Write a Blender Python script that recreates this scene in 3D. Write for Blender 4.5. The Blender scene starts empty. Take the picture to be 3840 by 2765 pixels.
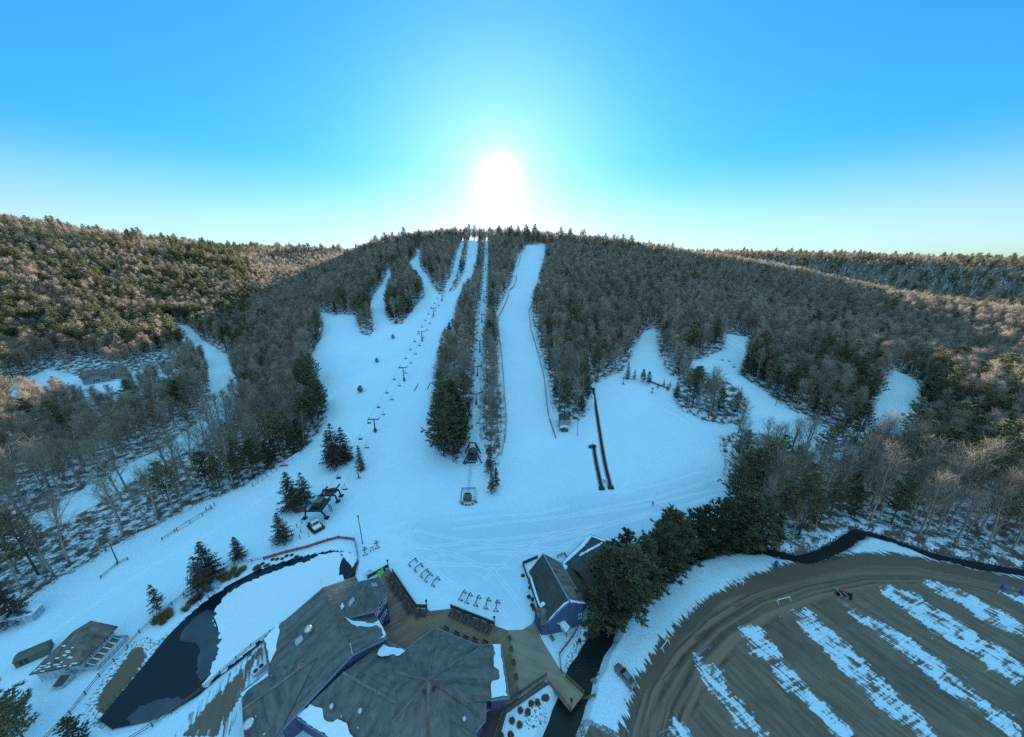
import bpy, bmesh, math, random
import numpy as np
from mathutils import Vector, Matrix
R = math.radians
sc = bpy.context.scene
col = sc.collection

# ------------------------------------------------------------------ camera, world, sun, exposure
F, TILT, CAMZ = 1270.0, R(17.5), 80.0
CX, CY = 1920.0, 1382.5
ST, CT = math.sin(TILT), math.cos(TILT)
cam = bpy.data.cameras.new("camera"); co = bpy.data.objects.new("camera", cam); col.objects.link(co)
co.location = (0, 0, CAMZ); co.rotation_euler = (math.pi/2 - TILT, 0, 0)
cam.sensor_width = 36; cam.lens = 36*F/3840; cam.clip_end = 9000; cam.clip_start = 0.5
sc.camera = co
SUN_EL, SUN_AZ = R(11.6), R(-1.9)          # azimuth measured from +Y towards +X
w = bpy.data.worlds.new("World"); sc.world = w; w.use_nodes = True
nt = w.node_tree; N = nt.nodes; L = nt.links; N.clear()
out = N.new('ShaderNodeOutputWorld'); bg = N.new('ShaderNodeBackground'); L.new(bg.outputs[0], out.inputs[0])
sky = N.new('ShaderNodeTexSky'); sky.sky_type = 'NISHITA'; sky.sun_disc = False
sky.sun_elevation = SUN_EL; sky.sun_rotation = SUN_AZ; sky.altitude = 100
sky.air_density = 1.0; sky.dust_density = 0.6; sky.ozone_density = 2.5
SKY_STRENGTH = 0.10
bg.inputs[1].default_value = SKY_STRENGTH
tint = N.new('ShaderNodeMix'); tint.data_type = 'RGBA'; tint.blend_type = 'MULTIPLY'; tint.inputs[0].default_value = 1
L.new(sky.outputs[0], tint.inputs[6]); tint.inputs[7].default_value = (0.20, 1.22, 1.7, 1)
# aureole of the low sun: brightness falls off with the angle from the sun
geo = N.new('ShaderNodeTexCoord'); dot = N.new('ShaderNodeVectorMath'); dot.operation = 'DOT_PRODUCT'
L.new(geo.outputs['Generated'], dot.inputs[0])
sd = (math.sin(SUN_AZ)*math.cos(SUN_EL), math.cos(SUN_AZ)*math.cos(SUN_EL), math.sin(SUN_EL))
dot.inputs[1].default_value = sd
def glow(power, amount, colr, prev):
    mx = N.new('ShaderNodeMath'); mx.operation = 'MAXIMUM'; L.new(dot.outputs['Value'], mx.inputs[0]); mx.inputs[1].default_value = 0
    p = N.new('ShaderNodeMath'); p.operation = 'POWER'; L.new(mx.outputs[0], p.inputs[0]); p.inputs[1].default_value = power
    m = N.new('ShaderNodeVectorMath'); m.operation = 'SCALE'; m.inputs[0].default_value = [c*amount for c in colr]; L.new(p.outputs[0], m.inputs['Scale'])
    a = N.new('ShaderNodeVectorMath'); a.operation = 'ADD'; L.new(prev, a.inputs[0]); L.new(m.outputs[0], a.inputs[1])
    return a.outputs[0]
# gentle roll-off of the brightest sky, so that it pales instead of clipping to cyan
dv = N.new('ShaderNodeVectorMath'); dv.operation = 'MULTIPLY_ADD'; L.new(tint.outputs[2], dv.inputs[0]); dv.inputs[1].default_value = (0.20, 0.122, 0.05); dv.inputs[2].default_value = (1, 1, 1)
qv = N.new('ShaderNodeVectorMath'); qv.operation = 'DIVIDE'; L.new(tint.outputs[2], qv.inputs[0]); L.new(dv.outputs[0], qv.inputs[1])
g = glow(30, 0.8, (1.2, 0.3, 0.2), qv.outputs[0])
g = glow(320, 1.9, (1.2, 0.8, 0.7), g)
g = glow(2400, 40.0, (1, 1, 0.95), g)
# pale air near the horizon, then fill light added to the unseen sky
sep = N.new('ShaderNodeSeparateXYZ'); L.new(geo.outputs['Generated'], sep.inputs[0])
def band(src, e0, e1, colr, prev):
    m = N.new('ShaderNodeMapRange'); m.interpolation_type = 'SMOOTHSTEP'; L.new(src, m.inputs[0]); m.inputs[1].default_value = e0; m.inputs[2].default_value = e1
    s_ = N.new('ShaderNodeVectorMath'); s_.operation = 'SCALE'; s_.inputs[0].default_value = colr; L.new(m.outputs[0], s_.inputs['Scale'])
    a = N.new('ShaderNodeVectorMath'); a.operation = 'ADD'; L.new(prev, a.inputs[0]); L.new(s_.outputs[0], a.inputs[1]); return a.outputs[0]
g = band(sep.outputs[2], 0.24, 0.02, (2.3, 1.15, 0.35), g)
g = band(sep.outputs[2], 0.48, 0.85, (2.0, 3.7, 3.9), g)  # added fill overhead, out of view, brightening the shaded snow
g = band(sep.outputs[1], 0.05, -0.8, (1.1, 1.7, 1.8), g)  # added fill behind the viewer, brightening the near sides of the trees
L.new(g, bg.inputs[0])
sun = bpy.data.lights.new("sun", 'SUN'); sun.energy = 5.0; sun.angle = R(0.5); sun.color = (1, 0.955, 0.86)
so = bpy.data.objects.new("sun", sun); col.objects.link(so)
so.rotation_euler = Vector(sd).to_track_quat('Z', 'Y').to_euler()
sc.view_settings.view_transform = 'Standard'; sc.view_settings.look = 'None'; sc.view_settings.gamma = 1
sc.view_settings.exposure = 1.0
sc.render.film_transparent = False
try:
    sc.cycles.max_bounces = 5; sc.cycles.diffuse_bounces = 3; sc.cycles.glossy_bounces = 2
    sc.cycles.use_denoising = False
    sc.cycles.sample_clamp_indirect = 4
except Exception: pass

# ------------------------------------------------------------------ helpers
rnd = random.Random(7)
def link(o): col.objects.link(o); return o
def tag(o, label=None, cat=None, group=None, kind=None):
    if label: o['label'] = label
    if cat: o['category'] = cat
    if group: o['group'] = group
    if kind: o['kind'] = kind
    return o
def empty(name, loc=(0,0,0), rz=0, label=None, cat=None, group=None):
    o = bpy.data.objects.new(name, None); o.location = loc; o.rotation_euler = (0,0,rz); o.empty_display_size = 0.2
    link(o); return tag(o, label, cat, group)
def copy_tree(o, parent=None):
    c = o.copy(); col.objects.link(c)
    if parent is not None:
        c.parent = parent; c.matrix_parent_inverse = Matrix()
    for ch in list(o.children): copy_tree(ch, c)
    return c
class MB:
    def __init__(s): s.v = []; s.f = []
    def poly(s, pts):
        b = len(s.v); s.v += [tuple(p) for p in pts]; s.f.append(tuple(range(b, b+len(pts)))); return s
    def box(s, c, size, rz=0, M=None):
        cx, cy, cz = c; hx, hy, hz = size[0]/2, size[1]/2, size[2]/2
        b = len(s.v); ca, sa = math.cos(rz), math.sin(rz)
        for dz in (-hz, hz):
            for dx, dy in ((-hx,-hy),(hx,-hy),(hx,hy),(-hx,hy)):
                p = Vector((cx+dx*ca-dy*sa, cy+dx*sa+dy*ca, cz+dz))
                if M: p = M @ p
                s.v.append(tuple(p))
        s.f += [(b+3,b+2,b+1,b),(b+4,b+5,b+6,b+7)] + [(b+i, b+(i+1)%4, b+4+(i+1)%4, b+4+i) for i in range(4)]
        return s
    def bar(s, p, q, wd, hd=None, up=(0,0,1)):
        """square bar from p to q"""
        hd = hd or wd; p = Vector(p); q = Vector(q); d = (q-p)
        if d.length < 1e-6: return s
        d.normalize(); u = Vector(up)
        if abs(d.dot(u)) > 0.98: u = Vector((0,1,0))
        x = d.cross(u).normalized(); y = x.cross(d)
        b = len(s.v)
        for e in (p, q):
            for a, c in ((-1,-1),(1,-1),(1,1),(-1,1)):
                s.v.append(tuple(e + x*a*wd/2 + y*c*hd/2))
        s.f += [(b+3,b+2,b+1,b),(b+4,b+5,b+6,b+7)] + [(b+i, b+(i+1)%4, b+4+(i+1)%4, b+4+i) for i in range(4)]
        return s
    def tube(s, pts, rad, n=8, caps=True):
        pts = [Vector(p) for p in pts]
        if not hasattr(rad, '__len__'): rad = [rad]*len(pts)
        b = len(s.v); px = None
        for i, p in enumerate(pts):
            d = (pts[min(i+1, len(pts)-1)] - pts[max(i-1, 0)])
            d = d.normalized() if d.length > 1e-9 else Vector((0,0,1))
            u = px if px is not None else (Vector((1,0,0)) if abs(d.x) < 0.9 else Vector((0,1,0)))
            x = (u - d*u.dot(d)).normalized(); y = d.cross(x); px = x
            for k in range(n):
                a = 2*math.pi*k/n
                s.v.append(tuple(p + (x*math.cos(a) + y*math.sin(a))*rad[i]))
        for i in range(len(pts)-1):
            for k in range(n):
                a0 = b+i*n+k; a1 = b+i*n+(k+1)%n
                s.f.append((a0, a1, a1+n, a0+n))
        if caps:
            s.f.append(tuple(b+k for k in reversed(range(n)))); e = b+(len(pts)-1)*n
            s.f.append(tuple(e+k for k in range(n)))
        return s
    def lathe(s, prof, c=(0,0,0), n=12):
        b = len(s.v)
        for r, z in prof:
            for k in range(n):
                a = 2*math.pi*k/n; s.v.append((c[0]+r*math.cos(a), c[1]+r*math.sin(a), c[2]+z))
        for i in range(len(prof)-1):
            for k in range(n):
                a0 = b+i*n+k; a1 = b+i*n+(k+1)%n; s.f.append((a0, a1, a1+n, a0+n))
        s.f.append(tuple(b+k for k in reversed(range(n)))); e = b+(len(prof)-1)*n; s.f.append(tuple(e+k for k in range(n)))
        return s
    def prism(s, poly, z0, z1):
        b = len(s.v); n = len(poly)
        ar = sum(poly[i][0]*poly[(i+1)%n][1]-poly[(i+1)%n][0]*poly[i][1] for i in range(n))
        if ar < 0: poly = poly[::-1]
        s.v += [(p[0],p[1],z0) for p in poly] + [(p[0],p[1],z1) for p in poly]
        s.f.append(tuple(b+i for i in reversed(range(n)))); s.f.append(tuple(b+n+i for i in range(n)))
        s.f += [(b+i, b+(i+1)%n, b+n+(i+1)%n, b+n+i) for i in range(n)]
        return s
    def slab(s, pts, th):
        """planar polygon (world points) given thickness downwards"""
        n = len(pts); b = len(s.v); pts = [Vector(p) for p in pts]
        nz = sum((pts[i].x*pts[(i+1)%n].y - pts[(i+1)%n].x*pts[i].y) for i in range(n))
        if nz < 0: pts = pts[::-1]
        s.v += [tuple(p - Vector((0,0,th))) for p in pts] + [tuple(p) for p in pts]
        s.f.append(tuple(b+i for i in reversed(range(n)))); s.f.append(tuple(b+n+i for i in range(n)))
        s.f += [(b+i, b+(i+1)%n, b+n+(i+1)%n, b+n+i) for i in range(n)]
        return s
    def mesh(s, name, mat, smooth=False):
        m = bpy.data.meshes.new(name); m.from_pydata(s.v, [], s.f); m.update()
        if mat: m.materials.append(mat)
        if smooth: m.polygons.foreach_set('use_smooth', [True]*len(m.polygons))
        return m
    def build(s, name, mat, parent=None, smooth=False, loc=None):
        o = bpy.data.objects.new(name, s.mesh(name, mat, smooth)); link(o)
        if parent is not None: o.parent = parent
        if loc is not None: o.location = loc
        return o

# ------------------------------------------------------------------ materials
def mat_new(name):
    m = bpy.data.materials.new(name); m.use_nodes = True
    n = m.node_tree.nodes; b = n['Principled BSDF']; return m, n, m.node_tree.links, b
def ramp(n, stops):
    r = n.new('ShaderNodeValToRGB'); e = r.color_ramp.elements
    while len(e) < len(stops): e.new(0.5)
    for i, (p, c) in enumerate(stops):
        e[i].position = p; e[i].color = (*c, 1) if len(c) == 3 else c
    return r
def simple(name, c, rough=0.6, metal=0.0, var=0.25, scale=3.0, spec=0.4, obj=True):
    """plain paint, timber or metal with a little procedural wear"""
    m, n, l, b = mat_new(name)
    tc = n.new('ShaderNodeTexCoord'); nz = n.new('ShaderNodeTexNoise'); nz.inputs['Scale'].default_value = scale; nz.inputs['Detail'].default_value = 6
    l.new(tc.outputs['Object' if obj else 'Generated'], nz.inputs['Vector'])
    r = ramp(n, [(0.25, [x*(1-var) for x in c]), (0.75, [min(1, x*(1+var)) for x in c])]); l.new(nz.outputs['Fac'], r.inputs[0])
    l.new(r.outputs[0], b.inputs['Base Color']); b.inputs['Roughness'].default_value = rough; b.inputs['Metallic'].default_value = metal
    b.inputs['Specular IOR Level'].default_value = spec
    return m

# ------------------------------------------------------------------ pixel rays of the survey photograph and the terrain
def ray(px, py):
    u, v = px-CX, py-CY
    return np.array((u, F*CT - v*ST, -(F*ST + v*CT)))
def G(px, py, z=0.0):
    d = ray(px, py); t = (CAMZ - z)/(-d[2]); return Vector((d[0]*t, d[1]*t, z))
def elev(px, py):
    d = ray(px, py); return d[2]/math.hypot(d[0], d[1])
def az_of(px, py=982): d = ray(px, py); return math.atan2(d[0], d[1])
def canopy(px, py, D, c): return CAMZ + D*elev(px, py) - c
COLS = [
 (-1.50, [(150,0),(400,5),(600,50),(850,110),(1300,100),(3600,90)]),
 (az_of(0),    [(170,0),(385,4),(450,18),(520,40),(640,76),(800,canopy(0,800,800,12)),(920,127),(1300,110),(3600,90)]),
 (az_of(400),  [(170,0),(330,4),(450,16),(560,36),(680,70),(800,canopy(400,868,800,12)),(900,111),(1300,95),(3600,80)]),
 (az_of(800),  [(170,0),(330,2),(420,10),(520,24),(650,48),(780,74),(900,canopy(800,912,900,12)),(1050,98),(1400,96),(3600,80)]),
 (az_of(1000), [(160,0),(280,5),(360,14),(480,25),(600,38),(800,54),(1000,74),(1300,canopy(1000,920,1300,12)),(1500,110),(3600,80)]),
 (az_of(1200), [(142,0),(200,11),(330,39),(390,45),(520,47),(700,56),(850,74),(1050,canopy(1200,922,1050,12)),(1250,98),(1500,95),(3600,80)]),
 (az_of(1400), [(134,0),(620,canopy(1400,903,620,12)),(720,98),(900,80),(3600,70)]),
 (az_of(1600), [(129,0),(590,canopy(1600,880,590,9)),(700,108),(950,80),(3600,70)]),
 (az_of(1920), [(125,0),(560,107),(590,117),(680,116),(950,80),(3600,70)]),
 (az_of(2300), [(130,0),(590,canopy(2300,903,590,13)),(690,98),(950,75),(3600,70)]),
 (az_of(2500), [(136,0),(600,canopy(2500,937,600,13)),(700,84),(800,62),(1100,25),(1400,100),(1600,98),(3600,70)]),
 (az_of(2700), [(145,0),(300,34),(430,38),(610,76),(660,74),(760,58),(1080,15),(1380,canopy(2700,948,1380,12)),(1600,97),(3600,70)]),
 (az_of(3000), [(150,0),(320,25),(470,28),(600,58),(660,54),(760,40),(1050,10),(1350,canopy(3000,952,1350,12)),(1600,90),(3600,70)]),
 (az_of(3400), [(155,0),(306,15.4),(430,16),(520,35),(580,32),(700,18),(1050,-2),(1350,canopy(3400,969,1350,12)),(1600,76),(3600,60)]),
 (az_of(3840), [(165,0),(300,10),(395,6),(480,26),(540,23),(700,6),(1080,-10),(1350,canopy(3840,985,1350,12)),(1600,64),(3600,50)]),
 (1.50, [(170,0),(300,8),(480,22),(750,14),(1500,60),(3600,50)]),
]
NA, NR = 361, 700
AZ0, AZ1 = -1.5, 1.5
LR0, LR1 = math.log(12.0), math.log(3600.0)
def gsmooth(a, s, axis):
    k = int(3*s)+1; x = np.arange(-k, k+1); kr = np.exp(-x*x/(2*s*s)); kr /= kr.sum()
    a = np.moveaxis(a, axis, -1); p = np.pad(a, [(0,0)]*(a.ndim-1)+[(k,k)], mode='edge')
    o = np.zeros_like(a)
    for i, w_ in enumerate(kr): o += w_*p[..., i:i+a.shape[-1]]
    return np.moveaxis(o, -1, axis)
_azs = np.linspace(AZ0, AZ1, NA); _rs = np.exp(np.linspace(LR0, LR1, NR))
_prof = np.array([np.interp(_rs, [0]+[d for d, z in c[1]], [0]+[z for d, z in c[1]]) for c in COLS])
_ca = [c[0] for c in COLS]
TAB = np.array([np.interp(_azs, _ca, _prof[:, j]) for j in range(NR)]).T
TAB = gsmooth(TAB, 6, 0); TAB = gsmooth(TAB, 4, 1)
TAB[:, _rs < 112] = np.minimum(TAB[:, _rs < 112], 0.0)
_perm = np.random.RandomState(3).rand(256, 256)
def vnoise(x, y):
    xi = np.floor(x).astype(int); yi = np.floor(y).astype(int); fx = x-xi; fy = y-yi
    fx = fx*fx*(3-2*fx); fy = fy*fy*(3-2*fy)
    p = lambda a, b: _perm[a & 255, b & 255]
    return (p(xi,yi)*(1-fx)+p(xi+1,yi)*fx)*(1-fy) + (p(xi,yi+1)*(1-fx)+p(xi+1,yi+1)*fx)*fy
def hbase(x, y):
    x = np.asarray(x, float); y = np.asarray(y, float)
    r = np.hypot(x, y); a = np.arctan2(x, y)
    fa = np.clip((a-AZ0)/(AZ1-AZ0)*(NA-1), 0, NA-1.001); fr = np.clip((np.log(np.maximum(r, 12.01))-LR0)/(LR1-LR0)*(NR-1), 0, NR-1.001)
    ia = fa.astype(int); ir = fr.astype(int); fa = fa-ia; fr = fr-ir
    return (TAB[ia,ir]*(1-fa)+TAB[ia+1,ir]*fa)*(1-fr) + (TAB[ia,ir+1]*(1-fa)+TAB[ia+1,ir+1]*fa)*fr
def P(px, py, dz=0.0):
    """point where the ray through a survey pixel meets the ground"""
    d = ray(px, py); hl = math.hypot(d[0], d[1])
    D = np.geomspace(15, 3000, 1500); X = d[0]/hl*D; Y = d[1]/hl*D; Z = CAMZ + d[2]/hl*D
    k = np.nonzero(Z <= hbase(X, Y))[0]
    if len(k) == 0:                      # just over the crest: take the point the ray passes closest to
        m_ = D < 720; i = int(np.argmin(np.where(m_, Z-hbase(X, Y), 1e9))); return Vector((X[i], Y[i], float(hbase(X[i], Y[i]))))
    i = k[0]; lo, hi = D[max(i-1,0)], D[i]
    for _ in range(25):
        m = (lo+hi)/2
        if CAMZ + d[2]/hl*m <= float(hbase(d[0]/hl*m, d[1]/hl*m)): hi = m
        else: lo = m
    x, y = d[0]/hl*hi, d[1]/hl*hi
    return Vector((x, y, float(hbase(x, y)) + dz))
def W(pts): return [tuple(P(*p)[:2]) for p in pts]
def proj(p):
    x, y, z = p[0], p[1], p[2]-CAMZ
    fw = y*CT - z*ST; v = -(z*CT + y*ST)
    return CX + F*x/fw, CY + F*v/fw
# ------------------------------------------------------------------ regions of the ground (world polygons)
PISTE_PX = [
 # basin below the slopes with the left-hand trail out to the valley
 [(-60,2400),(0,2330),(210,2180),(510,2010),(770,1880),(880,1845),(1080,1730),(1170,1660),(1215,1600),(1230,1530),(1205,1450),(1175,1390),(1165,1340),(1205,1270),(1215,1215),(1199,1168),
  (1250,1180),(1330,1185),(1338,1215),(1350,1255),(1385,1262),(1410,1240),(1410,1225),(1479,1221),(1509,1218),(1540,1180),(1565,1142),(1592,1110),(1644,1096),(1724,1100),(1713,1145),(1708,1194),(1687,1212),(1656,1252),(1650,1330),(1632,1378),
  (1620,1480),(1605,1580),(1612,1640),(1660,1710),(1720,1740),(1800,1745),(1858,1760),(1880,1700),(1890,1600),(1885,1494),(1870,1396),(2050,1396),(2065,1494),(2085,1560),(2095,1620),(2200,1590),(2214,1500),(2221,1465),(2226,1445),(2290,1410),(2334,1396),(2400,1390),(2500,1400),(2545,1430),
  (2520,1474),(2550,1538),(2633,1577),(2706,1594),(2790,1600),(2700,1641),(2706,1690),(2726,1739),(2716,1788),(2735,1830),(2740,1880),(2660,1975),(2500,2060),(2300,2110),(2200,2140),(2150,2200),(2000,2330),(1990,2360),(1960,2362),(1900,2345),(1700,2290),(1600,2290),(1530,2280),(1480,2210),(1450,2130),
  (1400,2150),(1340,2070),(1250,2030),(1100,2050),(900,2120),(700,2240),(560,2360),(420,2480),(300,2600),(150,2700),(-80,2765)],
 [(1451,1010),(1448,1038),(1426,1071),(1402,1102),(1384,1139),(1396,1185),(1405,1240),(1479,1225),(1456,1203),(1442,1169),(1443,1108),(1448,1071),(1463,1035),(1470,1013)],
 [(1561,937),(1561,961),(1534,984),(1558,1019),(1583,1050),(1592,1081),(1592,1114),(1564,1142),(1540,1160),(1660,1130),(1644,1096),(1619,1071),(1601,1032),(1575,1004),(1570,970),(1579,941)],
 [(1670,1130),(1678,1096),(1708,1087),(1727,1059),(1745,1001),(1754,946),(1758,896),(1797,896),(1797,910),(1791,961),(1785,1004),(1769,1035),(1736,1071),(1724,1108),(1712,1145)],
 [(1973,924),(1947,955),(1932,1007),(1917,1058),(1885,1127),(1861,1176),(1861,1205),(1873,1242),(1868,1400),(1890,1500),(2070,1500),(2055,1420),(2025,1322),(2008,1242),(1996,1205),(1993,1156),(2000,1095),(2025,1058),(2035,997),(2047,948),(2043,918)],
 [(2330,1400),(2363,1347),(2383,1298),(2412,1249),(2452,1229),(2459,1249),(2469,1322),(2501,1400),(2545,1430)],
 [(2721,1254),(2807,1265),(2799,1335),(2768,1405),(2842,1452),(2935,1522),(3043,1584),(3160,1638),(3199,1692),(3180,1740),(3005,1690),(2900,1640),(2780,1610),(2811,1545),(2803,1490),(2733,1436),(2663,1405),(2558,1366),(2647,1343),(2717,1312)],
 [(3346,1393),(3424,1428),(3447,1467),(3432,1522),(3439,1584),(3445,1640),(3215,1640),(3237,1591),(3261,1545),(3307,1475)],
]
PISTE = [W(p) for p in PISTE_PX]
ROUGH_PX = [   # snow with brush showing: lift line, side cut, clearings
 [(1818,896),(1815,961),(1811,1038),(1803,1114),(1788,1191),(1782,1298),(1770,1359),(1777,1406),(1772,1494),(1762,1592),(1753,1661),(1733,1714),(1720,1745),(1860,1765),(1850,1700),(1831,1690),(1806,1641),(1802,1518),(1816,1445),(1815,1390),(1815,1267),(1823,1176),(1828,1071),(1832,992),(1831,896)],
 [(1730,905),(1742,905),(1724,980),(1710,1040),(1692,1075),(1678,1100),(1660,1092),(1690,1040),(1705,980)],
 [(2070,1540),(2100,1640),(2215,1640),(2216,1500),(2195,1560),(2140,1590)],
 [(10,1480),(60,1440),(180,1385),(260,1400),(330,1420),(480,1400),(600,1380),(690,1370),(700,1400),(560,1440),(400,1480),(250,1500),(100,1510)],
]
ROUGH = [W(p) for p in ROUGH_PX]
ROAD_PX = [(-150,2080),(39,2010),(245,1915),(441,1800),(519,1752),(662,1685),(725,1640),(800,1580),(850,1500),(838,1445),(815,1340),(735,1288),(676,1229)]
ROAD_LINE = W(ROAD_PX)
STREAM = [tuple(G(*p)[:2]) for p in [(2010,2990),(2085,2790),(2140,2640),(2180,2510),(2240,2400),(2310,2290),(2420,2180),(2560,2095),(2700,2045),(2850,2052),(3000,2085),(3100,2062),(3230,1985),(3330,2010),(3480,2065),(3640,2105),(3840,2135),(4100,2170)]]
POND = [tuple(G(*p)[:2]) for p in [(385,2690),(470,2590),(560,2480),(620,2400),(690,2330),(770,2260),(880,2185),(1000,2130),(1120,2095),(1240,2070),(1300,2075),(1330,2110),(1325,2160),(1290,2190),(1200,2225),(1130,2290),(1060,2340),(980,2400),(900,2470),(820,2530),(740,2600),(640,2660),(540,2700),(440,2725)]]
LOT = [tuple(G(*p)[:2]) for p in [(2080,2900),(2200,2700),(2260,2600),(2330,2520),(2440,2420),(2530,2330),(2600,2260),(2700,2215),(2840,2170),(3000,2130),(3150,2095),(3400,2090),(3600,2130),(3860,2180),(4300,2260),(4300,3200),(2080,3200)]]
# snow left between the parking aisles (survey pixels)
ROWS = [[tuple(G(*p)[:2]) for p in q] for q in [
 [(2745,2330),(2790,2310),(2850,2320),(2890,2370),(2960,2470),(3050,2570),(3140,2650),(3200,2720),(3300,2830),(3180,2830),(3080,2740),(2990,2650),(2900,2570),(2830,2470),(2760,2390)],
 [(2925,2275),(3010,2258),(3060,2290),(3120,2350),(3210,2420),(3320,2530),(3440,2650),(3560,2765),(3640,2830),(3480,2830),(3360,2740),(3250,2630),(3130,2510),(3030,2410),(2950,2340)],
 [(3150,2285),(3190,2272),(3280,2300),(3400,2370),(3530,2460),(3640,2560),(3760,2650),(3870,2740),(3870,2830),(3760,2765),(3640,2680),(3500,2570),(3380,2470),(3260,2380),(3170,2320)],
 [(3270,2185),(3320,2178),(3400,2200),(3520,2265),(3640,2340),(3760,2420),(3900,2510),(3900,2640),(3760,2560),(3640,2480),(3500,2390),(3380,2300),(3290,2230)],
 [(3420,2165),(3480,2162),(3600,2200),(3740,2270),(3900,2360),(3900,2450),(3780,2390),(3640,2310),(3520,2240),(3440,2190)],
 [(3670,2192),(3740,2198),(3860,2225),(3960,2260),(3960,2320),(3860,2290),(3760,2240)],
 [(2570,2420),(2640,2430),(2700,2490),(2760,2570),(2830,2650),(2900,2730),(2960,2800),(2820,2800),(2740,2740),(2680,2650),(2620,2560),(2580,2480)],
 [(2480,2640),(2540,2640),(2600,2720),(2660,2800),(2480,2800)],
]]
# snowy verge between the stream and the dirt road, streaked with tyre marks
VERGE = [tuple(G(*p)[:2]) for p in [(2165,2620),(2230,2530),(2300,2430),(2390,2330),(2470,2250),(2540,2160),(2600,2110),(2720,2085),(2850,2095),(2960,2110),(3060,2080),(3190,2000),(3300,2030),(3450,2085),(3620,2130),(3840,2165),(4000,2190),(3860,2185),(3640,2150),(3420,2105),(3260,2095),(3080,2120),(2980,2150),(2850,2180),(2760,2200),(2680,2225),(2600,2300),(2520,2370),(2450,2480),(2380,2560),(2330,2640),(2310,2690),(2240,2660)]]
PAVE = [tuple(G(*p)[:2]) for p in [(1880,2820),(1895,2620),(1880,2400),(1950,2345),(2005,2330),(2030,2395),(2050,2430),(2120,2540),(2180,2600),(2230,2660),(2280,2700),(2330,2690),(2370,2720),(2400,2820)]]
DRIVE = [tuple(G(*p)[:2]) for p in [(640,2790),(760,2640),(880,2520),(960,2420),(1000,2395),(1000,2440),(960,2500),(930,2600),(880,2680),(820,2790)]]

def pip(poly, x, y):
    inside = np.zeros(x.shape, bool); n = len(poly)
    for i in range(n):
        x0, y0 = poly[i]; x1, y1 = poly[(i+1) % n]
        if y0 == y1: continue
        c = ((y0 > y) != (y1 > y)) & (x < (x1-x0)*(y-y0)/(y1-y0)+x0)
        inside ^= c
    return inside
def seg_d(line, x, y, closed=False):
    d = np.full(x.shape, 1e9); n = len(line)
    for i in range(n if closed else n-1):
        x0, y0 = line[i]; x1, y1 = line[(i+1) % n]; dx, dy = x1-x0, y1-y0
        t = np.clip(((x-x0)*dx+(y-y0)*dy)/max(dx*dx+dy*dy, 1e-9), 0, 1)
        d = np.minimum(d, np.hypot(x-x0-t*dx, y-y0-t*dy))
    return d
def sdist(poly, x, y, pad=20.0):
    """signed distance, positive inside (only near the polygon)"""
    p = np.array(poly); o = np.full(x.shape, -pad)
    k = (x > p[:,0].min()-pad) & (x < p[:,0].max()+pad) & (y > p[:,1].min()-pad) & (y < p[:,1].max()+pad)
    if k.any():
        xs, ys = x[k], y[k]; d = np.minimum(seg_d(poly, xs, ys, True), pad)
        o[k] = np.where(pip(poly, xs, ys), d, -d)
    return o
def union_sd(polys, x, y, pad=20.0):
    o = np.full(x.shape, -pad)
    for p in polys: o = np.maximum(o, sdist(p, x, y, pad))
    return o
def height(x, y):
    """ground height with the stream bed, the pond hollow and small relief"""
    x = np.asarray(x, float); y = np.asarray(y, float); z = hbase(x, y)
    r = np.hypot(x, y)
    amp = np.clip((r-170)/200, 0, 1)
    z = z + amp*((vnoise(x/38, y/38)-.5)*3.0 + (vnoise(x/14+9, y/14)-.5)*1.2)
    near = r < 330
    if near.any():
        xs, ys = x[near], y[near]; zz = z[near]
        ds = seg_d(STREAM, xs, ys); wv = .9 + .9*vnoise(xs/3, ys/3) + 1.0*np.clip((62-ys)/10, 0, 1)
        zz = zz - 2.1*np.clip((wv+1.6-ds)/2.2, 0, 1)
        pd = sdist(POND, xs, ys, 6)
        zz = zz - 0.9*np.clip((pd+1.2)/1.5, 0, 1)
        zz = zz + 0.10*(vnoise(xs/2.2, ys/2.2)-.5)*np.clip((r[near]-20)/30, 0, 1)
        z[near] = zz
    return z

LOTROAD = [tuple(G(*p)[:2]) for p in [(2420,3100),(2440,2800),(2480,2620),(2560,2470),(2680,2340),(2830,2240),(3000,2175),(3200,2130),(3400,2125),(3620,2165),(3860,2220),(4200,2300)]]
TRACKS = [[tuple(P(*p)[:2]) for p in q] for q in [
 [(1480,2060),(1620,2050),(1800,2030),(2000,2010),(2200,1985),(2400,1945),(2560,1900),(2700,1850)],
 [(1700,1985),(1900,1960),(2150,1935),(2400,1900),(2620,1850),(2720,1830)],
 [(1560,1990),(1700,2020),(1900,2050),(2100,2060),(2240,2040),(2380,1990)],
 [(1810,2075),(1960,2074),(2090,2055),(2180,2020),(2300,1960),(2440,1920)],
 [(1440,2000),(1560,2040),(1700,2080),(1850,2140),(1900,2200),(1960,2280)],
 [(1370,1990),(1480,2030),(1600,2110),(1680,2180),(1800,2250),(1900,2310)],
 [(1820,2170),(1950,2060),(2060,2010),(2250,1960)],
 [(1400,2080),(1560,2110),(1760,2120),(1900,2125)],
 [(1520,1960),(1400,2000),(1300,1985),(1290,1920),(1350,1850)],
 [(1620,2090),(1760,2060),(1960,2040),(2150,2010),(2330,1950)],
 [(2280,1850),(2340,1830),(2360,1790)],[(1700,1950),(1850,1935),(2030,1925),(2130,1900)],
 [(2240,1842),(2320,1850),(2500,1810),(2640,1765)],[(2100,1945),(2210,1915),(2450,1870),(2700,1790)],
 [(2480,1530),(2540,1560),(2600,1600)],[(2490,1500),(2560,1550),(2640,1600)],
 [(800,1990),(900,1925),(1000,1860),(1100,1790)],[(650,2080),(800,1990),(950,1890)],[(400,2230),(560,2130),(720,2030)],[(120,2420),(300,2300),(480,2190)],
]]
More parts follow.
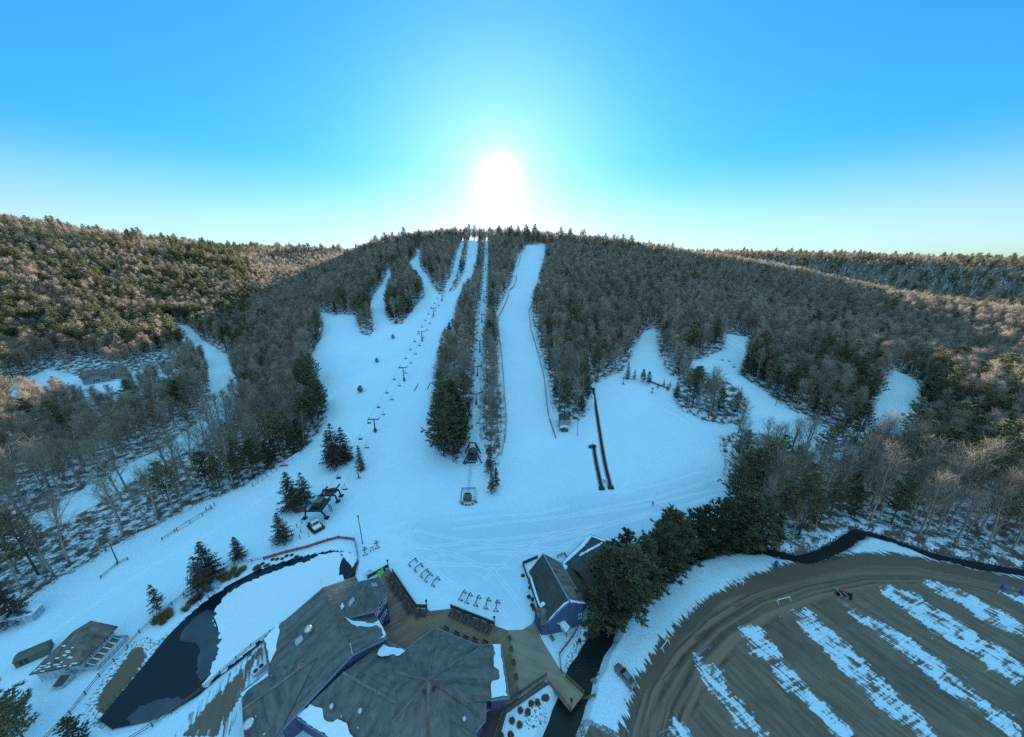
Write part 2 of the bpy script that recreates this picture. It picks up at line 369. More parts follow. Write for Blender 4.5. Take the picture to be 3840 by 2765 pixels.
ICY = [tuple(P(*p)[:2]) for p in [(1560,1965),(1750,1935),(2000,1925),(2130,1870),(2250,1870),(2450,1830),(2640,1770),(2720,1760),(2720,1860),(2600,1990),(2420,2060),(2200,2130),(2100,2110),(2020,2080),(1960,2160),(1960,2230),(1880,2290),(1780,2210),(1640,2130),(1560,2060)]]
# ------------------------------------------------------------------ ground sheet (polar grid, finest near the camera)
BASE = [tuple(G(*p)[:2]) for p in [(-400,2500),(0,2335),(300,2150),(520,2020),(900,1850),(1700,1760),(2000,1800),(2690,1800),(2720,2030),(2560,2060),(2350,2140),(2230,2250),(2240,2330),(2180,2450),(2120,2560),(2160,2640),(2120,2750),(2090,2900),(2000,3200),(-400,3200)]]
# brown banks where grass and earth show: by the pond, below the hut, beside the stream
BANKS = [[tuple(G(*p)[:2]) for p in q] for q in [
 [(555,2410),(575,2450),(520,2530),(455,2610),(415,2680),(380,2705),(330,2690),(345,2620),(400,2540),(470,2450),(520,2405)],
 [(2190,2360),(2225,2340),(2245,2380),(2210,2440),(2180,2490),(2150,2510),(2135,2480),(2160,2430)],
 [(2010,2640),(2030,2650),(2035,2680),(1995,2715),(1975,2700),(1985,2670)],
 [(700,2235),(770,2225),(820,2200),(780,2240),(720,2270),(690,2290)],
 [(590,2410),(640,2380),(660,2360),(640,2400),(600,2440)],
 [(2215,2310),(2240,2290),(2262,2330),(2245,2370),(2222,2350)],
]]
def bank_sd(x, y): return union_sd(BANKS, x, y, 6)
def build_ground():
    na, nr = 1040, 820
    a = np.linspace(-1.48, 1.48, na); r = np.geomspace(16, 3500, nr)
    A, RR = np.meshgrid(a, r, indexing='ij'); X = (np.sin(A)*RR).ravel(); Y = (np.cos(A)*RR).ravel()
    Z = height(X, Y)
    rr = np.hypot(X, Y)
    pis = union_sd(PISTE, X, Y, 25); rou = union_sd(ROUGH, X, Y, 15)
    road = 6.5 - seg_d(ROAD_LINE, X, Y)
    lot = sdist(LOT, X, Y, 12); rows = union_sd(ROWS, X, Y, 8); ver = sdist(VERGE, X, Y, 8)
    pav = sdist(PAVE, X, Y, 8); drv = sdist(DRIVE, X, Y, 8); strm = seg_d(STREAM, X, Y)
    # heap a little ploughed snow along the trail edges
    edge = np.exp(-((pis-0.5)/1.6)**2)*np.clip((rr-110)/60, 0, 1)
    Z = Z + 0.7*edge*vnoise(X/5, Y/5)
    idx = np.arange(na*nr).reshape(na, nr)
    q = np.stack([idx[:-1,:-1], idx[:-1,1:], idx[1:,1:], idx[1:,:-1]], -1).reshape(-1, 4)
    m = bpy.data.meshes.new('ground'); m.vertices.add(na*nr); m.vertices.foreach_set('co', np.stack([X, Y, Z], 1).ravel())
    m.loops.add(q.size); m.loops.foreach_set('vertex_index', q[:, ::-1].ravel().astype(np.int32)); m.polygons.add(len(q))
    m.polygons.foreach_set('loop_start', (np.arange(len(q))*4).astype(np.int32))
    m.update(); m.validate()
    m.polygons.foreach_set('use_smooth', [True]*len(m.polygons))
    def attr(n, v):
        at = m.attributes.new(n, 'FLOAT', 'POINT'); at.data.foreach_set('value', v.astype(np.float32))
    base = sdist(BASE, X, Y, 10)
    attr('piste', np.maximum(np.maximum(pis, road*0.7), base)); attr('grass', bank_sd(X, Y)); attr('rough', rou)
    tk = np.full(X.shape, 9.0); kk = rr < 330
    for q_ in TRACKS: tk[kk] = np.minimum(tk[kk], seg_d(q_, X[kk], Y[kk]))
    lr = np.full(X.shape, 30.0); kk2 = rr < 230; lr[kk2] = seg_d(LOTROAD, X[kk2], Y[kk2])
    for i_ in range(len(LOTROAD)-1):     # which side of the road's middle line
        (x0, y0), (x1, y1) = LOTROAD[i_], LOTROAD[i_+1]
        d_ = np.hypot(X-(x0+x1)/2, Y-(y0+y1)/2) < np.hypot(x1-x0, y1-y0)/2+7
        sg = np.sign((x1-x0)*(Y-y0)-(y1-y0)*(X-x0)); lr = np.where(d_ & kk2, np.abs(lr)*np.where(sg == 0, 1, sg), lr)
    attr('lotroad', lr)
    attr('track', tk); attr('icy', sdist(ICY, X, Y, 12))
    attr('lot', lot); attr('rows', rows); attr('verge', ver); attr('drive', drv); attr('stream', strm)
    o = bpy.data.objects.new('ground', m); link(o); o['kind'] = 'structure'
    # material
    mt, n, l, b = mat_new('snowy_ground')
    geo = n.new('ShaderNodeNewGeometry')
    def A_(nm):
        x = n.new('ShaderNodeAttribute'); x.attribute_name = nm; return x.outputs['Fac']
    def noise(scale, detail=8, rot=None, sc3=None, rough=.6):
        t = n.new('ShaderNodeTexNoise'); t.inputs['Scale'].default_value = scale; t.inputs['Detail'].default_value = detail; t.inputs['Roughness'].default_value = rough
        if sc3:
            mp = n.new('ShaderNodeMapping'); mp.inputs['Rotation'].default_value = (0, 0, rot); mp.inputs['Scale'].default_value = sc3
            # rotate first, then stretch
            mp2 = n.new('ShaderNodeMapping'); mp2.inputs['Rotation'].default_value = (0, 0, rot); l.new(geo.outputs['Position'], mp2.inputs[0])
            mp.inputs['Rotation'].default_value = (0, 0, 0); l.new(mp2.outputs[0], mp.inputs[0]); l.new(mp.outputs[0], t.inputs['Vector'])
        else: l.new(geo.outputs['Position'], t.inputs['Vector'])
        return t.outputs['Fac']
    def M(op, a, b_, c=None):
        x = n.new('ShaderNodeMath'); x.operation = op
        for i, v in enumerate((a, b_, c)):
            if v is None: continue
            if isinstance(v, (int, float)): x.inputs[i].default_value = v
            else: l.new(v, x.inputs[i])
        return x.outputs[0]
    def step(v, e0, e1):
        x = n.new('ShaderNodeMapRange'); x.clamp = True; x.interpolation_type = 'SMOOTHSTEP'
        l.new(v, x.inputs[0]); x.inputs[1].default_value = e0; x.inputs[2].default_value = e1; return x.outputs[0]
    def mixc(fac, c1, c2):
        x = n.new('ShaderNodeMix'); x.data_type = 'RGBA'
        l.new(fac, x.inputs[0])
        for i, c in ((6, c1), (7, c2)):
            if isinstance(c, tuple): x.inputs[i].default_value = (*c, 1)
            else: l.new(c, x.inputs[i])
        return x.outputs[2]
    n1 = noise(0.35, 9); n2 = noise(2.2, 8); n3 = noise(0.06, 5); n4 = noise(7.0, 4)
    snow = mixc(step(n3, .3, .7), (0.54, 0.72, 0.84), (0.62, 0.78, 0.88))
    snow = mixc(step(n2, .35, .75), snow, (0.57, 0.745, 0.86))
    # packed icy run-out and the pale lines skis have cut in it
    ic = step(M('ADD', A_('icy'), M('MULTIPLY', M('SUBTRACT', n1, .5), 12.0)), -6.5, 6.5)
    snow = mixc(M('MULTIPLY', ic, .75), snow, (0.42, 0.58, 0.70))
    tkd = M('ABSOLUTE', M('SUBTRACT', A_('track'), .42), 0.0)
    snow = mixc(M('MULTIPLY', step(M('ADD', tkd, M('MULTIPLY', n4, .25)), .42, .12), .6), snow, (0.72, 0.83, 0.90))
    wt = noise(1.0, 5, R(20), (.05, 1.3, 1)); snow = mixc(M('MULTIPLY', step(wt, .55, .7), .35), snow, (0.66, 0.80, 0.89))
    leaf = mixc(n2, (0.05, 0.036, 0.026), (0.15, 0.105, 0.07))
    # woods: old snow with leaf litter breaking through
    woodmask = step(M('ADD', n1, M('MULTIPLY', n2, .55)), .67, .82)
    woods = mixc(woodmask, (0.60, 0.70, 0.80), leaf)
    rmask = step(M('ADD', M('MULTIPLY', n1, .5), n2), .84, .92)
    rsnow = mixc(rmask, snow, leaf)
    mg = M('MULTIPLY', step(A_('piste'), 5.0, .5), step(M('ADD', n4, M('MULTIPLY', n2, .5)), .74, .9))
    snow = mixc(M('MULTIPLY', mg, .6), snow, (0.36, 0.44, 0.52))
    pe = M('ADD', A_('piste'), M('MULTIPLY', M('SUBTRACT', n2, .5), 2.0))
    re = M('ADD', A_('rough'), M('MULTIPLY', M('SUBTRACT', n2, .5), 2.0))
    c = mixc(step(re, -.2, .3), woods, rsnow)
    c = mixc(step(pe, -.3, .3), c, snow)
    gf = M('ADD', A_('grass'), M('MULTIPLY', M('SUBTRACT', n2, .5), 4.0))
    c = mixc(step(gf, -.1, .5), c, mixc(n4, (0.07, 0.05, 0.034), (0.22, 0.165, 0.11)))
    # car park: packed dirt with wheel tracks, snow left between the aisles
    st1 = noise(1.0, 8, R(58), (.16, 1.7, 1)); st2 = noise(1.0, 7, R(61), (.10, 1.1, 1)); st3 = noise(1.0, 6, R(66), (.10, 1.5, 1))
    dirt = mixc(step(st2, .3, .7), (0.11, 0.078, 0.056), (0.22, 0.158, 0.112))
    st5 = noise(1.0, 6, R(61), (.05, .45, 1))
    dirt = mixc(M('MULTIPLY', step(st5, .5, .66), .35), dirt, (0.075, 0.060, 0.05))
    dirt = mixc(M('MULTIPLY', step(n3, .45, .6), .45), dirt, (0.062, 0.052, 0.044))
    dirt = mixc(M('MULTIPLY', step(n4, .5, .7), .35), dirt, (0.22, 0.19, 0.16))
    ra = n.new('ShaderNodeCombineXYZ'); l.new(A_('lotroad'), ra.inputs[0])
    rn = n.new('ShaderNodeTexNoise'); rn.inputs['Scale'].default_value = 1.0; rn.inputs['Detail'].default_value = 6
    rv = n.new('ShaderNodeVectorMath'); rv.operation = 'MULTIPLY_ADD'; l.new(geo.outputs['Position'], rv.inputs[0]); rv.inputs[1].default_value = (.03, .03, 0); l.new(ra.outputs[0], rv.inputs[2]); l.new(rv.outputs[0], rn.inputs['Vector'])
    rut = mixc(step(rn.outputs['Fac'], .36, .62), (0.07, 0.053, 0.041), (0.225, 0.162, 0.115))
    rdm = step(M('ADD', M('ABSOLUTE', A_('lotroad'), 0.0), M('MULTIPLY', M('SUBTRACT', n1, .5), 5.0)), 6.5, 4.0)
    dirt = mixc(rdm, dirt, rut)
    dirt = mixc(M('MULTIPLY', step(n1, .42, .68), .35), dirt, (0.20, 0.165, 0.13))
    lm = step(M('ADD', A_('lot'), M('MULTIPLY', M('SUBTRACT', n2, .5), 1.6)), -.2, .2)
    c = mixc(lm, c, dirt)
    st4 = noise(1.0, 7, R(-18), (.12, 2.2, 1)); n5 = noise(.30, 6)
    rowf = M('ADD', M('MULTIPLY', step(A_('rows'), -3.4, 2.4), .70), M('ADD', M('MULTIPLY', st1, .55), M('ADD', M('MULTIPLY', st4, .5), M('MULTIPLY', n5, .85))))
    c = mixc(M('MULTIPLY', lm, step(rowf, 1.56, 1.66)), c, snow)
    edge_ = M('ABSOLUTE', A_('lotroad'), 0.0)
    vf = M('ADD', M('MULTIPLY', step(edge_, 2.2, 8.5), .75), M('ADD', M('MULTIPLY', st3, 1.25), M('MULTIPLY', n2, .15)))
    vm = step(M('ADD', A_('verge'), M('MULTIPLY', M('SUBTRACT', n2, .5), 2.0)), -2.2, -1.4)
    vc = mixc(step(vf, .96, 1.04), mixc(n4, (0.07, 0.052, 0.04), (0.17, 0.125, 0.09)), snow)
    c = mixc(vm, c, vc)
    df = M('ADD', A_('drive'), M('MULTIPLY', M('SUBTRACT', st1, .5), 5.0))
    c = mixc(step(df, -.2, .8), c, mixc(st2, (0.10, 0.07, 0.05), (0.19, 0.15, 0.12)))
    # stream banks: dark wet stones and earth
    bank = mixc(n4, (0.03, 0.027, 0.024), (0.16, 0.14, 0.12))
    sf = M('ADD', M('SUBTRACT', 2.1, A_('stream')), M('MULTIPLY', M('SUBTRACT', n2, .5), 4.0))
    c = mixc(step(sf, -.2, .5), c, bank)
    l.new(c, b.inputs['Base Color']); b.inputs['Roughness'].default_value = 0.75; b.inputs['Specular IOR Level'].default_value = 0.25
    bp = n.new('ShaderNodeBump'); bp.inputs['Strength'].default_value = .5; bp.inputs['Distance'].default_value = .25
    gr = noise(1.0, 4, R(8), (2.2, .05, 1))
    l.new(M('ADD', n2, M('ADD', M('MULTIPLY', gr, .35), M('MULTIPLY', n4, .3))), bp.inputs['Height']); l.new(bp.outputs[0], b.inputs['Normal'])
    m.materials.append(mt)
    return o
ground = build_ground()
def zg(x, y): return float(height(np.array([x]), np.array([y]))[0])
# ------------------------------------------------------------------ trees
def bark_mat(name, c0, c1):
    m, n, l, b = mat_new(name)
    oi = n.new('ShaderNodeObjectInfo'); tc = n.new('ShaderNodeTexCoord'); nz = n.new('ShaderNodeTexNoise'); nz.inputs['Scale'].default_value = 2.5; nz.inputs['Detail'].default_value = 5
    l.new(tc.outputs['Object'], nz.inputs[0])
    ad = n.new('ShaderNodeMath'); ad.operation = 'MULTIPLY_ADD'; l.new(oi.outputs['Random'], ad.inputs[0]); ad.inputs[1].default_value = .6; l.new(nz.outputs['Fac'], ad.inputs[2])
    sb = n.new('ShaderNodeMath'); sb.operation = 'SUBTRACT'; l.new(ad.outputs[0], sb.inputs[0]); sb.inputs[1].default_value = .3
    r = ramp(n, [(.15, c0), (.85, c1)]); l.new(sb.outputs[0], r.inputs[0]); l.new(r.outputs[0], b.inputs['Base Color']); b.inputs['Roughness'].default_value = .9
    b.inputs['Specular IOR Level'].default_value = .1
    return m
def needle_mat(name, c0, c1, tr=.35):
    m = bark_mat(name, c0, c1); n = m.node_tree.nodes; l = m.node_tree.links; b = n['Principled BSDF']
    t = n.new('ShaderNodeBsdfTranslucent'); mx = n.new('ShaderNodeMixShader'); mx.inputs[0].default_value = tr
    l.new(b.inputs['Base Color'].links[0].from_socket, t.inputs['Color'])
    l.new(b.outputs[0], mx.inputs[1]); l.new(t.outputs[0], mx.inputs[2]); l.new(mx.outputs[0], n['Material Output'].inputs['Surface'])
    return m
M_BARK = bark_mat('grey_bark', (0.22, 0.165, 0.125), (0.42, 0.33, 0.26))
M_TWIG = needle_mat('grey_twigs', (0.29, 0.205, 0.15), (0.56, 0.44, 0.345), .62)
M_TWIGN = needle_mat('dark_twigs', (0.19, 0.14, 0.105), (0.42, 0.335, 0.265), .6)
M_PBARK = bark_mat('pine_bark', (0.05, 0.04, 0.034), (0.12, 0.095, 0.08))
M_PINE = needle_mat('pine_needles', (0.15, 0.14, 0.075), (0.33, 0.31, 0.17), .65)
M_SPRUCE = needle_mat('spruce_needles', (0.075, 0.052, 0.038), (0.17, 0.12, 0.088))
M_HEM = needle_mat('hemlock_needles', (0.07, 0.076, 0.045), (0.17, 0.165, 0.095))
M_BROWN = needle_mat('dry_leaves', (0.12, 0.07, 0.04), (0.25, 0.16, 0.09))
class Quads:
    """fast collector of loose triangles and ribbons"""
    def __init__(s): s.v = []; s.f = []
    def ribbon(s, p, q, wd, r):
        d = q-p; sx = Vector((r.gauss(0,1), r.gauss(0,1), r.gauss(0,1))); x = d.cross(sx)
        if x.length < 1e-6: return
        x = x.normalized()*wd/2; b = len(s.v); s.v += [p-x, p+x, q+x*.35, q-x*.35]; s.f.append((b, b+1, b+2, b+3))
    def tri(s, a, b_, c):
        b = len(s.v); s.v += [a, b_, c]; s.f.append((b, b+1, b+2))
def to_mesh(name, v, f, mat, smooth=False):
    m = bpy.data.meshes.new(name); m.from_pydata([tuple(x) for x in v], [], f); m.update(); m.materials.append(mat)
    if smooth: m.polygons.foreach_set('use_smooth', [True]*len(m.polygons))
    return m
def bare_tree(seed, H, spread=.33, twigs=900, tw=.05, lean=0.02, mat=None, lo=.34):
    """returns (trunk mesh, crown mesh): tapered trunk with limbs, then branches and twigs"""
    r = random.Random(seed); tb = MB(); q = Quads()
    # trunk
    pts = []; rad = []; x = y = 0.0; dx, dy = r.gauss(0, lean), r.gauss(0, lean)
    r0 = H*.0125
    for i in range(9):
        t = i/8; pts.append(Vector((x, y, t*H*.94 - (.4 if i == 0 else 0)))); rad.append(r0*(1-.88*t)+.02)
        dx += r.gauss(0, .03); dy += r.gauss(0, .03); x += dx*H/8; y += dy*H/8
    tb.tube(pts, rad, 6)
    def tp(t):
        k = min(int(t*8), 7); return pts[k].lerp(pts[k+1], t*8-k), rad[k]+(rad[k+1]-rad[k])*(t*8-k)
    tips = []
    nb = 15
    for b in range(nb):
        t = lo + (.94-lo)*(b+r.random())/nb; p, rr = tp(t); a = b*2.4 + r.gauss(0, .4)
        ln = H*spread*(1.15-.75*abs(t-.55)/.45)*r.uniform(.75, 1.2); up = r.uniform(.9, 1.7)*(.8+t*.6)
        d = Vector((math.cos(a), math.sin(a), up)).normalized(); pp = [p]; n = 4
        for i in range(n):
            d = (d + Vector((r.gauss(0,.14), r.gauss(0,.14), .10+r.gauss(0,.08)))).normalized(); pp.append(pp[-1]+d*ln/n)
        br = min(rr*.62, .11); tb.tube(pp, [br, br*.75, br*.5, br*.35, br*.2], 4, False)
        for i in range(1, n+1):
            for k in range(3):
                s = pp[i].lerp(pp[i-1], r.random()); e = (pp[i]-pp[i-1]).normalized()
                d2 = (e*.7 + Vector((r.gauss(0,.6), r.gauss(0,.6), .35+r.gauss(0,.4)))).normalized(); l2 = ln*r.uniform(.22, .48)
                m1 = s + d2*l2*.5; d3 = (d2+Vector((r.gauss(0,.25), r.gauss(0,.25), .15))).normalized(); m2 = m1 + d3*l2*.5
                q.ribbon(s, m1, tw*1.5, r); q.ribbon(m1, m2, tw*1.1, r); tips += [(s, m1), (m1, m2), (m2, m2+d3*.3)]
    for _ in range(twigs):
        s, e = r.choice(tips); p = s.lerp(e, r.random()); d = (e-s)
        d = (d.normalized()*.8 + Vector((r.gauss(0,.6), r.gauss(0,.6), .25+r.gauss(0,.5)))).normalized()
        q.ribbon(p, p + d*H*r.uniform(.035, .10), tw, r)
    return to_mesh('trunk', tb.v, tb.f, M_BARK, True), to_mesh('crown', q.v, q.f, mat or M_TWIG)
def needle_tuft(q, c, sz, r, n, flat=.5, axis=None):
    for _ in range(n):
        d = Vector((r.gauss(0,1), r.gauss(0,1), r.gauss(0,flat)+.25))
        if axis is not None: d += axis*.9
        d.normalize(); s = d.cross(Vector((r.gauss(0,1), r.gauss(0,1), r.gauss(0,1)))).normalized()*sz*r.uniform(.14, .26)
        e = c + d*sz*r.uniform(.6, 1.15); q.tri(c-s, c+s, e)
def pine_tree(seed, H, dense=1.0, mat=None, width=.26, start=.3):
    """white pine: irregular whorls of nearly level boughs carrying plumes of needles"""
    r = random.Random(seed); tb = MB(); q = Quads(); r0 = H*.013
    lx, ly = r.gauss(0, .02), r.gauss(0, .02)
    ax = lambda t: Vector((lx*t*t*H, ly*t*t*H, t*H))
    tb.tube([ax(t)-Vector((0,0,.4 if t == 0 else 0)) for t in (0,.25,.5,.75,1)], [r0, r0*.85, r0*.62, r0*.36, .03], 6)
    nw = int(13*max(1, H/18)); lvl = []
    for i in range(nw): lvl.append(start + (1-start)*(i+r.random()*.5)/nw)
    for t in lvl:
        env = width*H*(min(1, (t-start+.12)/.28))*(1-t)**.62*1.5
        env = max(env, H*.03); nb = r.randint(4, 6); a0 = r.random()*6.28
        for k in range(nb):
            if r.random() < .12: continue
            a = a0 + k*6.283/nb + r.gauss(0, .25); ln = env*r.uniform(.6, 1.15)
            p = ax(t); d = Vector((math.cos(a), math.sin(a), .12+.5*t+r.gauss(0, .08))); d.normalize()
            e = p + d*ln; m = p.lerp(e, .5) - Vector((0,0,ln*.05)); e = e + Vector((0,0,ln*.10))
            tb.tube([p, m, e], [.05+ln*.012, .04, .015], 3, False)
            nt = max(3, int(ln*2.3*dense))
            for i in range(nt):
                s = .28 + .72*(i+r.random())/nt; c = p.lerp(m, s*2) if s < .5 else m.lerp(e, s*2-1)
                side = Vector((-d.y, d.x, 0))*r.gauss(0, .2)*ln*(1.15-s*.6)
                needle_tuft(q, c + side + Vector((0,0,r.gauss(0,.1))), r.uniform(.5, .95)*(H/18)**.5, r, 9, .35, d)
    for i in range(5): needle_tuft(q, ax(1-.03*i), .8, r, 8, 1.0)
    return to_mesh('trunk', tb.v, tb.f, M_PBARK, True), to_mesh('crown', q.v, q.f, mat or M_PINE)
def spruce_tree(seed, H, width=.21, start=.08, sparse=1.0, mat=None, droop=.28):
    """spruce: narrow cone of drooping boughs, each fringed with hanging sprays, trunk showing through"""
    r = random.Random(seed); tb = MB(); q = Quads(); r0 = H*.013
    tb.tube([(0,0,-.4),(0,0,H*.5),(0,0,H)], [r0, r0*.6, .02], 6)
    nl = int(H*2.0)
    for i in range(nl):
        t = start + (1-start)*(i+r.random()*.6)/nl
        env = width*H*(1-t)**.68*(.75+.25*min(1, (t-start)/.15)) + .12
        nb = r.randint(5, 7); a0 = r.random()*6.28
        for k in range(nb):
            if r.random() > sparse: continue
            a = a0 + k*6.283/nb + r.gauss(0, .2); ln = env*r.uniform(.7, 1.12); d = Vector((math.cos(a), math.sin(a), 0)); sd_ = Vector((-d.y, d.x, 0))
            p = Vector((0,0,t*H)); m = p + d*ln*.55 - Vector((0,0,ln*droop)); e = p + d*ln - Vector((0,0,ln*droop*1.1))
            tb.tube([p, m, e], [.03+ln*.01, .025, .01], 3, False)
            ns = max(3, int(ln*3.9))
            for j in range(ns):
                s = .12+.88*(j+r.random())/ns; c = p.lerp(m, s/.55) if s < .55 else m.lerp(e, (s-.55)/.45)
                for sg in (-1, 1):
                    w_ = ln*.30*(1.1-s)+.16; tip = c + sd_*sg*w_*r.uniform(.7, 1.2) + d*w_*.6 - Vector((0,0,w_*r.uniform(.15, .6)))
                    q.tri(c - d*.10, c + d*.12, tip)
                h = r.uniform(.15, .38); q.tri(c - d*.09, c + d*.09, c + d*.05 - Vector((0,0,h)) + sd_*r.gauss(0,.08))
    needle_tuft(q, Vector((0,0,H*.985)), .45, r, 8, 1.4)
    return to_mesh('trunk', tb.v, tb.f, M_PBARK, True), to_mesh('crown', q.v, q.f, mat or M_SPRUCE)

KIND = {   # name: list of (trunk, crown, height)
 'bare': [(*bare_tree(s, H, sp, 1350), H) for s, H, sp in ((1,16,.21),(2,18,.19),(3,15,.25),(4,17,.22),(5,19,.17))],
 'near': [(*bare_tree(s, H, sp, 620, .034, .03, M_TWIGN, lo), H) for s, H, sp, lo in ((61,18,.30,.30),(62,20,.26,.36),(63,16,.34,.28),(64,19,.28,.40),(65,17,.32,.32),(66,21,.24,.42))],
 'pine': [(*pine_tree(s, H, 1.0), H) for s, H in ((11,19),(12,22),(13,17))],
 'hem':  [(*pine_tree(s, H, 1.5, M_HEM, .23, .1), H) for s, H in ((21,13),(22,10),(23,15))],
 'spruce': [(*spruce_tree(s, H, .285, .10, .74), H) for s, H in ((31,12),(32,13),(33,11))],
 'thin': [(*spruce_tree(s, H, .28, .16, .66), H) for s, H in ((41,9),(42,8))],
 'fir':  [(*spruce_tree(51, 9, .22, .03, 1.0, M_HEM, .12), 9)],
}
NAMES = {'bare': 'bare_tree', 'near': 'bare_tree', 'pine': 'pine_tree', 'hem': 'hemlock_tree', 'spruce': 'spruce_tree', 'thin': 'spruce_tree', 'fir': 'fir_tree'}
def tree(kind, x, y, H, label, group=None, var=None, rz=None, z=None, cat='tree', wide=1.0):
    vs = KIND[kind]; i = rnd.randrange(len(vs)) if var is None else var % len(vs); t, c, h0 = vs[i]; s = H/h0
    o = empty(NAMES[kind], (x, y, zg(x, y) if z is None else z), rnd.random()*6.28 if rz is None else rz, label, cat, group)
    o.scale = (s*wide, s*wide, s)
    for nm, me in (('trunk', t), ('crown', c)):
        k = bpy.data.objects.new(nm, me); link(k); k.parent = o
    return o
# ---- the woods: one jittered set of stems, the nearest become trees of their own
CLEAR = []      # filled with (x, y, r) round things that stand in the open
def scatter():
    rs = np.random.RandomState(5); out = []
    for r0, r1, sp in ((95, 330, 4.4), (330, 760, 4.7), (760, 1100, 6.8), (1100, 1750, 8.5)):
        xs = np.arange(-r1*1.0, r1*1.0, sp); ys = np.arange(15, r1, sp)
        X, Y = np.meshgrid(xs, ys); X = X.ravel() + rs.uniform(-.48, .48, X.size)*sp; Y = Y.ravel() + rs.uniform(-.48, .48, Y.size)*sp
        rr = np.hypot(X, Y); az = np.arctan2(X, Y); k = (rr >= r0) & (rr < r1) & (np.abs(az) < 1.12)
        out.append(np.stack([X[k], Y[k], np.full(k.sum(), sp)], 1))
    T = np.concatenate(out); X, Y = T[:,0], T[:,1]
    ok = (union_sd(PISTE, X, Y, 10) < -1.8) & (union_sd(ROUGH, X, Y, 8) < -0.5) & (seg_d(ROAD_LINE, X, Y) > 7.5) & (sdist(LOT, X, Y, 10) < -2) & (sdist(VERGE, X, Y, 10) < -1)
    ok &= (seg_d(STREAM, X, Y) > 5) & (sdist(POND, X, Y, 10) < -8)
    ok &= sdist(BASE, X, Y, 10) < -1
    return T[ok]
T = scatter(); TX, TY = T[:,0], T[:,1]; TZ = height(TX, TY)
_fw = TY*CT - (TZ-CAMZ)*ST; PX = CX + F*TX/_fw; PY = CY - F*((TZ-CAMZ)*CT + TY*ST)/_fw
rs = np.random.RandomState(9); U = rs.rand(len(T)); V = rs.rand(len(T))
cl = vnoise(TX/45+3, TY/45+7)
pe = union_sd(PISTE, TX, TY, 25); edge = (pe > -9)
pe_ = np.where((PX < 950) & (PY < 1330), .17, .05)                      # the sunlit hillside is half pine
pe_ = np.where((PX < 950) & (PY < 1330) & (PY > 930) & (cl > .5), .58, pe_)
pe_ = np.where((PX > 3300) & (PY > 1450) & (PY < 1850), .42, pe_)
pe_ = np.where((PX > 2500) & (PX < 3300) & (PY > 1350), .30, pe_)
pe_ = np.where((PX > 1250) & (PX < 1560) & (PY > 1150) & (PY < 1300), .45, pe_)
pe_ = np.where((PX > 2000) & (PX < 2350) & (PY > 1200), .12, pe_)
pe_ = np.where(edge, pe_+.18, pe_)
pe_ = np.where((PX > 850) & (PX < 1250) & (PY > 1480) & edge, .9, pe_)
pe_ = np.where((PX > 1580) & (PX < 1780) & (PY > 1450), .4, pe_)
ridge = (np.hypot(TX, TY) > 540) & (np.abs(np.arctan2(TX, TY)) < .45)
pe_ = np.where(ridge, .07, pe_)
far = np.hypot(TX, TY) > 1000
pe_ = np.where(far, .13, pe_)
ever = U < pe_
dst = np.hypot(TX, TY)
hem = ever & (V < .45) & (PX > 950) & ~ridge & ~far
HT = np.where(ever, np.where(hem, rs.uniform(7, 14, len(T)), rs.uniform(13, 22, len(T))), rs.uniform(12, 20, len(T)))
HT = np.where(far, HT*1.15, HT)
HT = np.where(ever & ~hem & (ridge | (dst > 720)), HT*rs.uniform(.85, 1.4, len(T)), HT)
thin = (rs.rand(len(T)) < np.where((PX < 800) & (PY > 1400) & (PY < 2100), .35, np.where((PX>2600)&(PX<3200)&(PY>1560)&(PY<1850), .4, .04)))
keep = ~thin
def at_height(f):
    z = TZ + HT*f; fw = TY*CT - (z-CAMZ)*ST; return CX + F*TX/fw, CY - F*((z-CAMZ)*CT + TY*ST)/fw
lucky = rs.rand(len(T))
for f in (.3, .6, .85):                     # no stems where they would stand in front of the open trails, the road or the house
    qx, qy = at_height(f)
    for poly in PISTE_PX: keep &= ~(pip(poly, qx, qy) & ((qy < 1600) | (qx < 2640)))
    keep &= ~(pip(ROUGH_PX[0], qx, qy)) & ~(pip(ROUGH_PX[1], qx, qy))
    keep &= ~((seg_d(ROAD_PX, qx, qy) < np.clip((qy-1150)*.036, 6, 26)) & (lucky < .72))
    keep &= ~((qx > 210) & (qx < 445) & (qy > 1335) & (qy < 1452) & (lucky < .97))
    hx, hy = P(385, 1432).x, P(385, 1432).y; keep &= ~((np.abs(TX-hx) < 14) & (TY > hy-4) & (TY < hy+80) & (lucky < .8))
    keep &= ~(pip(ROUGH_PX[3], qx, qy) & (lucky < .35))
inview = (PX > -250) & (PX < 4090) & (PY < 2900)
sunk = keep & inview
def region(px, py):
    if py > 1900 and px < 900: return 'in the snowy woods below the access road at lower left', 'woods beside the lower left trail'
    if px < 1250 and py > 1560: return 'in the woods along the left edge of the ski trail', 'woods along the left edge of the trail'
    if px < 1250: return 'in the valley woods near the tan hillside house', 'valley woods round the hillside house'
    if px < 1900: return 'in the strip of woods between the left and race trails', 'woods between the trails'
    if px < 2350: return 'in the woods above the small grey cabin', 'woods above the cabin'
    if px < 2820 and py < 1640: return 'in the island of woods beside the learning slope', 'island woods beside the learning slope'
    if py > 1640: return 'in the woods across the stream from the car park', 'woods across the stream'
    return 'on the shaded right-hand hillside above the side trails', 'woods on the right-hand hillside'
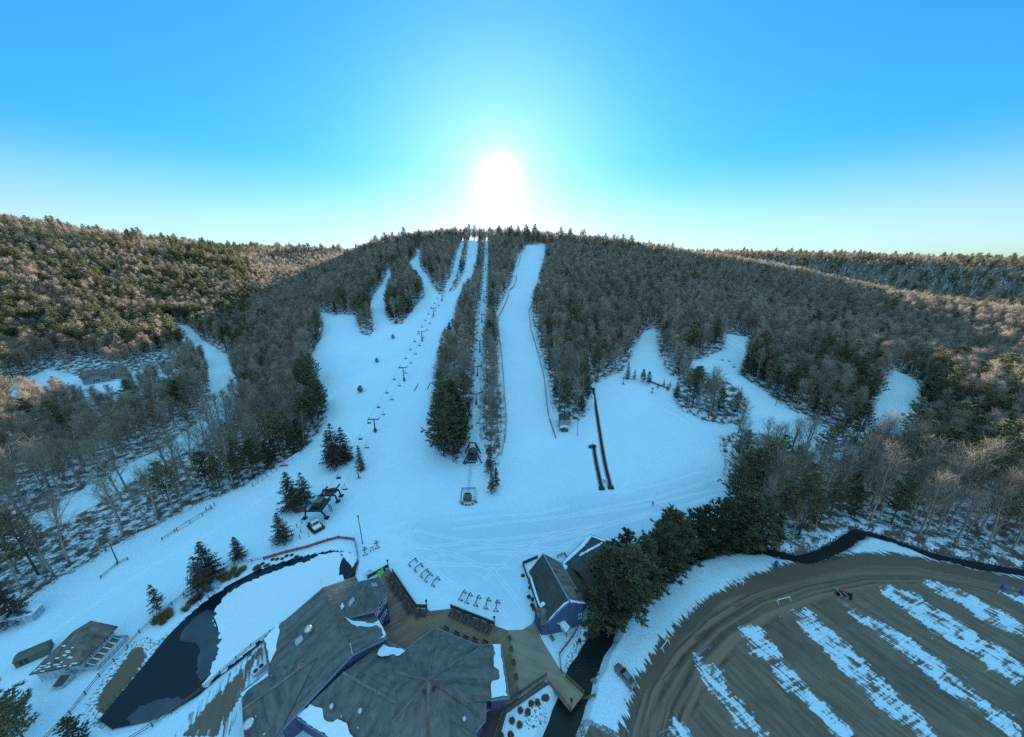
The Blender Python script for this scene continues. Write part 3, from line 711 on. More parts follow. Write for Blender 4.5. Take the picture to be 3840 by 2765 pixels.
def woods(mask, kinds, limit, far_name, far_label):
    idx = np.nonzero(mask & sunk)[0]; idx = idx[np.argsort(dst[idx])]
    for n_i, i in enumerate(idx[:limit]):
        k = kinds(i)
        if k == 'bare' and n_i < 285: k = 'near'
        reg, grp = region(PX[i], PY[i])
        lab = {'near': 'bare grey leafless tree ', 'bare': 'bare grey leafless tree ', 'pine': 'tall feathery green pine ', 'hem': 'dark dense green hemlock '}[k] + reg
        tree(k, TX[i], TY[i], HT[i]*(1.2 if k == 'near' else 1), lab, ('bare trees, ' if k in ('bare', 'near') else k.replace('hem', 'hemlock') + 's, ') + grp, z=TZ[i], wide=1.1 if k == 'near' else 1.0)
    # everything farther is one mass of woods, instanced by geometry nodes on a cloud of points
    rest = idx[limit:]
    kk = [kinds(i) for i in rest]
    kset = sorted(set(kk)); protos = [(k, v) for k in kset for v in range(len(KIND[k]))]
    for ob in col.objects:
        if ob.type == 'MESH': PROTO.setdefault(ob.data.name, ob)
    off = {}; n_ = 0
    for k in kset: off[k] = n_; n_ += len(KIND[k])
    pid = np.array([off[k] + rnd.randrange(len(KIND[k])) for k in kk], np.int32)
    sc_ = np.array([HT[i]/KIND[protos[p][0]][protos[p][1]][2] for i, p in zip(rest, pid)], np.float32)
    me = bpy.data.meshes.new(far_name); me.vertices.add(len(rest)); me.vertices.foreach_set('co', np.stack([TX[rest], TY[rest], TZ[rest]], 1).ravel())
    a = me.attributes.new('pid', 'INT', 'POINT'); a.data.foreach_set('value', pid)
    a = me.attributes.new('size', 'FLOAT', 'POINT'); a.data.foreach_set('value', sc_)
    a = me.attributes.new('spin', 'FLOAT', 'POINT'); a.data.foreach_set('value', rs.rand(len(rest)).astype(np.float32)*6.28)
    me.update()
    o = bpy.data.objects.new(far_name, me); link(o); tag(o, far_label, 'woods', None, 'stuff')
    ng = bpy.data.node_groups.new(far_name, 'GeometryNodeTree')
    ng.interface.new_socket('Geometry', in_out='INPUT', socket_type='NodeSocketGeometry'); ng.interface.new_socket('Geometry', in_out='OUTPUT', socket_type='NodeSocketGeometry')
    nn = ng.nodes; ll = ng.links; gi = nn.new('NodeGroupInput'); go = nn.new('NodeGroupOutput')
    def na(nm, ty):
        x = nn.new('GeometryNodeInputNamedAttribute'); x.data_type = ty; x.inputs['Name'].default_value = nm; return x.outputs['Attribute']
    jn = nn.new('GeometryNodeJoinGeometry')
    for p, (k, v) in enumerate(protos):
        src = [PROTO[KIND[k][v][0].name], PROTO[KIND[k][v][1].name]]
        jj = nn.new('GeometryNodeJoinGeometry')
        for ob in src:
            oi = nn.new('GeometryNodeObjectInfo'); oi.transform_space = 'ORIGINAL'; oi.inputs['Object'].default_value = ob; oi.inputs['As Instance'].default_value = False
            ll.new(oi.outputs['Geometry'], jj.inputs[0])
        ip = nn.new('GeometryNodeInstanceOnPoints')
        cmpn = nn.new('FunctionNodeCompare'); cmpn.data_type = 'INT'; cmpn.operation = 'EQUAL'; ll.new(na('pid', 'INT'), cmpn.inputs[2]); cmpn.inputs[3].default_value = p
        ll.new(gi.outputs[0], ip.inputs['Points']); ll.new(cmpn.outputs[0], ip.inputs['Selection']); ll.new(jj.outputs[0], ip.inputs['Instance'])
        cr = nn.new('ShaderNodeCombineXYZ'); ll.new(na('spin', 'FLOAT'), cr.inputs[2]); ll.new(cr.outputs[0], ip.inputs['Rotation'])
        ll.new(na('size', 'FLOAT'), ip.inputs['Scale']); ll.new(ip.outputs[0], jn.inputs[0])
    ll.new(jn.outputs[0], go.inputs[0])
    md = o.modifiers.new('woods', 'NODES'); md.node_group = ng
    return o
PROTO = {}
# ------------------------------------------------------------------ building materials
def shingle_mat(name, c0, c1, row=5.0, streak=True):
    m, n, l, b = mat_new(name); geo = n.new('ShaderNodeNewGeometry')
    sep = n.new('ShaderNodeSeparateXYZ'); l.new(geo.outputs['Position'], sep.inputs[0])
    wv = n.new('ShaderNodeMath'); wv.operation = 'MULTIPLY'; l.new(sep.outputs[2], wv.inputs[0]); wv.inputs[1].default_value = row*3
    fr = n.new('ShaderNodeMath'); fr.operation = 'FRACT'; l.new(wv.outputs[0], fr.inputs[0])
    nz = n.new('ShaderNodeTexNoise'); nz.inputs['Scale'].default_value = 1.0; nz.inputs['Detail'].default_value = 8
    mp = n.new('ShaderNodeMapping'); mp.inputs['Scale'].default_value = (.9, .9, .18); l.new(geo.outputs['Position'], mp.inputs[0]); l.new(mp.outputs[0], nz.inputs[0])
    nf = n.new('ShaderNodeTexNoise'); nf.inputs['Scale'].default_value = 9; nf.inputs['Detail'].default_value = 4; l.new(geo.outputs['Position'], nf.inputs[0])
    r = ramp(n, [(.3, c0), (.7, c1)]); l.new(nz.outputs['Fac'], r.inputs[0])
    mx = n.new('ShaderNodeMix'); mx.data_type = 'RGBA'; mx.blend_type = 'MULTIPLY'; mx.inputs[0].default_value = 1; l.new(r.outputs[0], mx.inputs[6])
    r2 = ramp(n, [(.0, (.62,.62,.62)), (.25, (1,1,1)), (1.0, (1,1,1))]); l.new(fr.outputs[0], r2.inputs[0]); l.new(r2.outputs[0], mx.inputs[7])
    mx2 = n.new('ShaderNodeMix'); mx2.data_type = 'RGBA'; mx2.blend_type = 'MULTIPLY'; mx2.inputs[0].default_value = .8; l.new(mx.outputs[2], mx2.inputs[6])
    r3 = ramp(n, [(.3, (.65,.65,.65)), (.7, (1.25,1.25,1.25))]); l.new(nf.outputs['Fac'], r3.inputs[0]); l.new(r3.outputs[0], mx2.inputs[7])
    # long dark weather streaks running down the slope (stretched along the surface's own fall line)
    cr = n.new('ShaderNodeVectorMath'); cr.operation = 'CROSS_PRODUCT'; l.new(geo.outputs['Normal'], cr.inputs[0]); cr.inputs[1].default_value = (0,0,1)
    nm = n.new('ShaderNodeVectorMath'); nm.operation = 'NORMALIZE'; l.new(cr.outputs[0], nm.inputs[0])
    dt = n.new('ShaderNodeVectorMath'); dt.operation = 'DOT_PRODUCT'; l.new(nm.outputs[0], dt.inputs[0]); l.new(geo.outputs['Position'], dt.inputs[1])
    cx_ = n.new('ShaderNodeCombineXYZ'); l.new(dt.outputs['Value'], cx_.inputs[0]); zz = n.new('ShaderNodeMath'); zz.operation = 'MULTIPLY'; l.new(sep.outputs[2], zz.inputs[0]); zz.inputs[1].default_value = .35; l.new(zz.outputs[0], cx_.inputs[1])
    ns = n.new('ShaderNodeTexNoise'); ns.inputs['Scale'].default_value = .75; ns.inputs['Detail'].default_value = 5; ns.inputs['Roughness'].default_value = .6; l.new(cx_.outputs[0], ns.inputs[0])
    r4 = ramp(n, [(.36, (.42,.42,.44)), (.56, (1.08,1.08,1.08))]); l.new(ns.outputs['Fac'], r4.inputs[0])
    mx3 = n.new('ShaderNodeMix'); mx3.data_type = 'RGBA'; mx3.blend_type = 'MULTIPLY'; mx3.inputs[0].default_value = .62 if streak else 0; l.new(mx2.outputs[2], mx3.inputs[6]); l.new(r4.outputs[0], mx3.inputs[7])
    l.new(mx3.outputs[2], b.inputs['Base Color']); b.inputs['Roughness'].default_value = .9; b.inputs['Specular IOR Level'].default_value = .15
    return m
def siding_mat(name, c, pitch=3.0):
    m, n, l, b = mat_new(name); geo = n.new('ShaderNodeNewGeometry')
    cr = n.new('ShaderNodeVectorMath'); cr.operation = 'CROSS_PRODUCT'; l.new(geo.outputs['Normal'], cr.inputs[0]); cr.inputs[1].default_value = (0,0,1)
    dt = n.new('ShaderNodeVectorMath'); dt.operation = 'DOT_PRODUCT'; l.new(cr.outputs[0], dt.inputs[0]); l.new(geo.outputs['Position'], dt.inputs[1])
    mu = n.new('ShaderNodeMath'); mu.operation = 'MULTIPLY'; l.new(dt.outputs['Value'], mu.inputs[0]); mu.inputs[1].default_value = pitch
    fr = n.new('ShaderNodeMath'); fr.operation = 'FRACT'; l.new(mu.outputs[0], fr.inputs[0])
    r = ramp(n, [(.0, [x*.45 for x in c]), (.16, [x*.9 for x in c]), (.3, c), (1, c)]); l.new(fr.outputs[0], r.inputs[0])
    nz = n.new('ShaderNodeTexNoise'); nz.inputs['Scale'].default_value = 1.5; nz.inputs['Detail'].default_value = 6; l.new(geo.outputs['Position'], nz.inputs[0])
    r3 = ramp(n, [(.3, (.75,.75,.75)), (.7, (1.15,1.15,1.15))]); l.new(nz.outputs['Fac'], r3.inputs[0])
    mx = n.new('ShaderNodeMix'); mx.data_type = 'RGBA'; mx.blend_type = 'MULTIPLY'; mx.inputs[0].default_value = 1; l.new(r.outputs[0], mx.inputs[6]); l.new(r3.outputs[0], mx.inputs[7])
    l.new(mx.outputs[2], b.inputs['Base Color']); b.inputs['Roughness'].default_value = .7; b.inputs['Specular IOR Level'].default_value = .25
    return m
def plank_mat(name, c0, c1, rot, pitch):
    m, n, l, b = mat_new(name); geo = n.new('ShaderNodeNewGeometry')
    mp = n.new('ShaderNodeMapping'); mp.inputs['Rotation'].default_value = (0,0,rot); l.new(geo.outputs['Position'], mp.inputs[0])
    mp2 = n.new('ShaderNodeMapping'); mp2.inputs['Scale'].default_value = (.12, pitch, 1); l.new(mp.outputs[0], mp2.inputs[0])
    nz = n.new('ShaderNodeTexNoise'); nz.inputs['Scale'].default_value = 1; nz.inputs['Detail'].default_value = 3; l.new(mp2.outputs[0], nz.inputs[0])
    n2 = n.new('ShaderNodeTexNoise'); n2.inputs['Scale'].default_value = .3; n2.inputs['Detail'].default_value = 5; l.new(geo.outputs['Position'], n2.inputs[0])
    ad = n.new('ShaderNodeMath'); ad.operation = 'MULTIPLY_ADD'; l.new(n2.outputs['Fac'], ad.inputs[0]); ad.inputs[1].default_value = .6; l.new(nz.outputs['Fac'], ad.inputs[2])
    r = ramp(n, [(.5, c0), (1.05, c1)]); l.new(ad.outputs[0], r.inputs[0]); l.new(r.outputs[0], b.inputs['Base Color'])
    b.inputs['Roughness'].default_value = .8; b.inputs['Specular IOR Level'].default_value = .2
    return m
M_ROOF = shingle_mat('brown_shingles', (0.115, 0.112, 0.105), (0.175, 0.17, 0.16))
M_ROOFD = shingle_mat('dark_shingles', (0.05, 0.056, 0.05), (0.085, 0.09, 0.08), streak=False)
M_ROOFG = shingle_mat('grey_shingles', (0.13, 0.105, 0.09), (0.24, 0.20, 0.17))
M_BLUE = siding_mat('blue_siding', (0.085, 0.09, 0.16))
M_BLUE2 = siding_mat('bright_blue_siding', (0.06, 0.105, 0.185))
M_PALE = siding_mat('pale_blue_siding', (0.42, 0.47, 0.52), 1.2)
M_GREYS = siding_mat('grey_siding', (0.30, 0.27, 0.29), 4)
M_TAN = siding_mat('tan_siding', (0.50, 0.44, 0.36), 3)
M_TRIM = simple('white_trim', (0.72, 0.72, 0.72), .5)
M_FASC = simple('blue_grey_fascia', (0.17, 0.22, 0.33), .5)
M_GLASS, n_, l_, b_ = mat_new('dark_window_glass'); b_.inputs['Base Color'].default_value = (0.03, 0.035, 0.04, 1); b_.inputs['Roughness'].default_value = .08; b_.inputs['Specular IOR Level'].default_value = .6
M_SKYL, n_, l_, b_ = mat_new('skylight_glass'); b_.inputs['Base Color'].default_value = (0.35, 0.42, 0.48, 1); b_.inputs['Roughness'].default_value = .12
M_METAL = simple('galvanised_metal', (0.55, 0.56, 0.56), .4, .6)
M_DARK = simple('dark_steel', (0.035, 0.032, 0.04), .5, .3)
M_RUST = simple('red_brown_steel', (0.10, 0.03, 0.03), .6)
M_WOOD = simple('weathered_timber', (0.17, 0.12, 0.085), .8)
M_WOODD = simple('dark_stained_timber', (0.075, 0.06, 0.06), .8)
M_REDW = simple('reddish_rail', (0.20, 0.08, 0.075), .8)
M_WHITE = simple('white_paint', (0.78, 0.78, 0.78), .5, var=.12)
M_RED = simple('red_paint', (0.55, 0.04, 0.03), .5)
M_ORANGE = simple('orange_plastic', (0.85, 0.16, 0.03), .5)
M_GREEN = simple('bright_green_plastic', (0.16, 0.62, 0.10), .5)
M_DGREEN = simple('dull_green_paint', (0.085, 0.105, 0.075), .7)
M_BLUEP = simple('blue_plastic', (0.03, 0.10, 0.42), .4)
M_NAVY = simple('navy_paint', (0.03, 0.035, 0.17), .5)
M_CONC = simple('grey_concrete', (0.32, 0.30, 0.28), .9)
M_BLACK = simple('black_rubber', (0.015, 0.015, 0.016), .8)
def snow_mat():
    m, n, l, b = mat_new('roof_snow'); geo = n.new('ShaderNodeNewGeometry'); nz = n.new('ShaderNodeTexNoise'); nz.inputs['Scale'].default_value = 2.5; nz.inputs['Detail'].default_value = 6
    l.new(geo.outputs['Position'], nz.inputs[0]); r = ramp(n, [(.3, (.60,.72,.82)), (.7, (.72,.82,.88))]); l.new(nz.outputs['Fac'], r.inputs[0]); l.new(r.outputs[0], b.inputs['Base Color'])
    b.inputs['Roughness'].default_value = .8; bp = n.new('ShaderNodeBump'); bp.inputs['Strength'].default_value = .4; l.new(nz.outputs['Fac'], bp.inputs['Height']); l.new(bp.outputs[0], b.inputs['Normal'])
    return m
M_SNOW = snow_mat()

def V3(t): return G(t[0], t[1], t[2])
def facet(mb, pts, th=.22): mb.slab([V3(p) if not isinstance(p, Vector) else p for p in pts], th)
def on_plane(px, py, A, B, C, off=.05):
    nrm = (B-A).cross(C-A).normalized()
    if nrm.z < 0: nrm = -nrm
    d = Vector(ray(px, py)); o = Vector((0,0,CAMZ)); t = (A-o).dot(nrm)/d.dot(nrm)
    return o + d*t + nrm*off
def snow_on(parent, px, plane, jag=.35, th=.06, seed=1, name='snow_patch'):
    """ragged snow left on a roof plane"""
    r = random.Random(seed); A, B, C = [V3(p) if not isinstance(p, Vector) else p for p in plane]
    base = [on_plane(x, y, A, B, C, .05+th) for x, y in px]; pts = []
    for i, p in enumerate(base):
        q = base[(i+1) % len(base)]; n = max(1, int((q-p).length/.5))
        for k in range(n):
            a = p.lerp(q, k/n); j = jag*(.5+.5*((i*7+k) % 2)); pts.append(a + (B-A).normalized()*r.gauss(0, j*.35) + (C-A).normalized()*r.gauss(0, j*.35))
    mb = MB(); mb.slab(pts, th); return mb.build(name, M_SNOW, parent)
def wall_window(parent, a, b, z0, z1, nx=2, ny=1, out=None, name='window', inset=.06):
    """window in a wall: frame with bars, pane behind; a, b are the ends of its sill line on the wall (Vectors, xy)"""
    a = Vector((a[0], a[1], 0)); b = Vector((b[0], b[1], 0)); d = (b-a).normalized(); nr = Vector((d.y, -d.x, 0))
    if out is not None and nr.dot(Vector((out[0], out[1], 0))) < 0: nr = -nr
    o = nr*inset; fr = MB(); w_ = .09
    for t in range(nx+1): p = a.lerp(b, t/nx) + o; fr.bar(p + Vector((0,0,z0)), p + Vector((0,0,z1)), w_, .08, up=d)
    for t in range(ny+1):
        z = z0 + (z1-z0)*t/ny; fr.bar(a + o + Vector((0,0,z)) - d*.06, b + o + Vector((0,0,z)) + d*.06, .10, w_)
    f = fr.build(name, M_TRIM, parent)
    pn = MB(); p0, p1 = a + nr*.02, b + nr*.02
    pn.prism([(p0.x,p0.y),(p1.x,p1.y),(p1.x+nr.x*.02,p1.y+nr.y*.02),(p0.x+nr.x*.02,p0.y+nr.y*.02)], z0, z1); pn.build('pane', M_GLASS, f)
    return f
def inset_poly(pts, d):
    c = sum((Vector((p[0],p[1],0)) for p in pts), Vector())/len(pts); out = []
    for p in pts:
        v = Vector((p[0],p[1],0)); e = (c-v); out.append(v + e.normalized()*d)
    return [(v.x, v.y) for v in out]

# ------------------------------------------------------------------ the lodge
def build_lodge():
    root = empty('ski_lodge', tuple(G(1400, 2500)), 0, 'large blue ski lodge with sprawling brown shingle roofs and a six-sided turret', 'lodge')
    root.location = (0, 0, 0)
    rf = MB()
    R0, R1 = (1210,2205,8.2), (1323,2457,8.2); AL0, ALm, AL1 = (985,2400,4.0), (1014,2514,4.0), (1050,2746,4.0); AR0, AR1 = (1334,2163,5.6), (1453,2393,5.6)
    facet(rf, [R0, AL0, AL1, R1]); facet(rf, [R0, R1, AR1, AR0])
    B0, B1 = (1190,2462,6.75), (908,2663,6.75)
    bl0, bl1 = (1012,2516,4.2), (908,2591,4.2); br0, br1 = (1046,2752,4.3), (921,2830,4.2)
    facet(rf, [B0, bl0, bl1, B1]); facet(rf, [B0, B1, br1, br0])
    C = (1608,2551,10.5)
    top, left, sx, ey = (1631,2353,4.4), (1520,2437,4.4), (1483,2522,6.8), (1490,2640,7.0)
    facet(rf, [C, top, left, sx]); facet(rf, [C, sx, ey, (1471,2710,6.4)]); facet(rf, [C, (1471,2710,6.4), (1430,2830,4.2), (1603,2830,4.2)])
    facet(rf, [(1285,2523,7.05), (1490,2640,7.05), sx, left, (1448,2404,4.3)]); facet(rf, [(1285,2523,7.05), (1109,2692,4.2), (1330,2830,4.0), (1430,2830,4.2), (1471,2710,6.4), (1490,2640,7.05)])
    w0, w1, w2, w3, w4, w5 = (1737,2465,7.2), (1802,2420,5.6), (1880,2416,4.3), (1910,2618,4.3), (1838,2626,5.5), (1740,2635,7.2)
    facet(rf, [C, w0, w1, w2, w3, w4, w5]); facet(rf, [C, top, (1792,2420,4.6), w0])
    facet(rf, [C, w5, (1822,2632,5.2), (1822,2700,4.3)]); facet(rf, [C, (1822,2700,4.3), (1780,2752,4.2), (1745,2830,4.2), (1603,2830,4.2)])
    P0 = (1684,2696,6.9); facet(rf, [P0, (1794,2765,4.6), (1800,2830,4.2), (1730,2830,5.2)]); facet(rf, [P0, (1730,2830,5.2), (1700,2830,4.6)])
    roof = rf.build('roof', M_ROOF, root)
    # ridge caps
    rc = MB()
    for a, b in ((R0,R1),(B0,B1),(C,top),(C,w0),(C,w5),(C,(1822,2700,4.3)),(C,(1603,2830,4.2)),(C,(1471,2710,6.4)),(C,sx),((1285,2523,7.05),(1490,2640,7.05)),(P0,(1730,2830,5.2))):
        rc.bar(V3(a)+Vector((0,0,.03)), V3(b)+Vector((0,0,.03)), .42, .10)
    rc.build('ridge_cap', M_ROOFG, roof)
    # fascia boards on the open edges
    fb = MB()
    for a, b in ((AL0,AL1),(R0,AL0),(R1,AL1),(R1,AR1),(AR0,AR1),(R0,AR0),(bl1,B1),(B1,br1),(bl0,bl1),(top,left),(left,(1448,2404,4.3)),(top,(1792,2420,4.6)),(w1,w2),(w2,w3),(w3,w4),((1822,2632,5.2),(1822,2700,4.3)),((1822,2700,4.3),(1780,2752,4.2)),((1109,2692,4.2),(1330,2830,4.0))):
        fb.bar(V3(a)-Vector((0,0,.12)), V3(b)-Vector((0,0,.12)), .09, .30)
    fb.build('fascia', M_FASC, roof)
    # walls: left wing with its two gables, the east wing, the octagon
    wl = MB()
    a0, a1, r0, r1, e0, e1 = [V3(p) for p in (AL0, AL1, R0, R1, AR0, AR1)]
    ax = (r1-r0).normalized(); sd_ = Vector((-ax.y, ax.x, 0))
    ins = ax*.45
    def gable(p_eave_l, p_ridge, p_eave_r, off):
        p = [Vector((v.x, v.y, v.z-.22)) + off for v in (p_eave_l, p_ridge, p_eave_r)]
        q = [p[0].lerp(p[2], .03), p[1], p[2].lerp(p[0], .03)]
        b0 = Vector((q[0].x, q[0].y, -.3)); b1 = Vector((q[2].x, q[2].y, -.3)); n = off.normalized()*.25
        wl.poly([b0, b1, q[2], q[1], q[0]]); wl.poly([v+n for v in (q[0], q[1], q[2], b1, b0)])
    gable(a0, r0, e0, ins); gable(a1, r1, e1, -ins*.35)
    for p, q, h in ((a0, a1, 3.8), (e0, e1, 5.4)):
        c_ = (a0+a1+e0+e1)/4; pp = p.lerp(c_, .05); qq = q.lerp(c_, .05); wl.bar(Vector((pp.x,pp.y,h/2-.15)), Vector((qq.x,qq.y,h/2-.15)), .25, h)
    b0_, b1_, bl, br = V3(B0), V3(B1), V3(bl1), V3(br1)
    o = (b0_-b1_).normalized()*.4
    gable(bl, b1_, br, o)
    wl.bar(Vector((bl.x,bl.y,2))+o, Vector((V3(bl0).x, V3(bl0).y, 2)), .25, 4.2)
    octo = [V3(p) for p in (top, (1792,2420,4.4), (1812,2640,4.4), (1822,2700,4.3), (1780,2752,4.2), (1745,2830,4.2), (1430,2830,4.2), (1330,2830,4.0), (1109,2692,4.2), (1330,2500,4.2), (1448,2404,4.3), left)]
    wl.prism(inset_poly(octo, .7), -.3, 4.05)
    wg = [V3(p) for p in (w1, w2, w3, w4)]; wl.prism(inset_poly(wg, .9), -.3, 4.0)
    wl.build('wall', M_BLUE, root)
    # six-sided turret with its band of windows
    ta = (1363.5,2205.5,11.2); ring = [(1341,2183,7.6),(1420,2165,7.6),(1455,2216,7.6),(1404,2293,7.6),(1312,2318,7.6),(1285,2258,7.6)]
    tf = MB(); 
    for i in range(6): facet(tf, [ta, ring[i], ring[(i+1) % 6]], .15)
    tr = tf.build('turret_roof', M_ROOF, root)
    te = MB()
    for i in range(6): te.bar(V3(ring[i])-Vector((0,0,.08)), V3(ring[(i+1) % 6])-Vector((0,0,.08)), .08, .22); pass
    te.build('fascia', M_FASC, tr)
    te = MB()
    for i in range(6): te.bar(V3(ta)+Vector((0,0,.03)), V3(ring[i])+Vector((0,0,.03)), .2, .06)
    te.build('ridge_cap', M_ROOFG, tr)
    rp = inset_poly([V3(p) for p in ring], .45); tw = MB(); tw.prism(rp, .2, 7.5); tw.build('turret_wall', M_BLUE, root)
    c_ = Vector((sum(p[0] for p in rp)/6, sum(p[1] for p in rp)/6, 0))
    for (i, j) in ((2, 3),):
        A = Vector((*rp[i], 0)); B = Vector((*rp[j], 0)); out_ = (A+B)/2 - c_
        for k, (t0, t1) in enumerate(((.05,.28),(.36,.66),(.72,.95))):
            wall_window(root, A.lerp(B, t0), A.lerp(B, t1), 4.9, 7.0, 2, 3 if k != 1 else 2, out_)
        for t0, t1 in ((.18,.40),(.48,.86)): wall_window(root, A.lerp(B, t0), A.lerp(B, t1), 1.1, 2.9, 2, 2, out_)
        A = Vector((*rp[1], 0)); B = Vector((*rp[2], 0)); out_ = (A+B)/2 - c_
        for t0, t1 in ((.1,.45),(.55,.9)): wall_window(root, A.lerp(B, t0), A.lerp(B, t1), 4.9, 7.0, 2, 2, out_)
    # skylights
    def skylight(cx, cy, plane, w_=1.1, h_=1.3):
        A, B, C_ = [V3(p) for p in plane]; c0 = on_plane(cx, cy, A, B, C_, .14); u = (B-A).normalized(); n_ = (B-A).cross(C_-A).normalized(); n_ = n_ if n_.z > 0 else -n_; v = n_.cross(u)
        fr = MB(); p = [c0 + u*a*w_/2 + v*b*h_/2 for a, b in ((-1,-1),(1,-1),(1,1),(-1,1))]
        for i in range(4): fr.bar(p[i], p[(i+1) % 4], .12, .22, up=n_)
        f = fr.build('skylight', M_METAL, root); g_ = MB(); g_.poly([q - n_*.02 for q in p]); g_.poly([q - n_*.05 for q in reversed(p)]); g_.build('pane', M_SKYL, f)
    skylight(1402, 2196, (ring[1], ring[2], ta)); skylight(1321, 2257, (ring[5], ring[4], ta), .9, 1.5); skylight(1123, 2403, (R0, R1, AL0), 1.3, 1.3)
    # roof vents and fans
    def vent(x, y, plane, r=.45, h=1.0, name='roof_vent', m=M_METAL):
        A, B, C_ = [V3(p) for p in plane]; p = on_plane(x, y, A, B, C_, 0); s = MB()
        s.lathe([(r*.62,-.3),(r*.62,h*.45),(r*.9,h*.5),(r,h*.62),(r,h*.8),(r*.86,h*.95),(r*.4,h)], p, 14); return s.build(name, m, root, True)
    AP = (R0, R1, AL0); BP = (B0, B1, br1); BLP = (B0, B1, bl1); EP = ((1285,2523,7), (1490,2640,7), (1109,2692,4.2)); SP = (C, (1822,2700,4.3), (1603,2830,4.2))
    vent(1160, 2374, AP, .75, 1.5); vent(936, 2725, BP, .8, 1.1); vent(1247, 2662, EP, .38, 1.3); vent(1353, 2680, EP, .38, 1.3); vent(1742, 2708, SP, .36, 1.2)
    vent(962, 2556, BLP, .3, 1.0); vent(1282, 2694, EP, .12, .7); vent(1344, 2737, EP, .12, .7); vent(963, 2697, BP, .1, .9); vent(1021, 2542, BLP, .1, .6)
    for x, y in ((1592,2598),(1626,2587)): vent(x, y, (C, (1471,2710,6.4), (1603,2830,4.2)), .3, .35, 'vent_hood', M_DARK)
    for x, y, z, h in ((1208,2203,8.2,3.2),(1322,2455,8.2,3.0)):
        s = MB(); p = G(x, y, z); s.tube([p, p+Vector((0,0,h))], .05, 6); s.build('antenna', M_WHITE, root)
    # snow lying on the roofs
    snow_on(root, [(993,2396),(1045,2340),(1050,2370),(1040,2400),(1035,2440),(1025,2465),(1012,2490)], (R0, AL0, AL1), .25, seed=2)
    snow_on(root, [(1115,2685),(1165,2640),(1180,2652),(1212,2660),(1212,2690),(1225,2708),(1245,2712),(1270,2698),(1300,2712),(1310,2740),(1340,2800),(1300,2810)], EP, .3, seed=3)
    snow_on(root, [(1420,2440),(1438,2418),(1458,2428),(1468,2430),(1500,2434),(1519,2440),(1510,2450),(1490,2462),(1475,2455),(1455,2460),(1430,2465),(1415,2455)], (sx, left, (1448,2404,4.3)), .3, seed=4)
    snow_on(root, [(1848,2420),(1875,2418),(1878,2450),(1884,2490),(1889,2530),(1900,2610),(1870,2614),(1842,2618),(1840,2565),(1846,2556),(1872,2550),(1870,2515),(1850,2500),(1850,2470),(1856,2452)], (w0, w2, w3), .22, seed=5)
    snow_on(root, [(1285,2262),(1290,2275),(1281,2290),(1276,2275),(1305,2230),(1330,2205),(1318,2220),(1300,2243)], (R1, AR1, AR0), .25, seed=6)
    snow_on(root, [(1292,2317),(1305,2320),(1325,2332),(1360,2332),(1395,2340),(1420,2328),(1435,2355),(1448,2380),(1440,2392),(1420,2398),(1438,2384),(1428,2360),(1412,2345),(1385,2352),(1350,2350),(1318,2342)], (R1, AR1, AR0), .22, seed=7)
    snow_on(root, [(908,2600),(940,2575),(1005,2524),(1008,2535),(980,2556),(950,2575),(925,2595),(910,2618)], (B0, B1, bl1), .2, seed=8)
    snow_on(root, [(985,2755),(1040,2715),(1062,2695),(1075,2690),(1060,2735),(1030,2760),(1000,2780)], (B0, B1, br1), .25, seed=9)
    # the purple-blue ticket hatch below the turret windows
    s = MB(); p = G(1449, 2318, .9); s.box(p, (2.2, 1.0, 1.1), R(-55)); s.box(p+Vector((0,0,.58)), (2.4, 1.2, .08), R(-55)); s.build('ticket_hatch', M_NAVY, root)
    return root
build_lodge()
# ------------------------------------------------------------------ decks, plaza, bridge, pond
M_DECK = plank_mat('deck_boards', (0.115, 0.078, 0.052), (0.235, 0.165, 0.115), R(-35), 3.5)
M_PAVE = plank_mat('plaza_paving', (0.20, 0.155, 0.12), (0.29, 0.23, 0.18), R(20), 1.0)
M_BRDECK = plank_mat('bridge_boards', (0.19, 0.15, 0.10), (0.30, 0.24, 0.16), R(40), 3.5)
def gsheet(name, px, z0, z1, m, kind='structure'):
    s = MB(); s.prism([tuple(G(x, y, z1)[:2]) for x, y in px], z0, z1); o = s.build(name, m); o['kind'] = kind; return o
gsheet('deck', [(1405,2190),(1456,2131),(1472,2148),(1562,2282),(1602,2284),(1612,2292),(1690,2283),(1855,2347),(1903,2364),(1935,2560),(1947,2612),(1915,2640),(1820,2660),(1700,2560),(1520,2470),(1400,2420),(1400,2300)], -.3, .30, M_DECK)
gsheet('path', [(1903,2364),(1960,2362),(1995,2340),(2004,2322),(2030,2395),(2050,2430),(2085,2485),(2106,2526),(2058,2566),(2046,2548),(1948,2612),(1935,2560)], -.3, .14, M_PAVE)
gsheet('ramp', [(1915,2640),(2040,2552),(2056,2566),(1900,2672),(1850,2850),(1700,2850),(1800,2680)], -.3, .18, M_WOODD)
b_ = empty('foot_bridge', (0,0,0), 0, 'plank foot bridge with grey railings over the dark stream by the plaza', 'bridge')
s = MB(); q = [G(x, y, .16) for x, y in ((2106,2526),(2188,2603),(2140,2666),(2058,2566))]; s.slab(q, .4); s.build('bridge_deck', M_BRDECK, b_)
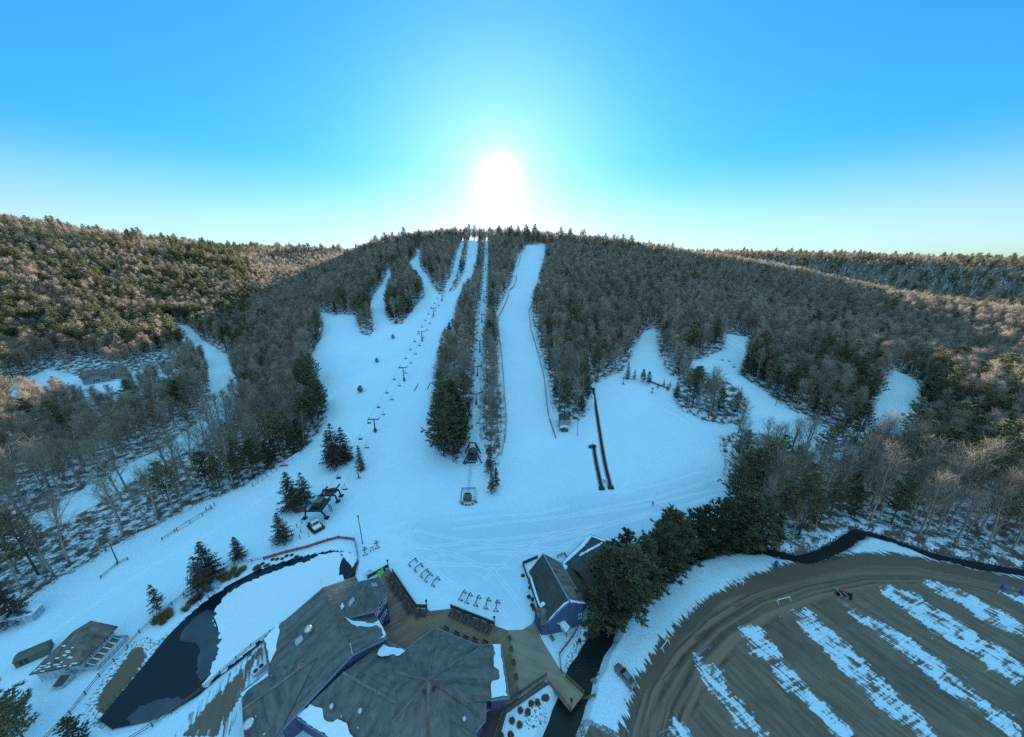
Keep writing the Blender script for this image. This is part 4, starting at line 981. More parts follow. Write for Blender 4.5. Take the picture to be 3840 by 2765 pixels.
def rail_run(mb, pts, h=1.05, step=1.8, bal=0.0, rails=(0.5, 1.0), rw=.08):
    """posts, rails and optional balusters along ground points"""
    for i in range(len(pts)-1):
        a, b = Vector(pts[i]), Vector(pts[i+1]); n = max(1, round((b-a).length/step))
        for k in range(n+(1 if i == len(pts)-2 else 0)): p = a.lerp(b, k/n); mb.bar(p-Vector((0,0,.2)), p+Vector((0,0,h)), .12)
        for r_ in rails: mb.bar(a+Vector((0,0,h*r_)), b+Vector((0,0,h*r_)), rw, rw*1.2)
        if bal:
            for k in range(int((b-a).length/bal)): p = a.lerp(b, (k+.5)*bal/(b-a).length); mb.bar(p+Vector((0,0,.1)), p+Vector((0,0,h)), .05)
for pts in ([(2106,2526),(2188,2603)], [(2058,2566),(2140,2666)]):
    s = MB(); rail_run(s, [G(x, y, .16) for x, y in pts], 1.0, 1.6, .2); s.build('railing', M_WOOD, b_)
def fence(name, px, label, cat, m, h=1.05, step=2.6, rails=(.45,.9), bal=0, z=0, net=None, rw=.09):
    pts = [P(x, y, z) for x, y in px]
    for p in pts: p.z = zg(p.x, p.y) + z
    root = empty(name, (0,0,0), 0, label, cat)
    pm = None
    for i in range(len(pts)-1):
        a, b = pts[i], pts[i+1]; n = max(1, round((b-a).length/step))
        for k in range(n+(1 if i == len(pts)-2 else 0)):
            p = a.lerp(b, k/n); p.z = zg(p.x, p.y) + z
            if pm is None: s = MB(); s.bar((0,0,-.2), (0,0,h+.12), .14); pm = s.mesh('post', m)
            o = bpy.data.objects.new('post', pm); link(o); o.parent = root; o.location = p
    s = MB()
    for i in range(len(pts)-1):
        a, b = pts[i], pts[i+1]; n = max(1, round((b-a).length/step))
        for k in range(n):
            p, q = a.lerp(b, k/n), a.lerp(b, (k+1)/n); p.z = zg(p.x, p.y)+z; q.z = zg(q.x, q.y)+z
            for r_ in rails: s.bar(p+Vector((0,0,h*r_)), q+Vector((0,0,h*r_)), rw, rw)
            if bal:
                for j in range(int((q-p).length/bal)): c = p.lerp(q, (j+.5)*bal/(q-p).length); s.bar(c+Vector((0,0,.1)), c+Vector((0,0,h)), .05)
    s.build('rails', m, root)
    if net:
        s = MB()
        for i in range(len(pts)-1):
            a, b = pts[i], pts[i+1]; n = max(1, round((b-a).length/step))
            for k in range(n):
                p, q = a.lerp(b, k/n), a.lerp(b, (k+1)/n); p.z = zg(p.x, p.y)+z; q.z = zg(q.x, q.y)+z
                s.bar(p+Vector((0,0,h*.5)), q+Vector((0,0,h*.5)), .03, h*.9)
        s.build('netting', net, root)
    return root
M_NET = simple('faded_red_netting', (0.42, 0.10, 0.13), .8)
M_NETO = simple('orange_red_netting', (0.50, 0.07, 0.06), .8)
fence('ramp_railing', [(1917,2626),(2048,2538)], 'dark railing with white balusters along the plaza side of the ramp', 'railing', M_WOODD, 1.0, 1.8, (.1,.55,1), .22)
fence('ramp_railing', [(2056,2566),(1880,2690),(1850,2790),(1840,2850)], 'grey slatted railing along the stream side of the ramp', 'railing', M_WOOD, 1.0, 1.8, (.1,1), .22)
fence('pond_fence', [(150,2800),(265,2680),(375,2540),(480,2430),(525,2375),(600,2310),(690,2235),(800,2160),(880,2120),(945,2108),(990,2100)], 'brown two-rail fence along the far bank of the dark pond', 'fence', M_WOOD, 1.05, 3.0)
fence('pond_fence', [(990,2100),(1075,2075),(1155,2055),(1230,2030),(1270,2020),(1330,2028),(1340,2075),(1342,2110)], 'reddish netted fence curving round the upper end of the pond', 'fence', M_REDW, 1.05, 3.0, net=M_NET)
fence('pond_fence', [(1342,2110),(1326,2145),(1300,2170)], 'short rail fence beside the round hole in the pond ice', 'fence', M_WOODD, 1.0, 2.2)
fence('pond_fence', [(1080,2322),(940,2420),(885,2467),(824,2522),(745,2590),(640,2668),(572,2724),(470,2790)], 'brown two-rail fence between the pond and the muddy drive', 'fence', M_WOOD, 1.05, 3.0)
fence('deck_wall', [(1380,2174),(1456,2130)], 'dark board parapet at the lodge deck corner near the green chairs', 'fence', M_WOODD, 1.0, 2.0, (.15,.4,.65,.9), z=.3, rw=.2)
fence('deck_wall', [(1472,2148),(1562,2282),(1602,2284),(1592,2320)], 'long dark parapet along the snow side of the left lodge deck', 'fence', M_WOODD, 1.0, 2.0, (.15,.4,.65,.9), z=.3, rw=.2)
fence('deck_wall', [(1690,2282),(1853,2347)], 'dark parapet between the right row of deck tables and the snow', 'fence', M_WOODD, 1.0, 2.0, (.15,.4,.65,.9), z=.3, rw=.2)
fence('slope_fence', [(2008,2122),(1982,2190),(2010,2262),(2024,2330)], 'red-brown fence beside the planting strip of the dark gabled building', 'fence', M_REDW, 1.0, 2.2)
fence('wire_fence', [(2178,2335),(2150,2390),(2098,2458),(2103,2510),(2110,2526)], 'thin grey fence across the snowy lawn above the stream', 'fence', M_WOOD, 1.0, 2.4, (.3,.6,.95), 0)
fence('stair_railing', [(2090,2092),(2118,2082),(2126,2098)], 'red-brown stair railing between the dark gabled building and its annex', 'railing', M_REDW, 1.0, 1.4, (.35,.7,1))
fence('bridge_railing', [(2188,2603),(2215,2606),(2232,2612)], 'short railing with a brown board at the bridge end', 'railing', M_WOOD, 1.0, 1.2, (.4,.7,1))
fence('side_fence', [(609,2027),(700,1968),(795,1911)], 'dark rail fence with snow on its rails below the lower left trees', 'fence', M_WOODD, 1.0, 3.2)
fence('side_fence', [(380,2170),(440,2120),(480,2100)], 'broken dark fence by the utility pole at lower left', 'fence', M_WOODD, .9, 3.2)
fence('side_fence', [(3005,1665),(3060,1690),(3120,1720),(3180,1750)], 'faint rail fence along the far right trail behind bare trees', 'fence', M_REDW, 1.0, 4.0)
fence('race_net', [(1971,931),(1954,953),(1949,982),(1940,1007)], 'top length of orange netting on the left edge of the race trail', 'fence', M_NETO, 1.3, 4.0, (.95,), net=M_NETO)
fence('race_net', [(1937,1031),(1938,1044),(1928,1073),(1909,1090),(1907,1110),(1885,1161),(1871,1186),(1866,1205),(1868,1249),(1878,1298),(1888,1411),(1893,1494),(1900,1572),(1893,1663)], 'long orange net winding down the left edge of the race trail', 'fence', M_NETO, 1.3, 4.0, (.95,), net=M_NETO)
fence('race_net', [(2046,931),(2040,968),(2030,1007),(2018,1046),(2015,1083),(1993,1144),(1983,1168),(1986,1205),(1992,1242),(2001,1273),(2020,1337),(2040,1420),(2050,1518),(2057,1563)], 'long orange net down the right edge of the race trail', 'fence', M_NETO, 1.3, 4.0, (.95,), net=M_NETO)
fence('race_net', [(2060,1572),(2070,1606),(2084,1646)], 'short pale red net beside the small grey cabin', 'fence', M_NET, 1.3, 3.0, (.95,), net=M_NET)
fence('race_net', [(2432,1432),(2470,1448),(2510,1462)], 'short red net between the little pines above the learning slope', 'fence', M_NET, 1.2, 3.0, (.95,), net=M_NET)
# pond: open water, thin grey ice, snow-covered ice
def flat(name, px, z, m, kind='structure', jag=0, seed=0):
    r = random.Random(seed); pts = []
    q = [Vector(G(x, y, z)) for x, y in px]
    for i, p in enumerate(q):
        e = q[(i+1) % len(q)]; n = max(1, int((e-p).length/.5)) if jag else 1
        for k in range(n): c = p.lerp(e, k/n); pts.append((c.x+r.gauss(0, jag), c.y+r.gauss(0, jag), z))
    s = MB(); s.slab(pts, .03); o = s.build(name, m); o['kind'] = kind; return o
M_WATER, n_, l_, b_2 = mat_new('dark_pond_water'); b_2.inputs['Base Color'].default_value = (0.006, 0.012, 0.022, 1); b_2.inputs['Roughness'].default_value = .18; b_2.inputs['Specular IOR Level'].default_value = .22
nz = n_.new('ShaderNodeTexNoise'); nz.inputs['Scale'].default_value = .25; nz.inputs['Detail'].default_value = 4; g_ = n_.new('ShaderNodeNewGeometry'); l_.new(g_.outputs['Position'], nz.inputs[0])
bp = n_.new('ShaderNodeBump'); bp.inputs['Strength'].default_value = .08; l_.new(nz.outputs['Fac'], bp.inputs['Height']); l_.new(bp.outputs[0], b_2.inputs['Normal'])
M_ICE = simple('thin_grey_ice', (0.042, 0.052, 0.068), .3, var=.35, scale=.25)
flat('pond_water', [(370,2700),(470,2580),(560,2470),(620,2395),(690,2322),(770,2252),(880,2178),(1000,2122),(1120,2086),(1240,2060),(1310,2065),(1340,2110),(1330,2170),(1290,2200),(1200,2235),(1130,2300),(1060,2350),(980,2410),(900,2480),(820,2540),(740,2610),(640,2670),(540,2710),(420,2735)], -.42, M_WATER)
flat('pond_ice_grey', [(668,2405),(690,2360),(720,2325),(780,2285),(830,2300),(850,2380),(820,2460),(790,2520),(748,2560),(738,2530),(742,2470),(752,2430),(735,2412)], -.385, M_ICE, jag=.15, seed=2)
flat('pond_ice_grey', [(470,2705),(520,2650),(600,2620),(660,2612),(690,2625),(640,2668),(560,2700),(500,2716)], -.385, M_ICE, jag=.15, seed=3)
flat('pond_ice', [(808,2282),(850,2228),(900,2197),(960,2168),(1040,2140),(1120,2112),(1160,2102),(1200,2082),(1262,2069),(1285,2088),(1272,2120),(1268,2150),(1292,2172),(1270,2195),(1200,2228),(1130,2292),(1060,2343),(980,2402),(900,2472),(822,2532),(770,2580),(760,2565),(790,2525),(800,2490),(818,2440),(830,2390),(806,2350),(800,2315)], -.35, M_SNOW, jag=.25, seed=4)
flat('pond_ice', [(1272,2070),(1300,2066),(1330,2085),(1335,2110),(1322,2128),(1305,2110),(1290,2090)], -.35, M_SNOW, jag=.12, seed=5)
M_STREAM, n_, l_, b_3 = mat_new('stream_water'); b_3.inputs['Base Color'].default_value = (0.012, 0.018, 0.018, 1); b_3.inputs['Roughness'].default_value = .12; b_3.inputs['Specular IOR Level'].default_value = .15
nz = n_.new('ShaderNodeTexNoise'); nz.inputs['Scale'].default_value = 2.2; nz.inputs['Detail'].default_value = 5; g_ = n_.new('ShaderNodeNewGeometry'); l_.new(g_.outputs['Position'], nz.inputs[0])
bp = n_.new('ShaderNodeBump'); bp.inputs['Strength'].default_value = .6; bp.inputs['Distance'].default_value = .2; l_.new(nz.outputs['Fac'], bp.inputs['Height']); l_.new(bp.outputs[0], b_3.inputs['Normal'])
s = MB(); prev = None
for i in range(len(STREAM)):
    a = Vector((*STREAM[max(i-1,0)], 0)); c_ = Vector((*STREAM[min(i+1, len(STREAM)-1)], 0)); d = (c_-a).normalized(); p = Vector((*STREAM[i], -1.35)); e = Vector((-d.y, d.x, 0))*(3.0 if STREAM[i][1] < 60 else 2.0)
    s.v += [tuple(p-e), tuple(p+e)]
    if i: k = 2*i; s.f.append((k-2, k, k+1, k-1))
o = s.build('stream_water', M_STREAM); o['kind'] = 'structure'
# boulders along the stream
def boulder_mesh(seed):
    r = random.Random(seed); bm = bmesh.new(); bmesh.ops.create_icosphere(bm, subdivisions=2, radius=.5)
    off = [Vector((r.gauss(0,1), r.gauss(0,1), r.gauss(0,1))).normalized() for _ in range(6)]
    for v in bm.verts:
        k = 1
        for d in off: k -= .16*max(0, v.co.normalized().dot(d)-.3)
        v.co = Vector((v.co.x*1.25, v.co.y, v.co.z*.7))*k*(1+r.gauss(0,.02))
    m = bpy.data.meshes.new('boulder'); bm.to_mesh(m); bm.free(); m.materials.append(M_CONC); return m
M_STONE = simple('stream_stone', (0.20, 0.175, 0.15), .9, var=.45, scale=2)
BM_ = [boulder_mesh(s_) for s_ in range(4)]
for m_ in BM_: m_.materials[0] = M_STONE
rb = random.Random(4)
LAB_B = 'grey boulder lining the bank of the dark stream'
for i in range(len(STREAM)-1):
    a, b = Vector((*STREAM[i], 0)), Vector((*STREAM[i+1], 0)); L_ = (b-a).length
    if a.length > 190: continue
    for k in range(int(L_*(1.1 if 1 < i < 8 else .35))):
        p = a.lerp(b, rb.random()); d = (b-a).normalized(); e = Vector((-d.y, d.x, 0))*rb.choice((-1,1))*rb.uniform(1.6, 3.2); p = p+e
        sz = rb.uniform(.4, 1.1); o = bpy.data.objects.new('boulder', rb.choice(BM_)); link(o); o.location = (p.x, p.y, zg(p.x, p.y)+sz*.15); o.scale = (sz,)*3; o.rotation_euler = (0,0,rb.random()*6)
        tag(o, LAB_B, 'boulder', 'boulders along the stream')
# ------------------------------------------------------------------ dark gabled building, annex, hut, cabin, far house
def poly_wall(mb, a, b, z0, za, zb, th=.2):
    """upright wall panel from a to b whose top runs from za to zb"""
    a = Vector((a[0],a[1],0)); b = Vector((b[0],b[1],0)); d = (b-a).normalized(); n = Vector((-d.y, d.x, 0))*th/2
    up = lambda p, z: Vector((p.x, p.y, z))
    q = [up(a,z0), up(b,z0), up(b,zb), up(a,za)]; k = len(mb.v)
    mb.v += [tuple(p-n) for p in q] + [tuple(p+n) for p in q]
    mb.f += [(k,k+1,k+2,k+3), (k+7,k+6,k+5,k+4)] + [(k+i, k+4+i, k+4+(i+1)%4, k+(i+1)%4) for i in range(4)]
def build_rental():
    root = empty('gabled_building', (0,0,0), 0, 'blue board building with a steep dark shingle roof beside the tall pines', 'building')
    R0, R1 = (2037,2077,9.2), (2136,2256,9.2); L0, L1 = (1984,2144,4.3), (2052,2335,4.3); E0, E1 = (2104,2111,6.6), (2195,2263,6.6)
    rf = MB(); facet(rf, [R0, L0, L1, R1]); roof = rf.build('roof', M_ROOFD, root)
    rf = MB(); facet(rf, [R0, R1, E1, E0]); rf.build('roof', M_ROOFG, root)
    fb = MB()
    for a, b in ((L0,L1),(R0,L0),(R0,E0),(R1,L1),(R1,E1),(E0,E1)): fb.bar(V3(a)-Vector((0,0,.10)), V3(b)-Vector((0,0,.10)), .1, .28)
    fb.bar(V3(R0)+Vector((0,0,.04)), V3(R1)+Vector((0,0,.04)), .3, .08); fb.build('fascia', M_FASC, roof)
    lo = MB(); facet(lo, [(2101,2108,6.0), (2168,2150,4.6), (2134,2184,6.4)]); facet(lo, [(2168,2150,4.6), (2220,2209,4.2), (2189,2248,4.4), (2134,2184,6.4)]); lo.build('lower_roof', M_ROOFD, root)
    r1, l1, e1, r0, l0, e0 = [V3(p) for p in (R1, L1, E1, R0, L0, E0)]; ax = (r0-r1).normalized()*.35; axb = -ax
    wl = MB()
    def gable(l, r_, e, o):
        l, r_, e = l+o, r_+o, e+o; l = l.lerp(e, .04); e = e.lerp(l, .04)
        poly_wall(wl, l, r_, -.2, l.z-.15, r_.z-.28); poly_wall(wl, r_, e, -.2, r_.z-.28, e.z-.2)
    gable(l1, r1, e1, ax); gable(l0, r0, e0, axb)
    c_ = (l0+l1+e0+e1)/4
    for p, q, h in ((l0, l1, 4.0), (e0, e1, 6.2)): pp, qq = p.lerp(c_, .06), q.lerp(c_, .06); poly_wall(wl, pp, qq, -.2, h, h)
    lp = [V3(p) for p in ((2101,2108,4.4),(2168,2150,4.4),(2216,2207,4.1),(2189,2246,4.1))]
    for i in range(3): poly_wall(wl, lp[i], lp[i+1], -.2, 4.1, 4.0)
    wl.build('wall', M_BLUE2, root)
    out = l1-l0
    a, b = l1+ax, e1+ax; d = Vector((b.x-a.x, b.y-a.y, 0)); P_ = lambda t: Vector((a.x, a.y, 0)) + d*t
    rt = (Vector((r1.x-a.x, r1.y-a.y, 0)).dot(d))/d.dot(d)
    wall_window(root, P_(.80), P_(.93), 2.1, 3.6, 2, 1, out, inset=.18); wall_window(root, P_(rt+.03), P_(rt+.20), 6.0, 7.3, 2, 1, out, inset=.18); wall_window(root, P_(rt-.17), P_(rt-.02), 6.0, 7.2, 2, 1, out, inset=.18); wall_window(root, P_(rt-.30), P_(rt-.19), 5.9, 6.5, 1, 1, out, inset=.18)
    # entry porch with its own little roof
    pr = MB(); facet(pr, [(2005,2283,4.6), (2020,2302,5.2), (2052,2287,5.2), (2040,2276,4.6)]); facet(pr, [(2020,2302,5.2), (2030,2342,3.2), (2052,2342,3.2), (2052,2287,5.2)]); pr.build('porch_roof', M_ROOFG, root)
    pw = MB(); poly_wall(pw, G(2031,2344,3.0), G(2052,2344,3.0), -.1, 2.9, 2.9); poly_wall(pw, G(2007,2284,4.4), G(2031,2344,3.0), -.1, 4.2, 2.9); pw.build('porch_wall', M_BLUE2, root)
    snow_on(root, [(2136,2250),(2165,2256),(2194,2260),(2196,2265),(2160,2262),(2138,2259)], (R0, R1, E1), .12, seed=11)
    snow_on(root, [(2024,2276),(2030,2262),(2036,2256),(2046,2260),(2044,2272),(2036,2276),(2030,2280)], (R0, R1, L1), .2, seed=12)
    snow_on(root, [(1990,2158),(1998,2175),(2010,2215),(2024,2260),(2027,2272),(2021,2270),(2005,2225),(1993,2185),(1987,2160)], (R0, R1, L1), .08, seed=13)
    snow_on(root, [(2110,2268),(2125,2258),(2134,2254),(2132,2259),(2115,2272),(2085,2300),(2060,2328),(2058,2326),(2080,2300)], (R0, R1, L1), .1, seed=14)
    snow_on(root, [(2108,2112),(2128,2124),(2124,2136),(2117,2140),(2112,2126)], ((2101,2108,6.0), (2168,2150,4.6), (2134,2184,6.4)), .12, seed=15)
    # bulkhead hatch against the wall, planter boxes
    s = MB(); s.box(G(2132,2322,.7), (1.7,1.5,1.4), R(30)); s.box(G(2132,2322,.7)+Vector((0,0,.75)), (1.9,1.7,.1), R(30)); s.build('bulkhead', M_DGREEN, root)
    return root
build_rental()
# terrace to the left of it with a parapet
gsheet('deck', [(1962,2120),(2020,2085),(2010,2110),(1990,2145),(2052,2345),(2040,2350),(2018,2300)], -.2, .35, M_SNOW)
fence('deck_wall', [(1960,2121),(2016,2097)], 'dark parapet on the slope side of the gabled building terrace', 'fence', M_WOODD, 1.0, 2.0, (.15,.4,.65,.9), z=.3, rw=.2)
fence('deck_wall', [(1960,2121),(1975,2165),(2030,2310)], 'long dark parapet below the left eave of the gabled building', 'fence', M_WOODD, 1.0, 2.0, (.15,.4,.65,.9), z=.3, rw=.2)
def build_annex():
    root = empty('annex_building', (0,0,0), 0, 'low annex with snow along the edges of its dark roof, half behind pines', 'building')
    N0, N1 = (2106,2110,3.6), (2214,2004,3.6); K0, K1 = (2168,2144,6.2), (2275,2027,6.2); F0, F1 = (2228,2218,3.8), (2335,2050,3.8)
    rf = MB(); facet(rf, [N0, N1, K1, K0]); facet(rf, [K0, K1, F1, F0]); roof = rf.build('roof', M_ROOFD, root)
    fb = MB()
    for a, b in ((N0,N1),(N1,K1),(N0,K0),(K1,F1),(K0,F0)): fb.bar(V3(a)-Vector((0,0,.10)), V3(b)-Vector((0,0,.10)), .1, .26)
    fb.build('fascia', M_WOODD, roof)
    wl = MB(); q = [V3(p) for p in (N0, N1, F1, F0)]; wl.prism(inset_poly(q, .6), -.2, 3.4)
    n1, k1, f1 = V3(N1), V3(K1), V3(F1); o = (V3(K0)-k1).normalized()*.5; poly_wall(wl, n1+o, k1+o, 0, 3.3, 5.9); poly_wall(wl, k1+o, f1+o, 0, 5.9, 3.5); wl.build('wall', M_BLUE2, root)
    snow_on(root, [(2109,2111),(2160,2060),(2213,2007),(2222,2012),(2195,2045),(2165,2075),(2130,2105),(2117,2116)], (N0, N1, K0), .2, seed=21)
    snow_on(root, [(2214,2007),(2272,2027),(2270,2034),(2240,2022),(2218,2014)], (N0, N1, K0), .14, seed=22)
    for k in range(7): 
        t = k/6; x, y = 2180+70*t, 2078-38*t; snow_on(root, [(x-9,y+8),(x+2,y-4),(x+10,y-7),(x+6,y+2),(x-2,y+9)], (N0, N1, K0), .2, seed=23+k)
build_annex()
# notice boards in front of it
def roofed_board():
    root = empty('map_board', tuple(G(2107,2366)), 0, 'wooden map board with white panels under a snowy little gable roof', 'notice board'); root.location = (0,0,0)
    a, b = G(2086,2358), G(2124,2389); s = MB()
    for p in (a, b): s.bar(p, p+Vector((0,0,2.6)), .18)
    s.bar(a+Vector((0,0,.9)), b+Vector((0,0,.9)), .1, .14); s.build('posts', M_WOOD, root)
    s = MB(); s.bar(a+Vector((0,0,1.75)), b+Vector((0,0,1.75)), .07, 1.3); bd = s.build('board', M_WHITE, root)
    d = (b-a).normalized(); n = Vector((d.y,-d.x,0)); n = n if n.y < 0 else -n; s = MB()
    for k, (t0, t1, z) in enumerate(((.1,.4,2.1),(.5,.62,2.2),(.3,.75,1.7),(.15,.5,1.45),(.6,.9,1.5))): s.bar(a.lerp(b,t0)+n*.05+Vector((0,0,z)), a.lerp(b,t1)+n*.05+Vector((0,0,z-.12)), .03, .06)
    s.build('map_line', M_NAVY, bd)
    s = MB(); m = a.lerp(b, .5)+Vector((0,0,3.35)); e0 = a.lerp(b,-.12)+Vector((0,0,2.65)); e1 = a.lerp(b,1.12)+Vector((0,0,2.65))
    for e in (e0, e1): s.slab([m-n*.75, m+n*.75, e+n*.75, e-n*.75], .12)
    s.build('roof', M_SNOW, root)
roofed_board()
def banner_sign():
    root = empty('banner_sign', (0,0,0), 0, 'pale banner with dark blue and red lettering by the porch corner', 'sign')
    a, b = G(2059,2350,.4), G(2088,2336,.4); s = MB(); s.bar(a+Vector((0,0,.9)), b+Vector((0,0,.9)), .06, 1.15); s.build('board', M_WHITE, root)
    d = (b-a).normalized(); n = Vector((d.y,-d.x,0)); n = n if n.y < 0 else -n; s = MB()
    for k in range(7): p = a.lerp(b, .1+k*.13)+n*.05+Vector((0,0,.55)); s.bar(p, p+Vector((0,0,.6)), .07, .03); s.bar(p+Vector((0,0,.3 if k % 2 else .55)), p+d*.2+Vector((0,0,.3 if k % 2 else .55)), .07, .03)
    s.build('lettering', M_NAVY, root)
    s = MB()
    for t in (.45,.6,.72): p = a.lerp(b, t)+n*.055+Vector((0,0,1.2)); s.bar(p, p+d*.25, .14, .03)
    s.build('lettering', M_RED, root)
banner_sign()
def hut():
    root = empty('pond_hut', (0,0,0), 0, 'pale blue single-storey hut with a brown hipped roof above the pond', 'hut')
    e0, e1, e2 = V3((108,2531,3.0)), V3((299,2491,3.0)), V3((441,2350,3.0)); e3 = e0+e2-e1
    ra = V3((275,2367,6.0)); ra = (e0+e1)/2 + (e2-e1).normalized()*((ra-(e0+e1)/2).dot((e2-e1).normalized())); ra.z = 6.0
    ra = V3((275,2367,6.0)); rb_ = (e2+e3)/2; rb_.z = 6.0
    rf = MB(); facet(rf, [e0, e1, ra]); facet(rf, [e1, e2, rb_, ra]); facet(rf, [e0, ra, rb_, e3]); roof = rf.build('roof', M_ROOFG, root)
    fb = MB()
    for a, b in ((e0,e1),(e1,e2),(e2,rb_),(rb_,e3)): fb.bar(a-Vector((0,0,.1)), b-Vector((0,0,.1)), .08, .22)
    fb.build('fascia', M_WOODD, roof)
    q = inset_poly([e0,e1,e2,e3], .75); wl = MB(); wl.prism(q, -.2, 2.85); wl.build('wall', M_PALE, root)
    gq = [Vector((*p,0)) for p in q]; poly_w = MB(); mid = (gq[2]+gq[3])/2; poly_wall(poly_w, gq[2], mid, 2.7, 2.85, 5.5); poly_wall(poly_w, mid, gq[3], 2.7, 5.5, 2.85); poly_w.build('gable', M_PALE, root)
    out = gq[1]-gq[0]
    for t0, t1 in ((.22,.27),(.29,.34),(.68,.73),(.75,.80)): wall_window(root, gq[1].lerp(gq[2], t0), gq[1].lerp(gq[2], t1), 1.7, 2.5, 1, 1, out)
    o2 = gq[1]-gq[2]; wall_window(root, gq[0].lerp(gq[1], .62), gq[0].lerp(gq[1], .74), 1.4, 2.2, 2, 1, o2)
    # sunroom of glazed frames leaning on the pond side, low deck wall beyond
    d = (gq[2]-gq[1]).normalized(); nn = Vector((d.y,-d.x,0)); nn = nn if nn.dot(out) > 0 else -nn; L_ = (gq[2]-gq[1]).length
    dk = MB(); A = gq[1]+d*L_*.03; B = gq[2]-d*L_*.02; dk.slab([A+Vector((0,0,.5)), B+Vector((0,0,.5)), B+nn*2.6+Vector((0,0,.5)), A+nn*2.6+Vector((0,0,.5))], .6); dk.build('deck', M_SNOW, root)
    pw = MB()
    for a, b in ((A+nn*2.6, B+nn*2.6), (A, A+nn*2.6), (B, B+nn*2.6)): poly_wall(pw, a, b, -.2, 1.1, 1.1, .14)
    pw.build('deck_parapet', M_PALE, root)
    for k in range(5):
        a = A.lerp(B, .08+k*.17); b = A.lerp(B, .08+(k+.9)*.17); p = [a+nn*.15+Vector((0,0,1.5)), b+nn*.15+Vector((0,0,1.5)), b+nn*1.6+Vector((0,0,.75)), a+nn*1.6+Vector((0,0,.75))]
        fr = MB(); 
        for i in range(4): fr.bar(p[i], p[(i+1) % 4], .1)
        f = fr.build('glazed_panel', M_TRIM, root); g2 = MB(); g2.slab([x-Vector((0,0,.02)) for x in p], .02); g2.build('pane', M_ROOFG, f)
    # cellar bulkhead at the near end
    s = MB(); a, b, c2, d2 = G(190,2582,.7), G(232,2578,.5), G(272,2526,1.3), G(228,2530,1.5); s.slab([a,b,c2,d2], .9); s.build('bulkhead', M_PALE, root)
    s = MB(); k = Vector((0,0,.05)); m_ = (a+b+c2+d2)/4; s.slab([m_+(x-m_)*.86+k for x in (a,b,c2,d2)], .04); s.build('bulkhead_lid', M_WOODD, root)
    # thin snow on the near hip
    r_ = random.Random(3)
    for k in range(26):
        u, v = r_.random(), r_.random()**.5; x = 120+170*u; y = 2526-34*u; x += (275-x)*(1-v)*.8; y += (2375-y)*(1-v)*.8; w_ = r_.uniform(6, 13)
        snow_on(root, [(x-w_,y+2),(x,y-2.5),(x+w_,y-3),(x+w_*.3,y+2.5)], (e0,e1,ra), .1, .03, seed=k)
hut()
def green_shed():
    root = empty('storage_box', tuple(G(135,2462)), R(38), 'dull green metal storage box with a ridged lid behind the pond hut', 'box')
    s = MB(); s.box((0,0,.8), (4.4,2.4,1.7)); s.build('body', M_DGREEN, root)
    s = MB(); s.slab([Vector((-2.3,-1.3,1.7)),Vector((2.3,-1.3,1.7)),Vector((2.3,0,2.05)),Vector((-2.3,0,2.05))], .1); s.slab([Vector((-2.3,0,2.05)),Vector((2.3,0,2.05)),Vector((2.3,1.3,1.7)),Vector((-2.3,1.3,1.7))], .1); s.build('lid', M_DGREEN, root)
    s = MB()
    for x in (-1.4,-.7): s.box((x,-1.22,.85), (.4,.06,1.2))
    s.build('door', M_DARK, root)
green_shed()
def cabin():
    b = P(2116,1612); root = empty('small_cabin', b, R(2), 'two-storey grey clapboard cabin with an orange toboggan on its porch', 'cabin')
    s = MB(); s.box((0,2.0,2.6), (4.4,4.0,5.6)); s.build('wall', M_GREYS, root)
    s = MB(); s.slab([Vector((-2.5,-.3,5.3)),Vector((2.5,-.3,5.3)),Vector((2.5,2.2,6.9)),Vector((-2.5,2.2,6.9))], .16); s.slab([Vector((-2.5,2.2,6.9)),Vector((2.5,2.2,6.9)),Vector((2.5,4.5,5.3)),Vector((-2.5,4.5,5.3))], .16); s.build('roof', M_ROOFD, root)
    s = MB()
    for x in (-2.2,2.2): s.poly([(x,0,5.3),(x,2.1,6.7),(x,4.0,5.4)]); s.poly([(x,4.0,5.4),(x,2.1,6.7),(x,0,5.3)])
    s.build('gable', M_GREYS, root)
    for x in (-1.3,1.3): wall_window(root, (x-.22,0), (x+.22,0), 4.2, 5.0, 1, 2, (0,-1))
    wall_window(root, (.1,0), (.5,0), 2.6, 3.1, 1, 1, (0,-1))
    s = MB()
    for sx in (-1,1): s.slab([Vector((-.25,-2.2,2.75)),Vector((-.25,0,2.75)),Vector((-.25+sx*2.0,0,2.0)),Vector((-.25+sx*2.0,-2.2,2.0))], .14)
    s.build('porch_roof', M_SNOW, root)
    s = MB(); s.box((-.25,-1.05,.15), (3.4,2.1,.3))
    for x in (-1.8,1.3): s.bar((x,-2.0,0), (x,-2.0,2.05), .14)
    s.bar((-1.8,-2.0,.95), (1.3,-2.0,.95), .08)
    s.build('porch', M_WOOD, root)
    s = MB(); s.box((.9,-.05,1.1), (.8,.06,1.5)); s.build('door', M_TRIM, root)
    o = MB(); o.tube([(-.2,0,0),(-.1,0,.5),(0,0,1.4),(-.1,0,1.75)], [.1,.24,.24,.1], 8); t = o.build('toboggan', M_ORANGE, None, True); t.location = b + Vector((-.85,-.35,.3)); t.scale = (1,.35,1)
    tag(t, 'bright orange toboggan propped against the cabin wall', 'toboggan')
cabin()
